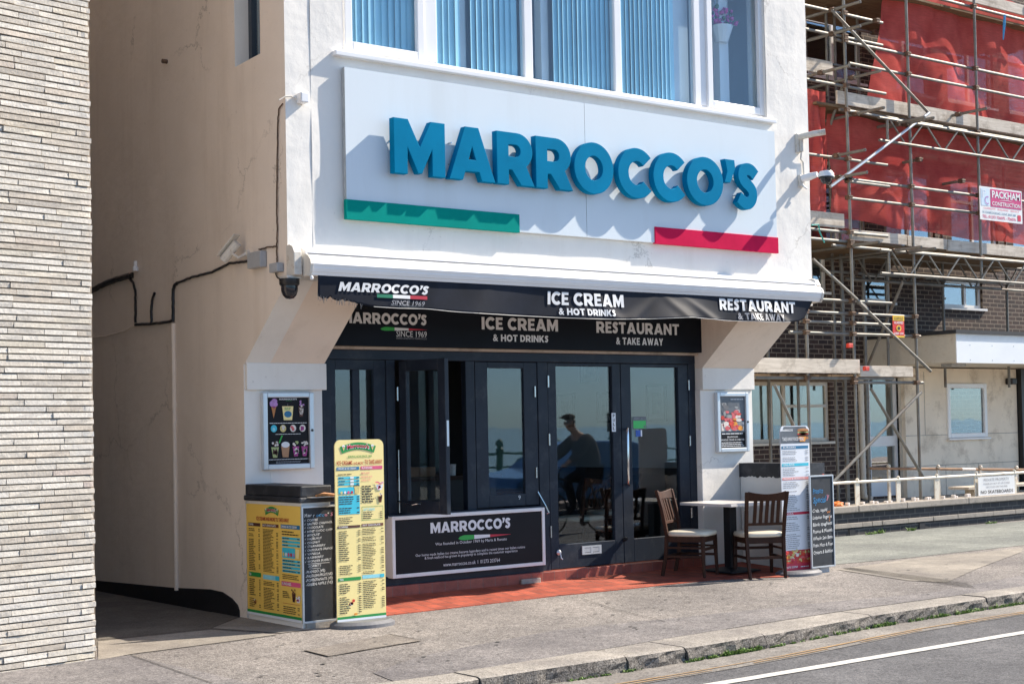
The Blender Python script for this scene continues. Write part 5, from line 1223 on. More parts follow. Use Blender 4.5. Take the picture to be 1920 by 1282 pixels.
for k in range(30): P_.ell(w_*U(.1, .85), h_*U(.42, .72), w_*U(.05, .15), h_*U(.02, .06), 'picture', random.choice(['lobster_pink', 'lobster_pink', 'pepper_red', 'cream_white', 'picture_art']), 4+k*.03, 9)
P_.poly([(w_*.06, h_*.33), (w_*.94, h_*.33), (w_*.95, h_*.50), (w_*.06, h_*.48)], 'picture', 'cream_white', 3.9)
for k in range(18): P_.ell(w_*U(.2, .85), h_*U(.37, .56), w_*U(.05, .12), h_*U(.02, .05), 'picture', random.choice(['lobster_pink', 'pepper_orange', 'pepper_red', 'cream_white']), 6+k*.03, 9)
for v, s_, a, b in ((.255, 'sign up to', .08, .92), (.195, 'SEAFOOD', .28, .70), (.14, 'WHOLE CRAB & LOBSTER', .04, .96)): P_.text(s_, w_*a, w_*b, h_*v, h_*(v+.033), 'lettering', 'text_white', .01, 2) if v != .255 else P_.rows(w_*a, w_*b, h_*v, h_*(v+.045), 1, 'small_print', 'text_white', 1, price=False, vary=0)
P_.rows(w_*.06, w_*.95, h_*.02, h_*.12, 3, 'small_print', 'text_white', 1, price=False, vary=.2)
P_.finish(pc)

# ------------------------------------------------------------------ cameras, boxes and cables on the walls
t = thing('dome_camera', 'black dome security camera hanging under the left end of the awning', 'camera', tuple(PX(542, 520, Y=-.03)))
p = PX(542.5, 522, Y=-.03); MB().box(p.x-.06, -.10, p.z-.004, p.x+.08, .03, p.z+.018).build('bracket', 'aged_white', t, bevel=.004)
MB().lathe([(.086, 0), (.086, -.045), (.074, -.06)], (p.x, p.y, p.z-.004), 20).build('housing', 'black_plastic', t, smooth=True); MB().lathe([(.072, -.06), (.072, -.10), (.058, -.14), (.035, -.165), (.005, -.172)], (p.x, p.y, p.z-.004), 20).build('dome', 'dome_glass', t, smooth=True)
t = thing('bullet_camera', 'cream bullet security camera aiming down the alley from the side wall', 'camera', tuple(PX(470, 475, X=0)))
p = PX(463, 475, X=-.02); q = PX(437, 473, X=-.22)
mb = MB(); mb.tube((0, p.y, p.z), (-.03, p.y, p.z), .03, 10); mb.path([(-.02, p.y, p.z), (-.09, p.y+.03, p.z-.04), (-.13, p.y+.07, p.z+.0)], .014, 8); mb.build('arm', 'aged_white', t)
d = Vector((-.10, .16, -.19)).normalized(); c = Vector((-.13, p.y+.10, p.z+.02))
mb = MB(); mb.tube(c-d*.10, c+d*.10, .042, 12); mb.build('body', 'aged_white', t); mb = MB(); mb.tube(c+d*.1, c+d*.104, .032, 10); mb.build('lens', 'black_plastic', t)
u_ = d.orthogonal().normalized(); v_ = d.cross(u_)
mb = MB(); mb.obox(c-Vector((0, 0, -1)).cross(d).cross(d)*0+Vector((-.02, 0, .052)), d*.125, Vector((d.y, -d.x, 0)).normalized()*.05, Vector((-.2, .1, 1)).normalized()*.004); mb.build('sun_shield', 'aged_white', t)
def jbox(label, y0, y1, z0, z1, m='grey_plastic'):
    t = MB().box(-.07, y0, z0, -.004, y1, z1).build('junction_box', m, None, bevel=.006); tag(t, label, 'box', 'junction boxes on the alley wall'); return t
a, b = PX(471, 505, X=-.03), PX(495, 470, X=-.03); jbox('large grey junction box on the side wall beside the bullet camera', b.y, a.y, a.z, b.z)
a, b = PX(512, 512, X=-.03), PX(527, 492, X=-.03); jbox('small grey junction box below the cables at the wall corner', b.y, a.y, a.z, b.z)
def cable(label, pts, r, m='black_plastic', seg=7):
    P3 = [PX(x, y, X=-.012) for x, y in pts]; fine = []
    for i in range(len(P3)-1):
        for j in range(seg): q = P3[i].lerp(P3[i+1], j/seg); fine.append((q.x+U(-.003, 0), q.y+U(-.003, .003), q.z+U(-.003, .003)))
    fine.append(tuple(P3[-1])); t = MB().path(fine, r, 6).build('cable', m); tag(t, label, 'cable', 'cables clipped to the alley wall'); return t
c1 = cable('thick black cable bundle at the dark end of the alley wall', [(160, 552), (186, 537), (212, 526), (238, 518), (249, 516)], .030)
cable('black cable dropping from the bundle to the low run', [(240, 519), (250, 530), (254, 545), (254, 575), (254, 605)], .013)
cable('short black cable stub rising from the low run', [(284, 607), (284, 580), (286, 560), (290, 549)], .013)
cable('black cable running level between the two drops', [(254, 609), (284, 607), (318, 603), (325, 600)], .014)
cable('thin cream painted cable curving into the dark alley', [(160, 634), (200, 630), (235, 620), (254, 610)], .007, 'side_plaster')
cable('black cable rising beside the white drainpipe', [(325, 604), (325, 575), (325, 545), (328, 534), (333, 530)], .016)
cable('black cable sloping up to the junction box by the bullet camera', [(333, 530), (360, 520), (398, 510), (430, 494), (455, 491), (470, 488)], .012)
cable('dark cable between the two junction boxes', [(486, 468), (505, 463), (518, 462)], .007, 'rusty_coupler')
cable('long cable running up the corner of the alley wall', [(520, 492), (519, 470), (520, 430), (519, 380), (520, 300), (521, 230), (523, 205), (530, 195)], .0065, 'rusty_coupler')
cable('thin black loop below the small junction box', [(517, 512), (520, 520), (526, 524), (533, 521)], .006)
t = thing('drainpipe', 'slim cream drainpipe standing on the alley wall', 'pipe', tuple(PX(325, 1100, X=-.02)))
a, b = PX(325, 606, X=-.02), PX(326, 1105, X=-.02); MB().tube(a, (a.x, a.y, b.z), .022, 10).build('pipe', 'side_plaster', t)
MB().tube((a.x, a.y, 1.9), (a.x, a.y, 1.94), .028, 10).build('clip', 'side_plaster', t)
t = tag(MB().lathe([(.03, 0), (.03, .03), (.018, .05), (.018, .1)], tuple(PX(254, 508, X=-.03)), 10).build('cable_terminal', 'white_upvc'), 'small white cap where the thick cable bundle ends', 'cap')
t = tag(MB().tube(PX(313, 116, X=0), PX(313, 116, X=0)+Vector((-.05, 0, 0)), .022, 8).build('pipe_stub', 'rusty_coupler'), 'small dark pipe stub sticking out high on the alley wall', 'pipe')
t = thing('sensor_box', 'small white sensor box beside the upper left corner of the sign', 'sensor', tuple(PX(562, 186, Y=0)))
a, b = PX(556, 197, Y=0), PX(568, 173, Y=0)
MB().box(a.x-.005, -.09, a.z+.01, a.x+.075, -.001, b.z-.02).build('case', 'white_upvc', t, bevel=.01); MB().path([PX(523, 188, Y=-.01), PX(535, 181, Y=-.01), PX(546, 181, Y=-.015), PX(556, 186, Y=-.03)], .006, 6).build('lead', 'aged_white', t)
t = thing('bracket_lamp', 'cream wall bracket above the white dome camera on the right corner', 'bracket', tuple(PX(1494, 270, Y=0)))
p = PX(1494, 262, Y=0)
MB().box(p.x-.035, -.04, p.z-.15, p.x+.035, -.001, p.z+.06).build('plate', 'aged_white', t, bevel=.006)
mb = MB(); mb.path([(p.x, -.03, p.z+.02), (p.x+.04, -.20, p.z+.035), (p.x+.13, -.30, p.z+.05)], .034, 10); mb.tube((p.x+.02, -.05, p.z-.14), (p.x+.02, -.05, p.z+.0), .026, 10); mb.build('arm', 'aged_white', t, smooth=True)
MB().path([(p.x+.02, -.045, p.z-.14), (p.x+.02, -.03, p.z-.22), (p.x+.07, -.02, p.z-.25), (p.x+.08, -.02, p.z-.40)], .010, 6).build('conduit', 'aged_white', t)
t = thing('dome_camera', 'white dome security camera with a dark lens on the right corner', 'camera', tuple(PX(1505, 330, Y=0)))
p = PX(1500, 336, Y=0)
MB().box(p.x-.045, -.04, p.z-.09, p.x+.045, -.001, p.z+.04).build('plate', 'aged_white', t, bevel=.008)
mb = MB(); mb.path([(p.x, -.03, p.z), (p.x+.03, -.12, p.z+.015), (p.x+.06, -.20, p.z+.03)], [.04, .042, .03], 12); mb.build('arm', 'white_upvc', t, smooth=True)
c = (p.x+.085, -.30, p.z+.02)
MB().lathe([(.02, .04), (.07, .03), (.088, .0), (.088, -.03)], c, 20).build('hood', 'white_upvc', t, smooth=True); MB().lathe([(.082, -.03), (.082, -.045), (.066, -.05)], c, 20).build('ring', 'black_plastic', t); MB().lathe([(.062, -.05), (.055, -.085), (.03, -.105), (.004, -.11)], c, 18).build('dome', 'dome_glass', t, smooth=True)
MB().path([(p.x, -.03, p.z-.06), (p.x+.01, -.06, p.z-.10), (p.x+.04, -.06, p.z-.11)], .012, 6).build('lead', 'white_upvc', t)

# ------------------------------------------------------------------ table and chairs on the tiles
t = thing('cafe_table', 'square white cafe table on a black pedestal outside the doors', 'table', (5.585, .335, .045))
tx, ty, tz = 5.585, .335, .045
MB().box(tx-.38, ty-.39, tz+.715, tx+.38, ty+.38, tz+.745).build('top', 'table_top', t, bevel=.004)
MB().box(tx-.05, ty-.05, tz+.03, tx+.05, ty+.05, tz+.715).build('column', 'cast_iron', t, bevel=.004)
mb = MB(); mb.add([(tx-.23, ty-.23, tz), (tx+.23, ty-.23, tz), (tx+.23, ty+.23, tz), (tx-.23, ty+.23, tz), (tx-.22, ty-.22, tz+.015), (tx+.22, ty-.22, tz+.015), (tx+.22, ty+.22, tz+.015), (tx-.22, ty+.22, tz+.015), (tx-.07, ty-.07, tz+.045), (tx+.07, ty-.07, tz+.045), (tx+.07, ty+.07, tz+.045), (tx-.07, ty+.07, tz+.045)], [(0,1,5,4),(1,2,6,5),(2,3,7,6),(3,0,4,7),(4,5,9,8),(5,6,10,9),(6,7,11,10),(7,4,8,11),(8,9,10,11)]); mb.build('base', 'cast_iron', t)
def make_chair(label):
    """front is +y; origin on the floor under the seat"""
    t = thing('cafe_chair', label, 'chair', (0, 0, 0), 0, 'wooden chairs at the cafe table')
    def leg(sx, back):
        m_ = MB()
        if back:
            prof = [(-.20-.05, 0), (-.205, .22), (-.19, .43), (-.20, .52), (-.235, .72), (-.285, .91)]
            xs_ = [.175, .18, .185, .188, .192, .20]
            for i in range(len(prof)-1):
                (y0, z0), (y1, z1) = prof[i], prof[i+1]; a, b = sx*xs_[i], sx*xs_[i+1]; hw0, hw1 = (.013, .016)[i > 0], .017
                d = .018
                m_.add([(a-hw0, y0-d, z0), (a+hw0, y0-d, z0), (a+hw0, y0+d, z0), (a-hw0, y0+d, z0), (b-hw1, y1-d, z1), (b+hw1, y1-d, z1), (b+hw1, y1+d, z1), (b-hw1, y1+d, z1)], [(0,1,5,4),(1,2,6,5),(2,3,7,6),(3,0,4,7),(3,2,1,0),(4,5,6,7)])
        else:
            a, b = sx*.188, sx*.18
            m_.add([(a-.013, .20-.013, 0), (a+.013, .187, 0), (a+.013, .213, 0), (a-.013, .213, 0), (b-.02, .165, .43), (b+.02, .165, .43), (b+.02, .205, .43), (b-.02, .205, .43)], [(0,1,5,4),(1,2,6,5),(2,3,7,6),(3,0,4,7),(3,2,1,0),(4,5,6,7)])
        return m_
    for sx in (-1, 1):
        leg(sx, True).build('leg', 'chair_wood', t, local=True, bevel=.005); leg(sx, False).build('leg', 'chair_wood', t, local=True, bevel=.005)
    r_ = MB(); r_.box(-.168, .172, .365, .168, .195, .43); r_.box(-.168, -.20, .365, .168, -.178, .43)
    for sx in (-1, 1): r_.box(sx*.175-.011, -.178, .365, sx*.175+.011, .172, .43)
    r_.build('seat_frame', 'chair_wood', t, local=True, bevel=.003)
    s_ = MB(); 
    for sx in (-1, 1): s_.box(sx*.180-.010, -.19, .20, sx*.180+.010, .18, .228); s_.box(sx*.180-.009, -.19, .295, sx*.180+.009, .18, .318)
    s_.box(-.175, .178, .275, .175, .196, .305); s_.box(-.175, -.205, .20, .175, -.185, .228); s_.build('stretcher', 'chair_wood', t, local=True, bevel=.003)
    # padded seat
    n = 12; vs = []; 
    def seat_pt(u, v, zz, g): x = (u*2-1)*.212*g*(1-.05*(1-v)); y = -.205+v*.435; return (x, y if g == 1 else -.205+.2175+(v-.5)*.435*g, zz)
    sm = MB()
    def ring(g, z): 
        pts = []
        for k in range(40):
            a = 2*math.pi*k/40; cx_, sy_ = math.cos(a), math.sin(a); e = .45
            pts.append((math.copysign(abs(cx_)**e, cx_)*.215*g, .012+math.copysign(abs(sy_)**e, sy_)*.218*g, z))
        return pts
    rings = [ring(.97, .428), ring(1.0, .440), ring(1.0, .458), ring(.96, .473), ring(.80, .482), ring(.45, .486), ring(.05, .487)]
    sm.add([p for r in rings for p in r], [(i*40+k, i*40+(k+1) % 40, (i+1)*40+(k+1) % 40, (i+1)*40+k) for i in range(6) for k in range(40)]+[tuple(range(39, -1, -1)), tuple(range(240, 280))])
    sm.build('seat', 'seat_vinyl', t, local=True, smooth='all')
    # curved top rail, lower rail and five slats
    def rail(z0, z1, thick, cup, yb):
        m_ = MB(); n = 12; vs = []
        for i in range(n+1):
            u = -1+2*i/n; x = u*.186; dy = -cup*(1-u*u)
            for z, y in ((z0, yb(z0)), (z1-.028*(1-u*u) if cup > .02 else z1, yb(z1))): vs += [(x, y+dy-thick, z), (x, y+dy+thick, z)]
        fs = []
        for i in range(n):
            a, b = i*4, i*4+4; fs += [(a, b, b+2, a+2), (b+1, a+1, a+3, b+3), (a+2, b+2, b+3, a+3), (a+1, b+1, b, a)]
        m_.add(vs, fs+[(0, 2, 3, 1), (n*4+1, n*4+3, n*4+2, n*4)]); return m_
    yb = lambda z: -.20-(z-.52)*.218
    rail(.815, .915, .011, .030, yb).build('top_rail', 'chair_wood', t, local=True, bevel=.003)
    rail(.555, .585, .010, .018, yb).build('lower_rail', 'chair_wood', t, local=True, bevel=.003)
    for k in range(5):
        u = -.62+.31*k; x = u*.186; m_ = MB(); d0, d1 = -.018*(1-u*u), -.030*(1-u*u)
        z0, z1 = .58, .83
        m_.add([(x-.016, yb(z0)+d0-.006, z0), (x+.016, yb(z0)+d0-.006, z0), (x+.016, yb(z0)+d0+.006, z0), (x-.016, yb(z0)+d0+.006, z0), (x-.017, yb(z1)+d1-.006, z1), (x+.017, yb(z1)+d1-.006, z1), (x+.017, yb(z1)+d1+.006, z1), (x-.017, yb(z1)+d1+.006, z1)], [(0,1,5,4),(1,2,6,5),(2,3,7,6),(3,0,4,7)])
        m_.build('slat', 'chair_wood', t, local=True)
    return t
chr_ = make_chair('slat-backed wooden chair with its back to the street, right of the cafe table')
chr_.scale = (1.10, 1.05, 1.0); chr_.location = (5.61, -.06, .008); chr_.rotation_euler = (0, 0, math.radians(-28))
chl = dup(chr_, (5.02, .36, .035), math.radians(-154), 'slat-backed wooden chair with its back to the glass doors, left of the table')

aw = MB().box(-1.94, 9.0, -.1, .0, 9.25, 13).build('rear_wall', 'side_plaster'); tag(aw, 'unseen wall added to shut light out of the far end of the alley', 'wall')  # added out of view to darken the alley
# ------------------------------------------------------------------ neighbouring building behind the scaffold
NB = thing('brick_house', 'dark brown brick building with a white porch canopy behind the scaffold', 'building', (12, 6, 0))
NY = 6.0
mb = MB(); wins = []      # openings in the brick wall: x0, x1, z0, z1
def op_(xl, xr, yt, yb): a, b = PX(xl, (yt+yb)/2, Y=NY), PX(xr, (yt+yb)/2, Y=NY); xm = (xl+xr)/2; return (a.x, b.x, PX(xm, yb, Y=NY).z, PX(xm, yt, Y=NY).z)
wg = op_(1402, 1557, 716, 829); wdr = op_(1631, 1686, 700, 930); w0 = op_(1500, 1551, 470, 546); w1_ = op_(1616, 1672, 512, 566); w2_ = op_(1766, 1842, 526, 577)
zz = [-.1, wg[2], wg[3], w1_[2], w1_[3], 4.72, 6.15, 12]
wins = [wg, (wdr[0], wdr[1], .30, 2.45), (w0[0], w0[1], w0[2], w0[3]), (w1_[0], w1_[1], w1_[2], w1_[3]), (w2_[0], w2_[1], w2_[2], w2_[3])]
ux = 11.6
k = 0
while ux < 24: wins.append((ux, ux+1.45, 4.72, 6.15)); wins.append((ux, ux+1.45, 7.6, 9.0)); ux += 1.95
def wall_with(openings, x0, x1, z0, z1, y, th, mb):
    xs_ = sorted({x0, x1}|{q for o in openings for q in o[:2] if x0 < q < x1}); zs = sorted({z0, z1}|{q for o in openings for q in o[2:] if z0 < q < z1})
    for a, b in zip(xs_, xs_[1:]):
        for c, d in zip(zs, zs[1:]):
            cx_, cz = (a+b)/2, (c+d)/2
            if any(o[0] < cx_ < o[1] and o[2] < cz < o[3] for o in openings): continue
            mb.quad((a, y, c), (b, y, c), (b, y, d), (a, y, d))
    for o in openings:
        a, b, c, d = o
        mb.quad((a, y, c), (a, y, d), (a, y+th, d), (a, y+th, c)); mb.quad((b, y, d), (b, y, c), (b, y+th, c), (b, y+th, d)); mb.quad((a, y, d), (b, y, d), (b, y+th, d), (a, y+th, d)); mb.quad((a, y, c), (a, y+th, c), (b, y+th, c), (b, y, c))
wall_with(wins, 6.64, 30, -.1, 12, NY, .12, mb); mb.build('wall', 'brown_brick', NB)
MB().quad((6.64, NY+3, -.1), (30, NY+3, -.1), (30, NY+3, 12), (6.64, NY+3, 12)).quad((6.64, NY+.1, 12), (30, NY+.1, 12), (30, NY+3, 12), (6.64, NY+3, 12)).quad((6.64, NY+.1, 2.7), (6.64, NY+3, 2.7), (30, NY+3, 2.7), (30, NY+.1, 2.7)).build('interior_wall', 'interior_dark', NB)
def nwin(o, m='white_paint', mull=(), trans=(), fw=.06, blind_=None):
    a, b, c, d = o; f = MB(); y = NY+.05
    f.box(a, y, c, a+fw, y+.06, d); f.box(b-fw, y, c, b, y+.06, d); f.box(a+fw, y, c, b-fw, y+.06, c+fw); f.box(a+fw, y, d-fw, b-fw, y+.06, d)
    for q in mull: f.box(a+(b-a)*q-fw*.5, y+.001, c+fw, a+(b-a)*q+fw*.5, y+.061, d-fw)
    for u0, u1, q in trans: f.box(a+(b-a)*u0, y-.001, c+(d-c)*q-fw*.4, a+(b-a)*u1, y+.059, c+(d-c)*q+fw*.4)
    w = f.build('window', m, NB); MB().box(a+fw*.5, y+.03, c+fw*.5, b-fw*.5, y+.036, d-fw*.5).build('pane', 'house_glass', w)
    if U(0, 1) < .7:
        h_ = U(.25, .9)*(d-c); cu_ = MB(); cu_.quad((a, y+.10, d-h_), (b, y+.10, d-h_), (b, y+.10, d), (a, y+.10, d)) if U(0, 1) < .5 else cu_.quad((a, y+.10, c), (a+(b-a)*U(.2, .4), y+.10, c), (a+(b-a)*U(.2, .4), y+.10, d), (a, y+.10, d)).quad((b-(b-a)*U(.15, .35), y+.10, c), (b, y+.10, c), (b, y+.10, d), (b-(b-a)*U(.15, .35), y+.10, d))
        cu_.build('curtain', 'curtain_cloth', w)
    MB().box(a-.06, NY-.05, c-.045, b+.08, y+.02, c-.003).build('sill', m, w)
    return w
nwin(wg, 'cream_paint', (.30, .46), ((.46, 1, .60),))
nwin(w0, 'white_paint', (.5,)); nwin(w1_, 'white_paint', ()); nwin(w2_, 'white_paint', (.62,))
for o in wins[5:]: nwin(o, 'white_paint', (.5,), ((0, .5, .7),))
# glazed door
a, b, c, d = wins[1]; f = MB(); y = NY+.04; e = .07
f.box(a, y, c, a+e, y+.07, d); f.box(b-e, y, c, b, y+.07, d); f.box(a+e, y, d-e, b-e, y+.07, d); f.box(a+e, y, c, b-e, y+.07, c+.30); f.box(a+e, y, 1.18, b-e, y+.07, 1.36)
dr = f.build('door', 'white_paint', NB); MB().box(a+e*.5, y+.03, c+.1, b-e*.5, y+.036, d-.03).build('pane', 'house_glass', dr)
MB().box(b, NY-.06, .25, b+.10, NY+.1, 2.5).build('door_post', 'cream_paint', NB)
# rendered porch wall with a small window
PY = 5.86
rw = (PX(1775, 768, Y=PY).x, PX(1849, 768, Y=PY).x, PX(1812, 820, Y=PY).z, PX(1812, 719, Y=PY).z)
mb = MB(); rx0 = PX(1698, 800, Y=PY).x; rx1 = PX(1908, 800, Y=PY).x
wall_with([rw], rx0, rx1, .2, 2.57, PY, .08, mb); mb.quad((rx0, PY, .2), (rx0, PY, 2.57), (rx0, NY, 2.57), (rx0, NY, .2)); mb.build('render_wall', 'limewashed_render', NB)
jl = MB()
for z in (1.35, .80): jl.box(rx0, PY-.004, z, rx1, PY-.001, z+.010)
for x in (.33, .62): jl.box(rx0+(rx1-rx0)*x, PY-.004, .2, rx0+(rx1-rx0)*x+.010, PY-.001, .80); 
jl.box(rx0+.55, PY-.004, 1.36, rx0+.56, PY-.001, 2.5); jl.build('panel_joint', 'coping_stone', NB)
a, b, c, d = rw; f = MB(); y = PY-.03; fw = .085
f.box(a, y, c, a+fw, y+.08, d); f.box(b-fw, y, c, b, y+.08, d); f.box(a+fw, y, c, b-fw, y+.08, c+fw); f.box(a+fw, y, d-fw, b-fw, y+.08, d); f.box(a-.03, y-.05, c-.04, b+.03, y+.0, c-.003)
ww = f.build('window', 'white_upvc', NB, bevel=.01); MB().box(a+.04, y+.04, c+.04, b-.04, y+.046, d-.04).build('pane', 'house_glass', ww)
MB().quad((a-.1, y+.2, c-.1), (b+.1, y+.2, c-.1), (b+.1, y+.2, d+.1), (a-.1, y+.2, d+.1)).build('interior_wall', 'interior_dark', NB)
p = PX(1888, 716, Y=PY); MB().box(p.x-.06, PY-.16, p.z-.05, p.x+.10, PY-.001, p.z+.07).build('wall_lamp', 'black_plastic', NB, bevel=.02)
MB().box(rx1+.02, PY-.1, .2, rx1+.16, PY+.05, 2.57).build('porch_post', 'black_plastic', NB)
# canopy
cxx, cy, cz0, cz1 = 14.911, 4.13, 2.571, 3.06
cn = MB(); cn.box(cxx, cy, cz0+.02, 30, NY-.001, cz1); o = cn.build('canopy', ['white_paint', 'cream_paint'], NB, mfn=lambda n, c: 1 if n.z < -.5 or n.x < -.5 else 0)
MB().box(cxx-.02, cy-.02, cz0, 30, cy-.001, cz0+.36).build('fascia_panel', 'white_upvc', o); MB().box(cxx-.06, cy-.05, cz1+.001, 30, NY-.001, cz1+.06).build('roof_felt', 'felt_black', o)
sw_ = MB()
for i in range(10):
    for z in (cz0+.05, cz0+.30): sw_.lathe([(.009, 0), (.006, .004)], (cxx+.35+.62*i, cy-.0205, z), 8, 'Y')
sw_.build('screw', 'steel', o)
MB().box(cxx+.55, cy+.5, cz0-.03, cxx+.95, cy+.72, cz0+.019).build('soffit_light', 'grey_plastic', o)
struct(MB().box(9.0, 3.22, -.05, 30, 5.995, .26).build('yard', 'yard_concrete'))
# white soil pipe and soil at the corner of the door
a = PX(1616, 800, Y=5.9); t = thing('drainpipe', 'cream plastic downpipe on the brick wall left of the glazed door', 'pipe', (a.x, 5.9, .3)); MB().tube((a.x, 5.9, .30), (a.x, 5.9, 2.6), .05, 12).build('pipe', 'cream_paint', t); MB().path([(a.x, 5.9, .45), (a.x, 5.88, .32), (a.x+.1, 5.8, .27)], .055, 10).build('shoe', 'cream_paint', t)

# ------------------------------------------------------------------ front boundary wall, railing and notices
FW = thing('boundary_wall', 'low dark brick boundary wall with stone coping in front of the brick building', 'wall', (12, 3, 0))
MB().box(8.6, 3.0, -.05, 30, 3.22, .33).build('brick_body', 'dark_brick', FW)
mb = MB(); x = 8.6; 
while x < 29:
    l = random.choice([1.1, 1.5, 1.9, .8]); mb.box(x+.004, 2.955, .331, x+l-.004, 3.26, .425+U(-.004, .004)); x += l
mb.build('coping', 'coping_stone', FW, bevel=.012)
mb = MB(); x = 8.6
while x < 29:
    l = random.choice([.3, .6, .9, .22]); mb.box(x+.004, 2.975+U(-.004, .004), .115, x+l-.004, 3.0, .18); x += l
mb.build('plinth_course', 'coping_stone', FW, bevel=.005)
mb = MB()
for xp in (1592, 1724): q = PX(xp, 985, Y=2.99); mb.box(q.x, 2.985, .0, q.x+.13, 3.001, .10)
mb.build('vent_hole', 'bitumen', FW)
mb = MB()
for xp in (1588, 1616, 1634, 1642, 1660, 1668, 1692, 1712, 1718, 1737, 1741, 1767, 1787, 1791, 1812, 1815):
    q = PX(xp, 935, Y=3.1); mb.box(q.x-.02, 3.06, .42, q.x+.02, 3.12, .42+U(.03, .06))
mb.build('railing_stub', 'cream_white', FW, bevel=.006)
RL = thing('railing', 'cream tubular railing on the coping of the low brick wall', 'railing', (12, 3.1, .42))
za = .755
MB().tube((8.7, 3.1, za), (30, 3.1, za), .021, 10).build('top_rail', 'rail_cream', RL)
for xp in (1520, 1608, 1685, 1757, 1832, 1903, 1972):
    q = PX(xp, 930, Y=3.1); MB().box(q.x-.048, 3.095, .42, q.x+.048, 3.112, za+.005).build('post', 'rail_cream', RL, bevel=.003)
    MB().lathe([(.018, .0), (.028, .012), (.018, .035), (.004, .04)], (q.x, 3.1, za+.018), 10).build('cap', 'rail_cream', RL)
R2 = thing('railing', 'rusty rear railing with round finials in front of the porch', 'railing', tuple(PX(1750, 878, Y=4.5)))
a, b = PX(1632, 877.5, Y=4.8), PX(1990, 881, Y=4.0); MB().tube(a, b, .022, 8).build('top_rail', 'rail_rust', R2); c = a.lerp(b, .46); d = a.lerp(b, .53); MB().tube(c+Vector((0, 0, .001)), d+Vector((0, 0, .001)), .0235, 8).build('paint_patch', 'cream_white', R2)
for xp in (1664, 1753, 1832, 1901): 
    t_ = (xp-1632)/358; q = a.lerp(b, t_); MB().box(q.x-.03, q.y-.012, .26, q.x+.03, q.y+.012, q.z+.01).build('post', 'rail_cream', R2); MB().blob((q.x, q.y, q.z+.035), (.036, .036, .036), 10, 6).build('finial', 'rail_cream', R2, smooth='all')
NS = thing('notice', 'white private property notice with no skateboards lettering on the cream railing', 'sign', tuple(PX(1868, 928, Y=3.08)))
Y = 3.06; a, b, c, d = PX(1834, 894.5, Y=Y), PX(1902, 891, Y=Y), PX(1836, 929.5, Y=Y), PX(1904, 925, Y=Y)
MB().box(a.x, Y, c.z, b.x, Y+.012, a.z).build('board', 'white_paint', NS); P_ = Panel((a.x, Y-.0003, c.z), (1, 0, 0), (0, 0, 1)); w_, h_ = b.x-a.x, a.z-c.z
P_.text('PRIVATE PROPERTY', w_*.15, w_*.84, h_*.76, h_*.92, 'lettering', 'text_grey'); P_.text('PLEASE DO NOT SIT OR STAND', w_*.14, w_*.86, h_*.58, h_*.68, 'lettering', 'text_grey'); P_.text('BICYCLES ON THIS RAIL', w_*.22, w_*.80, h_*.40, h_*.50, 'lettering', 'text_grey'); P_.text('NO SKATEBOARDS', w_*.06, w_*.95, h_*.10, h_*.28, 'lettering', 'ink_dark', .01); P_.finish(NS)
bn = thing('bench', 'tan wooden bench partly hidden behind the private property notice', 'bench', (14.8, 4.0, .26))
a, b = PX(1802, 914, Y=4.0), PX(1990, 905, Y=4.0); MB().box(a.x, 3.85, a.z-.03, b.x, 4.25, a.z+.01).build('seat', 'weathered_board', bn)
for q in (a.x+.35, b.x-.35): MB().box(q-.04, 3.95, .26, q+.04, 4.15, a.z-.03).build('leg', 'weathered_board', bn)
q = MB(); p = PX(1566, 948, Y=3.1)
for i in range(7): q.blob((p.x+U(-.12, .14), 3.1+U(-.05, .05), .435+U(0, .03)), (U(.04, .08), .05, U(.015, .04)), 7, 5, .25)
tag(q.build('crumpled_sheet', 'orange_tarp'), 'crumpled orange plastic sheet on the coping behind the chalkboard', 'sheet')

# ------------------------------------------------------------------ scaffold
SCF = thing('scaffold', 'tube scaffold with timber decks and lattice beams across the brick building', 'scaffold', (13, 4, .26))
FYs, BYs, TR = 4.0, 5.25, .0245
def pole(name, m, *segs, parent=SCF, r=TR):
    for s_ in segs: MB().tube(s_[0], s_[1], r, 9).build(name, m, parent, smooth=True)
def std(xt, yt, xb, yb, Y, ztop=9.2, zbot=.26):
    a, b = PX(xt, yt, Y=Y), PX(xb, yb, Y=Y); x = (a.x+b.x)/2
    pole('standard', 'galvanised_tube', ((x+(a.x-x)*.6, Y, ztop), (x+(b.x-x)*.6, Y, zbot))); return x
SX = [std(1579.5, 0, 1610, 901, FYs), std(1697.7, 0, 1726, 901, FYs), std(1826.4, 0, 1840, 528, FYs, 9.2, PX(1840, 530, Y=FYs).z)]
SX.append(std(1509, 587, 1520, 860, FYs)); pole('standard', 'galvanised_tube', ((17.5, FYs, 9.2), (17.5, FYs, 4.2)))
for a in ((1563, 0, 1571, 285), (1548, 0, 1550, 117), (1608, 37, 1607, 112)): std(*a, BYs)
for a in ((1579, 560, 1591, 901), (1491, 609, 1500, 797), (1441, 721, 1446, 866)): std(*a, BYs, 4.6)
pole('standard', 'galvanised_tube', ((PX(1620, 600, Y=BYs).x, BYs, 4.6), (PX(1622, 640, Y=BYs).x, BYs, .26)))
cpl = []
def ledger(x0, y0, x1, y1, Y=FYs+.052, name='ledger', m='galvanised_tube'):
    a, b = PX(x0, y0, Y=Y), PX(x1, y1, Y=Y); z = (a.z+b.z)/2
    pole(name, m, ((a.x, Y, z), (b.x, Y, z)))
    for s_ in SX:
        if a.x-.05 < s_ < b.x+.05: cpl.append((s_, Y-.03, z))
    return z
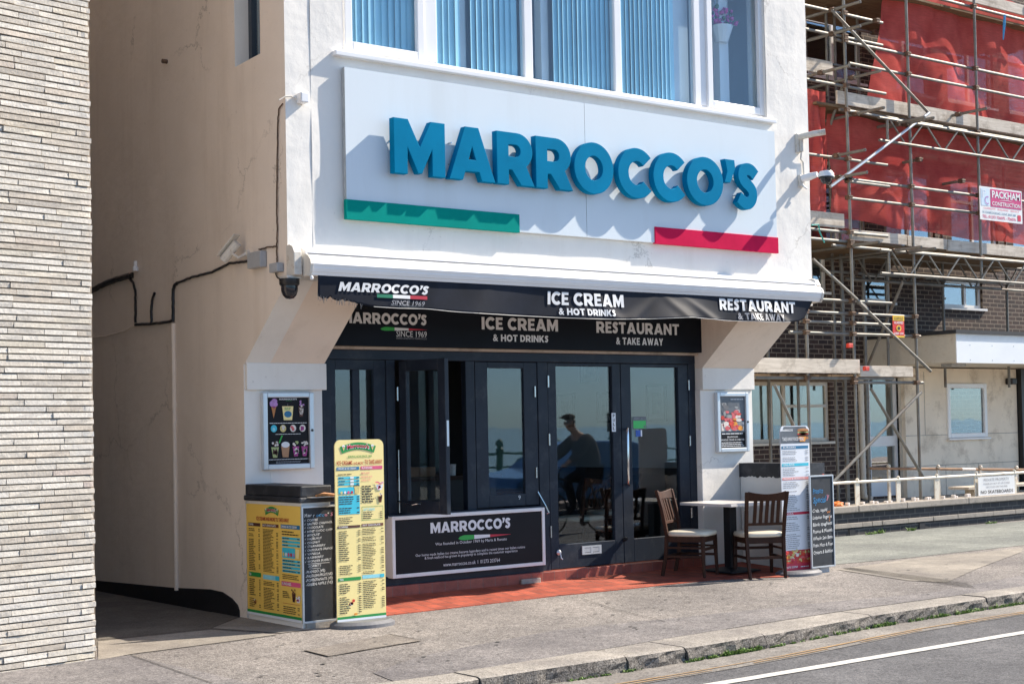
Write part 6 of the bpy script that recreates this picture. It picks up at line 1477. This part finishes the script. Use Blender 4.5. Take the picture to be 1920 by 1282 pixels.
for q in ((1500, 10, 1654, 42), (1500, 54, 1654, 84), (1568, 81, 1960, 153), (1592, 125, 1960, 187), (1500, 149, 1660, 174), (1744, 0, 1960, 43), (1574, 207, 1960, 270), (1510, 289, 1663, 309), (1520, 334, 1960, 377), (1590, 341, 1667, 349), (1590, 374, 1831, 397), (1515, 431, 1664, 441), (1515, 446, 1600, 455), (1560, 457, 1960, 497), (1518, 560, 1671, 569), (1510, 584, 1719, 594), (1500, 601, 1668, 610), (1480, 622, 1725, 631), (1415, 709, 1674, 709), (1600, 716, 1730, 718)): ledger(*q)
for q in ((1505, 170, 1600, 195), (1520, 180, 1600, 205), (1500, 340, 1700, 372), (1523, 455, 1920, 502), (1540, 500, 1900, 540)): ledger(*q, Y=BYs, name='ledger')
for q in ((1590, 60, 1920, 118), (1600, 235, 1920, 293), (1600, 300, 1920, 345), (1560, 120, 1700, 150)): ledger(*q, Y=BYs-.55, name='ledger')
for a in ((1655, 200, 1658, 430), (1760, 230, 1764, 440), (1880, 260, 1884, 470)): std(*a, BYs, 6.3, 2.2)
def tr(x, y, y0=3.42, y1=5.35):
    p = PX(x, y, Y=y0); pole('transom', 'galvanised_tube', ((p.x, y0, p.z), (p.x, y1, p.z))); cpl.append((p.x, FYs-.02, p.z))
    MB().tube((p.x, y0-.001, p.z), (p.x, y0-.002, p.z), TR*.78, 9).build('tube_end', 'bitumen', SCF)
for q in ((1613.4, 3.5), (1613.4, 49), (1592.6, 123), (1650.9, 133), (1657.9, 202), (1849.8, 203.6), (1734, 220), (1751, 221), (1622.8, 281), (1626, 323), (1648.6, 454), (1728, 463), (1754, 466)): tr(*q)
for q in ((1640, 40), (1720, 300), (1800, 340)): tr(*q, 4.0)
def brace(x0, y0, x1, y1, Y=FYs-.10, m='galvanised_tube', Y2=None):
    pole('brace', m, (tuple(PX(x0, y0, Y=Y)), tuple(PX(x1, y1, Y=Y if Y2 is None else Y2))))
brace(1560, 20, 1740, 211); brace(1742, 212, 1625, 300, Y=3.86, m='bright_tube'); brace(1625, 300, 1557, 350, Y=3.86, m='bright_tube'); brace(1524, 486, 1627, 580); brace(1611, 568, 1745, 696, Y=3.85)
brace(1633, 728, 1732, 896); brace(1727, 735, 1562, 903, Y=3.80); brace(1693, 528, 1625, 690, Y=4.1, Y2=5.0); brace(1452, 721, 1489, 800); brace(1580, 160, 1546, 270, Y=4.1, Y2=4.6)
cp_ = MB()
for p in cpl[:]: cp_.obox((p[0], p[1]-.01, p[2]), (.042, 0, 0), (0, .05, 0), (0, 0, .036))
# couplers: the hundred that show
for i, p in enumerate(cpl[:95]):
    MB().obox((p[0], p[1]-.01, p[2]), (.036, 0, 0), (0, .046, 0), (0, 0, .034)).tube((p[0]-.05, p[1]-.05, p[2]+.01), (p[0]+.05, p[1]-.05, p[2]+.01), .011, 6).build('coupler', 'rusty_coupler', SCF)
# lattice beams
def lattice(xl, yt, yb, xr=19., Y=FYs-.04):
    a, b = PX(xl, yt, Y=Y), PX(xl, yb, Y=Y); x0 = a.x; zt, zb = a.z, b.z
    t = MB(); t.tube((x0-.2, Y, zt), (xr, Y, zt), TR, 8); t.tube((x0-.2, Y, zb), (xr, Y, zb), TR, 8); x = x0; i = 0
    t.tube((x0, Y, zb), (x0, Y, zt), TR*.9, 8)
    while x < xr-.8:
        t.tube((x+.06, Y, zt), (x+.44, Y, zb), .016, 7); t.tube((x+.52, Y, zb), (x+.90, Y, zt), .016, 7); x += .94
    t.build('lattice_beam', 'galvanised_tube', SCF, smooth=True)
lattice(1663, 223, 265); lattice(1666, 470, 513); lattice(1600, 478, 524, 18.5, 5.2)
def plank(px, Y, m='weathered_board', th=.038, xr=None):
    """a toe board given by the photo pixels of its top and bottom edge"""
    (x0, yt0, yb0), (x1, yt1, yb1) = px; a, b, c, d = PX(x0, yt0, Y=Y), PX(x1, yt1, Y=Y), PX(x0, yb0, Y=Y), PX(x1, yb1, Y=Y)
    zt, zb = (a.z+b.z)/2, (c.z+d.z)/2
    q = MB().box(a.x, Y, zb, xr or b.x, Y+th, zt).build('toe_board', m, SCF, bevel=.004); return a.x, xr or b.x, zb, zt
u1 = plank(((1570, 173, 195), (1960, 237, 261)), 4.09, xr=18.5); u2 = plank(((1595, 430, 449), (1700, 440, 460)), 4.09); plank(((1702, 441.5, 461), (1776, 448.5, 468)), 4.09); plank(((1777, 450, 470), (1960, 466, 487)), 4.10, xr=18.5)
plank(((1500, 105, 130), (1561, 116, 142)), 4.5); plank(((1512, 393, 420), (1583, 402, 430)), 4.2); plank(((1800, -14, 4), (1960, 14, 34)), 4.09, xr=18.5)
l1 = plank(((1405, 671, 699), (1612, 673, 699)), 3.93); plank(((1613, 684, 704), (1712, 688, 708)), 4.0)
for (x0, x1, z) in ((11.6, 18.5, u1[2]-.0), (11.2, 18.5, u2[2]-.0), (9.6, 13.7, l1[2]-.0), (11.6, 18.5, u1[2]+2.0)):
    for k in range(8):
        y0 = 4.14+k*.228; x = x0+U(-.3, .2)
        for seg in range(2): MB().box(x, y0, z-.042, x+(x1-x0)/2-.01, y0+.222, z-.004+U(-.006, 0)).build('deck_board', 'board_underside', SCF); x += (x1-x0)/2
for x, y, m, lab in ((1684, 648, 'pepper_red', 'small red plastic cap on the inner pole near the warning sign'), (1621, 691, 'pepper_red', 'small red clip on the lower toe board')):
    p = PX(x-94 if x == 1684 else x, y, Y=3.9); tag(MB().box(p.x-.05, 3.84, p.z-.035, p.x+.05, 3.90, p.z+.035).build('tube_cap', m, None, bevel=.01), lab, 'cap')
tag(MB().path([tuple(PX(x, y, Y=3.9)) for x, y in ((1522, 422), (1535, 421), (1537, 435), (1541, 444), (1546, 455))], .012, 5).build('rope', 'rope_teal'), 'teal rope knotted round the left scaffold tubes', 'rope')
tag(MB().path([tuple(PX(x, y, Y=3.9)) for x, y in ((1884, 28), (1883, 45), (1882, 60), (1881, 75))], [.02, .028, .02, .01], 6).build('rope', 'rope_blue'), 'blue rope tassel hanging from the top right scaffold rail', 'rope')

# ------------------------------------------------------------------ red debris netting
def net(name, label, xl, xr, ztop, zbot, Y, nx=150, nz=50, amp=.05, fold=5., skew=0.):
    m_ = MB(); vs = []
    for i in range(nx+1):
        for j in range(nz+1):
            s_, t_ = i/nx, j/nz
            z1, z0 = ztop(s_), zbot(s_); z = z1+(z0-z1)*t_
            x0 = xl(t_); x = x0+(xr-x0)*s_
            y = Y+amp*((1-2*abs(math.sin(x*fold*.5+1.0*math.sin(z*.9))))*.5+(1-2*abs(math.sin(x*fold*.9-z*1.3+1)))*.22+(1-2*abs(math.sin(z*1.9+x*1.1)))*.22+math.sin(x*9+z*5)*.05)*(.4+.6*math.sin(math.pi*t_))
            vs.append((x, y, z+.02*math.sin(x*3.1)))
    m_.add(vs, [(i*(nz+1)+j, i*(nz+1)+j+1, (i+1)*(nz+1)+j+1, (i+1)*(nz+1)+j) for i in range(nx) for j in range(nz)])
    return tag(m_.build(name, 'debris_net', None, smooth='all'), label, 'netting', 'red netting hung on the scaffold')
ztu = u1[3]; NYs = 4.34
net('debris_netting', 'upper red debris netting stretched above the long toe board', lambda t: PX(1672-55*t, 90*t+5, Y=NYs).x, 18.4, lambda s: 9.0, lambda s: ztu-.1, NYs, amp=.13, fold=3.1)
hx = [(PX(1518, 398, Y=NYs).x, PX(1518, 398, Y=NYs).z), (PX(1592, 412, Y=NYs).x, PX(1592, 412, Y=NYs).z), (PX(1700, 429, Y=NYs).x, PX(1700, 429, Y=NYs).z), (PX(1831, 449, Y=NYs).x, PX(1831, 449, Y=NYs).z), (18.4, PX(1920, 456, Y=NYs).z-.02)]
xs0 = PX(1600, 300, Y=NYs).x
net('debris_netting', 'lower red debris netting hanging between the toe boards, hem sagging', lambda t: PX(1560, 300, Y=NYs).x, 18.4, lambda s: ztu-.30, lambda s: lerp_y(hx, PX(1560, 300, Y=NYs).x+(18.4-PX(1560, 300, Y=NYs).x)*s), NYs+.05, amp=.15, fold=2.7)
net('debris_netting', 'narrow gathered strip of red netting beside the white cafe corner', lambda t: PX(1500, 280, Y=4.25).x, PX(1549, 280, Y=4.25).x, lambda s: PX(1530, 168, Y=4.25).z, lambda s: PX(1530, 396, Y=4.25).z, 4.25, 40, 30, amp=.12, fold=16.)

# ------------------------------------------------------------------ builder's board and alarm notice on the scaffold
BS = thing('builders_board', "white builder's board with a magenta name panel on the scaffold", 'sign', tuple(PX(1876, 415, Y=3.9)))
Y = 3.90; a, b, c, d = PX(1836, 349, Y=Y), PX(1915.5, 358.5, Y=Y), PX(1838.5, 412, Y=Y), PX(1917, 419.5, Y=Y)
bx0, bx1 = (a.x+c.x)/2, (b.x+d.x)/2; bz1, bz0 = (a.z+b.z)/2, (c.z+d.z)/2
MB().box(bx0, Y, bz0, bx1, Y+.01, bz1).build('board', 'white_paint', BS); P_ = Panel((bx0, Y-.0005, bz0), (1, 0, 0), (0, 0, 1)); w_, h_ = bx1-bx0, bz1-bz0
P_.rect(w_*.03, w_*.22, h_*.43, h_*.95, 'emblem', 'sign_lightblue', 2); P_.text('P', w_*.06, w_*.15, h_*.68, h_*.91, 'emblem', 'menu_white', 0, 4); P_.text('C', w_*.11, w_*.20, h_*.47, h_*.72, 'emblem', 'scoop_lilac', 0, 5)
P_.rect(w_*.25, w_*.98, h_*.42, h_*.95, 'name_panel', 'sign_magenta', 2); P_.text('PACKHAM', w_*.28, w_*.95, h_*.69, h_*.91, 'lettering', 'text_white', .03, 4); P_.text('CONSTRUCTION', w_*.28, w_*.95, h_*.46, h_*.585, 'lettering', 'text_white', .02, 4)
P_.poly([(w_*(.42+.4*i/10), h_*(.60+.045*math.sin(math.pi*i/10))) for i in range(11)]+[(w_*(.82-.4*i/10), h_*(.60+.06*math.sin(math.pi*i/10))) for i in range(11)], 'name_panel', 'text_white', 4)
P_.text('COMPLETE   BUILDING   SERVICE', w_*.08, w_*.92, h_*.33, h_*.38, 'lettering', 'ink_pink', .0, 2); P_.rect(w_*.04, w_*.97, h_*.285, h_*.292, 'lettering', 'sign_lightblue', 2)
P_.text('95 CHURCH ROAD, HOVE, BN3 2BB', w_*.05, w_*.84, h_*.19, h_*.26, 'lettering', 'ink_blue', .01, 2); P_.text('TEL: 01273 736075 - 736076', w_*.05, w_*.84, h_*.06, h_*.15, 'lettering', 'sign_magenta', .015, 2); P_.rect(w_*.88, w_*.96, h_*.07, h_*.25, 'emblem', 'ink_crimson', 2)
P_.finish(BS)
Y = 3.84; a, c = PX(1673.5, 591, Y=Y), PX(1696, 633, Y=Y)
AL = thing('alarm_notice', 'small yellow and red scaffold alarm notice hanging from a tube', 'sign', tuple(PX(1685, 633, Y=Y)))
MB().box(a.x, Y, c.z, c.x, Y+.006, a.z).build('board', 'alarm_red', AL); P_ = Panel((a.x, Y-.0005, c.z), (1, 0, 0), (0, 0, 1)); w_, h_ = c.x-a.x, a.z-c.z
P_.rect(0, w_, h_*.76, h_, 'band', 'alarm_yellow', 2); P_.rect(0, w_, 0, h_*.08, 'band', 'alarm_yellow', 2); P_.text('SCAFFOLD', w_*.1, w_*.9, h_*.80, h_*.93, 'lettering', 'ink_dark', 0, 4); P_.text('ALARMED', w_*.1, w_*.9, h_*.62, h_*.73, 'lettering', 'text_white', .02, 3)
P_.ell(w_*.5, h_*.42, w_*.22, h_*.14, 'emblem', 'alarm_yellow', 3); P_.ell(w_*.5, h_*.42, w_*.12, h_*.08, 'emblem', 'ink_dark', 4); P_.text('KEEP OFF', w_*.1, w_*.9, h_*.13, h_*.23, 'lettering', 'text_white', .02, 3); P_.finish(AL)

# ------------------------------------------------------------------ inside the cafe
for i, (xl, xr, yt, yb, lab) in enumerate(((1120, 1151, 735, 792, 'framed picture seen through the left door beside its handle'), (1212, 1250, 721, 790, 'tall framed picture seen through the right door'), (1043, 1078, 738, 800, 'framed picture at the left edge of the left door glass'), (1088, 1122, 672, 716, 'framed picture cut by the top of the left door glass'))):
    a, b = PX(xl, yt, X=6.22), PX(xr, yb, X=6.22); y0, y1 = min(a.y, b.y), max(a.y, b.y); z0, z1 = b.z, a.z
    t = thing('wall_picture', lab, 'picture', (6.22, (y0+y1)/2, z0), 0, 'framed pictures inside the cafe'); e = .03
    f = MB(); f.box(6.205, y0, z0, 6.238, y0+e, z1); f.box(6.205, y1-e, z0, 6.238, y1, z1); f.box(6.205, y0+e, z0, 6.238, y1-e, z0+e); f.box(6.205, y0+e, z1-e, 6.238, y1-e, z1); f.build('frame', 'picture_frame', t)
    MB().box(6.22, y0+e, z0+e, 6.236, y1-e, z1-e).build('mount', 'picture_mount', t); q = .28; MB().box(6.214, y0+(y1-y0)*q, z0+(z1-z0)*q*.8, 6.2199, y1-(y1-y0)*q, z1-(z1-z0)*q*.8).build('print', 'picture_art', t)
ct = thing('serving_counter', 'dark serving counter seen through the open window sash', 'counter', (2.3, 2.2, .168)); MB().box(.9, 1.9, .168, 3.6, 2.5, 1.10).build('body', 'interior_dark', ct); MB().box(.85, 1.86, 1.101, 3.65, 2.55, 1.14).build('top', 'chair_wood', ct)
for xl, xr, lab in ((764, 786, 'reddish brown box on the counter, left of its larger neighbour'), (787, 816, 'larger brown box on the counter in the open window')):
    a, b = PX(xl, 838, Y=2.0), PX(xr, 838, Y=2.0); tag(MB().box(a.x, 2.0, 1.1405, b.x, 2.2, 1.24).build('box', 'cardboard', None, bevel=.004), lab, 'box')
a = PX(852, 836, Y=2.0); tag(MB().lathe([(.035, 0), (.045, .12), (.04, .12)], (a.x, 2.05, 1.1405), 14).build('cup', 'cream_white'), 'pale paper cup on the counter beside the open sash', 'cup')
it = thing('cafe_table', 'dark table standing indoors behind the left door glass', 'table', (4.2, 2.5, .168)); MB().box(3.75, 2.15, .90, 4.75, 2.85, .93).build('top', 'chair_wood', it); MB().box(4.2, 2.45, .2, 4.3, 2.55, .90).build('column', 'cast_iron', it); MB().box(4.0, 2.25, .169, 4.5, 2.75, .2).build('base', 'cast_iron', it)
dup(chr_, (4.55, 1.62, .168), math.radians(8), 'slat-backed wooden chair indoors behind the left door glass', 'wooden chairs inside the cafe'); dup(chr_, (5.5, 2.2, .168), math.radians(80), 'slat-backed wooden chair indoors behind the right door glass', 'wooden chairs inside the cafe')
# the man in the flat cap cycling past on the road, mirrored in the left door
hp = Vector(CAM+(CFW+CR*(1066-CCX)/CF-CU*(797-CCY)/CF)*25.0); hp.y = 2*.935-hp.y
PR = thing('person', 'man in a flat cap and grey jacket leaning forward, mirrored in the left door glass', 'person', (hp.x+.35, hp.y, RZ))
def skin(name, m, verts, edges, radii, parent, sub=2):
    me = bpy.data.meshes.new(name); off = wl(parent); me.from_pydata([tuple(Vector(v)-off) for v in verts], edges, []); me.materials.append(M[m])
    o = bpy.data.objects.new(name, me); COL.objects.link(o); o.parent = parent; WL[o.name] = off
    o.modifiers.new('skin', 'SKIN').use_smooth_shade = True
    for d, r in zip(me.skin_vertices[0].data, radii): d.radius = (r, r) if not isinstance(r, tuple) else r
    me.skin_vertices[0].data[0].use_root = True
    s_ = o.modifiers.new('sub', 'SUBSURF'); s_.levels = s_.render_levels = sub; return o
hx_, hy_, hz_ = hp
V3 = lambda x, y, z: (hx_+x, hy_+y, z)
bv = [V3(.46, 0, .90), V3(.40, 0, 1.10), V3(.29, 0, 1.34), V3(.18, 0, 1.50), V3(.09, 0, 1.58), V3(.03, 0, 1.66), V3(0, 0, 1.73),
      V3(.20, -.19, 1.42), V3(.0, -.26, 1.20), V3(-.20, -.22, 1.06), V3(.20, .19, 1.42), V3(.0, .26, 1.20), V3(-.20, .22, 1.06),
      V3(.42, -.11, .86), V3(.02, -.12, .76), V3(.18, -.12, .32), V3(.42, .11, .86), V3(.10, .12, .56), V3(.26, .12, .12), V3(.04, -.12, .24), V3(.12, .12, .04), V3(-.27, -.21, 1.02), V3(-.27, .21, 1.02)]
be = [(0, 1), (1, 2), (2, 3), (3, 4), (4, 5), (5, 6), (2, 7), (7, 8), (8, 9), (2, 10), (10, 11), (11, 12), (0, 13), (13, 14), (14, 15), (0, 16), (16, 17), (17, 18), (15, 19), (18, 20), (9, 21), (12, 22)]
br = [.15, .15, .155, .09, .062, .095, .10, .08, .058, .042, .08, .058, .042, .10, .075, .05, .10, .075, .05, .045, .045, .035, .035]
skin('body', 'skin', bv, be, br, PR)
jv = [bv[0], bv[1], bv[2], bv[3], bv[7], bv[8], bv[9], bv[10], bv[11], bv[12]]
skin('jacket', 'jacket_grey', jv, [(0, 1), (1, 2), (2, 3), (2, 4), (4, 5), (5, 6), (2, 7), (7, 8), (8, 9)], [.215, .225, .235, .125, .125, .095, .07, .125, .095, .07], PR)
skin('trousers', 'trouser_dark', [bv[0], bv[13], bv[14], bv[15], bv[16], bv[17], bv[18], bv[19], bv[20]], [(0, 1), (1, 2), (2, 3), (0, 4), (4, 5), (5, 6), (3, 7), (6, 8)], [.17, .125, .095, .075, .125, .095, .075, .06, .06], PR)
mb = MB()
for sy in (-.215, .215):
    for k in range(5):
        q = Vector(V3(-.27, sy+(k-2)*.018, 1.025)); mb.path([q+Vector((.02, 0, 0)), q+Vector((-.03, 0, .0)), q+Vector((-.045-.004*(2-abs(k-2)), 0, -.03)), q+Vector((-.02, 0, -.045))], [.010, .009, .008, .007], 6)
mb.build('fingers', 'skin', PR, smooth='all')
mb = MB(); mb.blob((hx_+.005, hy_, 1.80), (.13, .10, .055), 16, 8); mb.blob((hx_-.12, hy_, 1.785), (.07, .078, .014), 12, 6); mb.build('flat_cap', 'tweed_cap', PR, smooth='all')
mb = MB(); mb.blob((hx_-.10, hy_, 1.70), (.022, .016, .024), 8, 6); mb.blob((hx_, hy_-.095, 1.71), (.02, .012, .032), 8, 6); mb.blob((hx_, hy_+.095, 1.71), (.02, .012, .032), 8, 6); mb.build('nose_and_ears', 'skin', PR, smooth='all')
MB().blob((hx_+.05, hy_, 1.735), (.075, .10, .055), 12, 7).build('hair', 'picture_frame', PR, smooth='all')
BK = thing('bicycle', 'dark bicycle ridden past by the man in the cap, seen only as a reflection', 'bicycle', (hx_+.1, hy_, RZ))
for x, lab in ((.66, 0), (-.40, 1)):
    c = (hx_+x, hy_, RZ+.34); w_ = MB().path([(c[0]+.33*math.cos(t), c[1], c[2]+.33*math.sin(t)) for t in (2*math.pi*k/32 for k in range(33))], .016, 6).build('wheel', 'rubber', BK)
    sp = MB()
    for k in range(12): t = 2*math.pi*k/12; sp.tube(c, (c[0]+.32*math.cos(t), c[1], c[2]+.32*math.sin(t)), .002, 4)
    sp.build('spokes', 'steel', w_)
f = MB()
for a, b in (((.66, .23), (.20, .20)), ((.20, .20), (.42, .74)), ((.42, .74), (.66, .23)), ((.20, .20), (-.20, .72)), ((.42, .70), (-.22, .78)), ((-.22, .88), (-.40, .23))): f.tube(V3(a[0], 0, a[1]), V3(b[0], 0, b[1]), .016, 8)
f.build('frame', 'cast_iron', BK); MB().blob(V3(.46, 0, .80), (.13, .07, .03), 12, 6).build('saddle', 'rubber', BK, smooth='all')
MB().path([V3(-.30, -.28, .99), V3(-.24, -.1, 1.0), V3(-.22, 0, .92), V3(-.24, .1, 1.0), V3(-.30, .28, .99)], .013, 8).build('handlebar', 'steel', BK)
# a blue car parked across the road, seen in the glass
CR_ = thing('parked_car', 'blue hatchback parked on the far side of the road, mirrored in the cafe glass', 'car', (13.5, -10.6, RZ))
x0 = 11.4; yc = -10.6; z0 = RZ
prof = [(0, .32), (0, .62), (.12, .78), (1.05, .92), (1.75, 1.40), (2.0, 1.46), (3.0, 1.47), (3.6, 1.32), (4.05, .98), (4.2, .85), (4.22, .34)]
m_ = MB(); vs = []; sec = [(-.84, .92, 0), (-.80, 1, 1), (.80, 1, 1), (.84, .92, 0)]
for sy, _, e in sec:
    for px_, pz in prof: 
        nar = .0 if pz < .95 else (pz-.95)*.42
        vs.append((x0+px_, yc+sy*(1-nar*.55), z0+pz-(0 if e else .03)))
n = len(prof); fs = [(i*n+j, i*n+(j+1) % n, (i+1)*n+(j+1) % n, (i+1)*n+j) for i in range(3) for j in range(n)]+[tuple(range(n-1, -1, -1)), tuple(range(3*n, 4*n))]
m_.add(vs, fs); o = m_.build('body', 'car_blue', CR_, bevel=.04, seg=3); fix_normals(o)
for sy in (-1, 1):
    MB().prism([(x0+1.25, yc+sy*.80, z0+.97), (x0+1.80, yc+sy*.69, z0+1.36), (x0+2.95, yc+sy*.69, z0+1.38), (x0+3.5, yc+sy*.78, z0+1.02)], (0, sy*.03, 0)).build('side_window', 'dome_glass', CR_)
    for wx in (.75, 3.4): MB().tube((x0+wx, yc+sy*.70, z0+.31), (x0+wx, yc+sy*.86, z0+.31), .31, 24).build('wheel', 'rubber', CR_, bevel=.02)
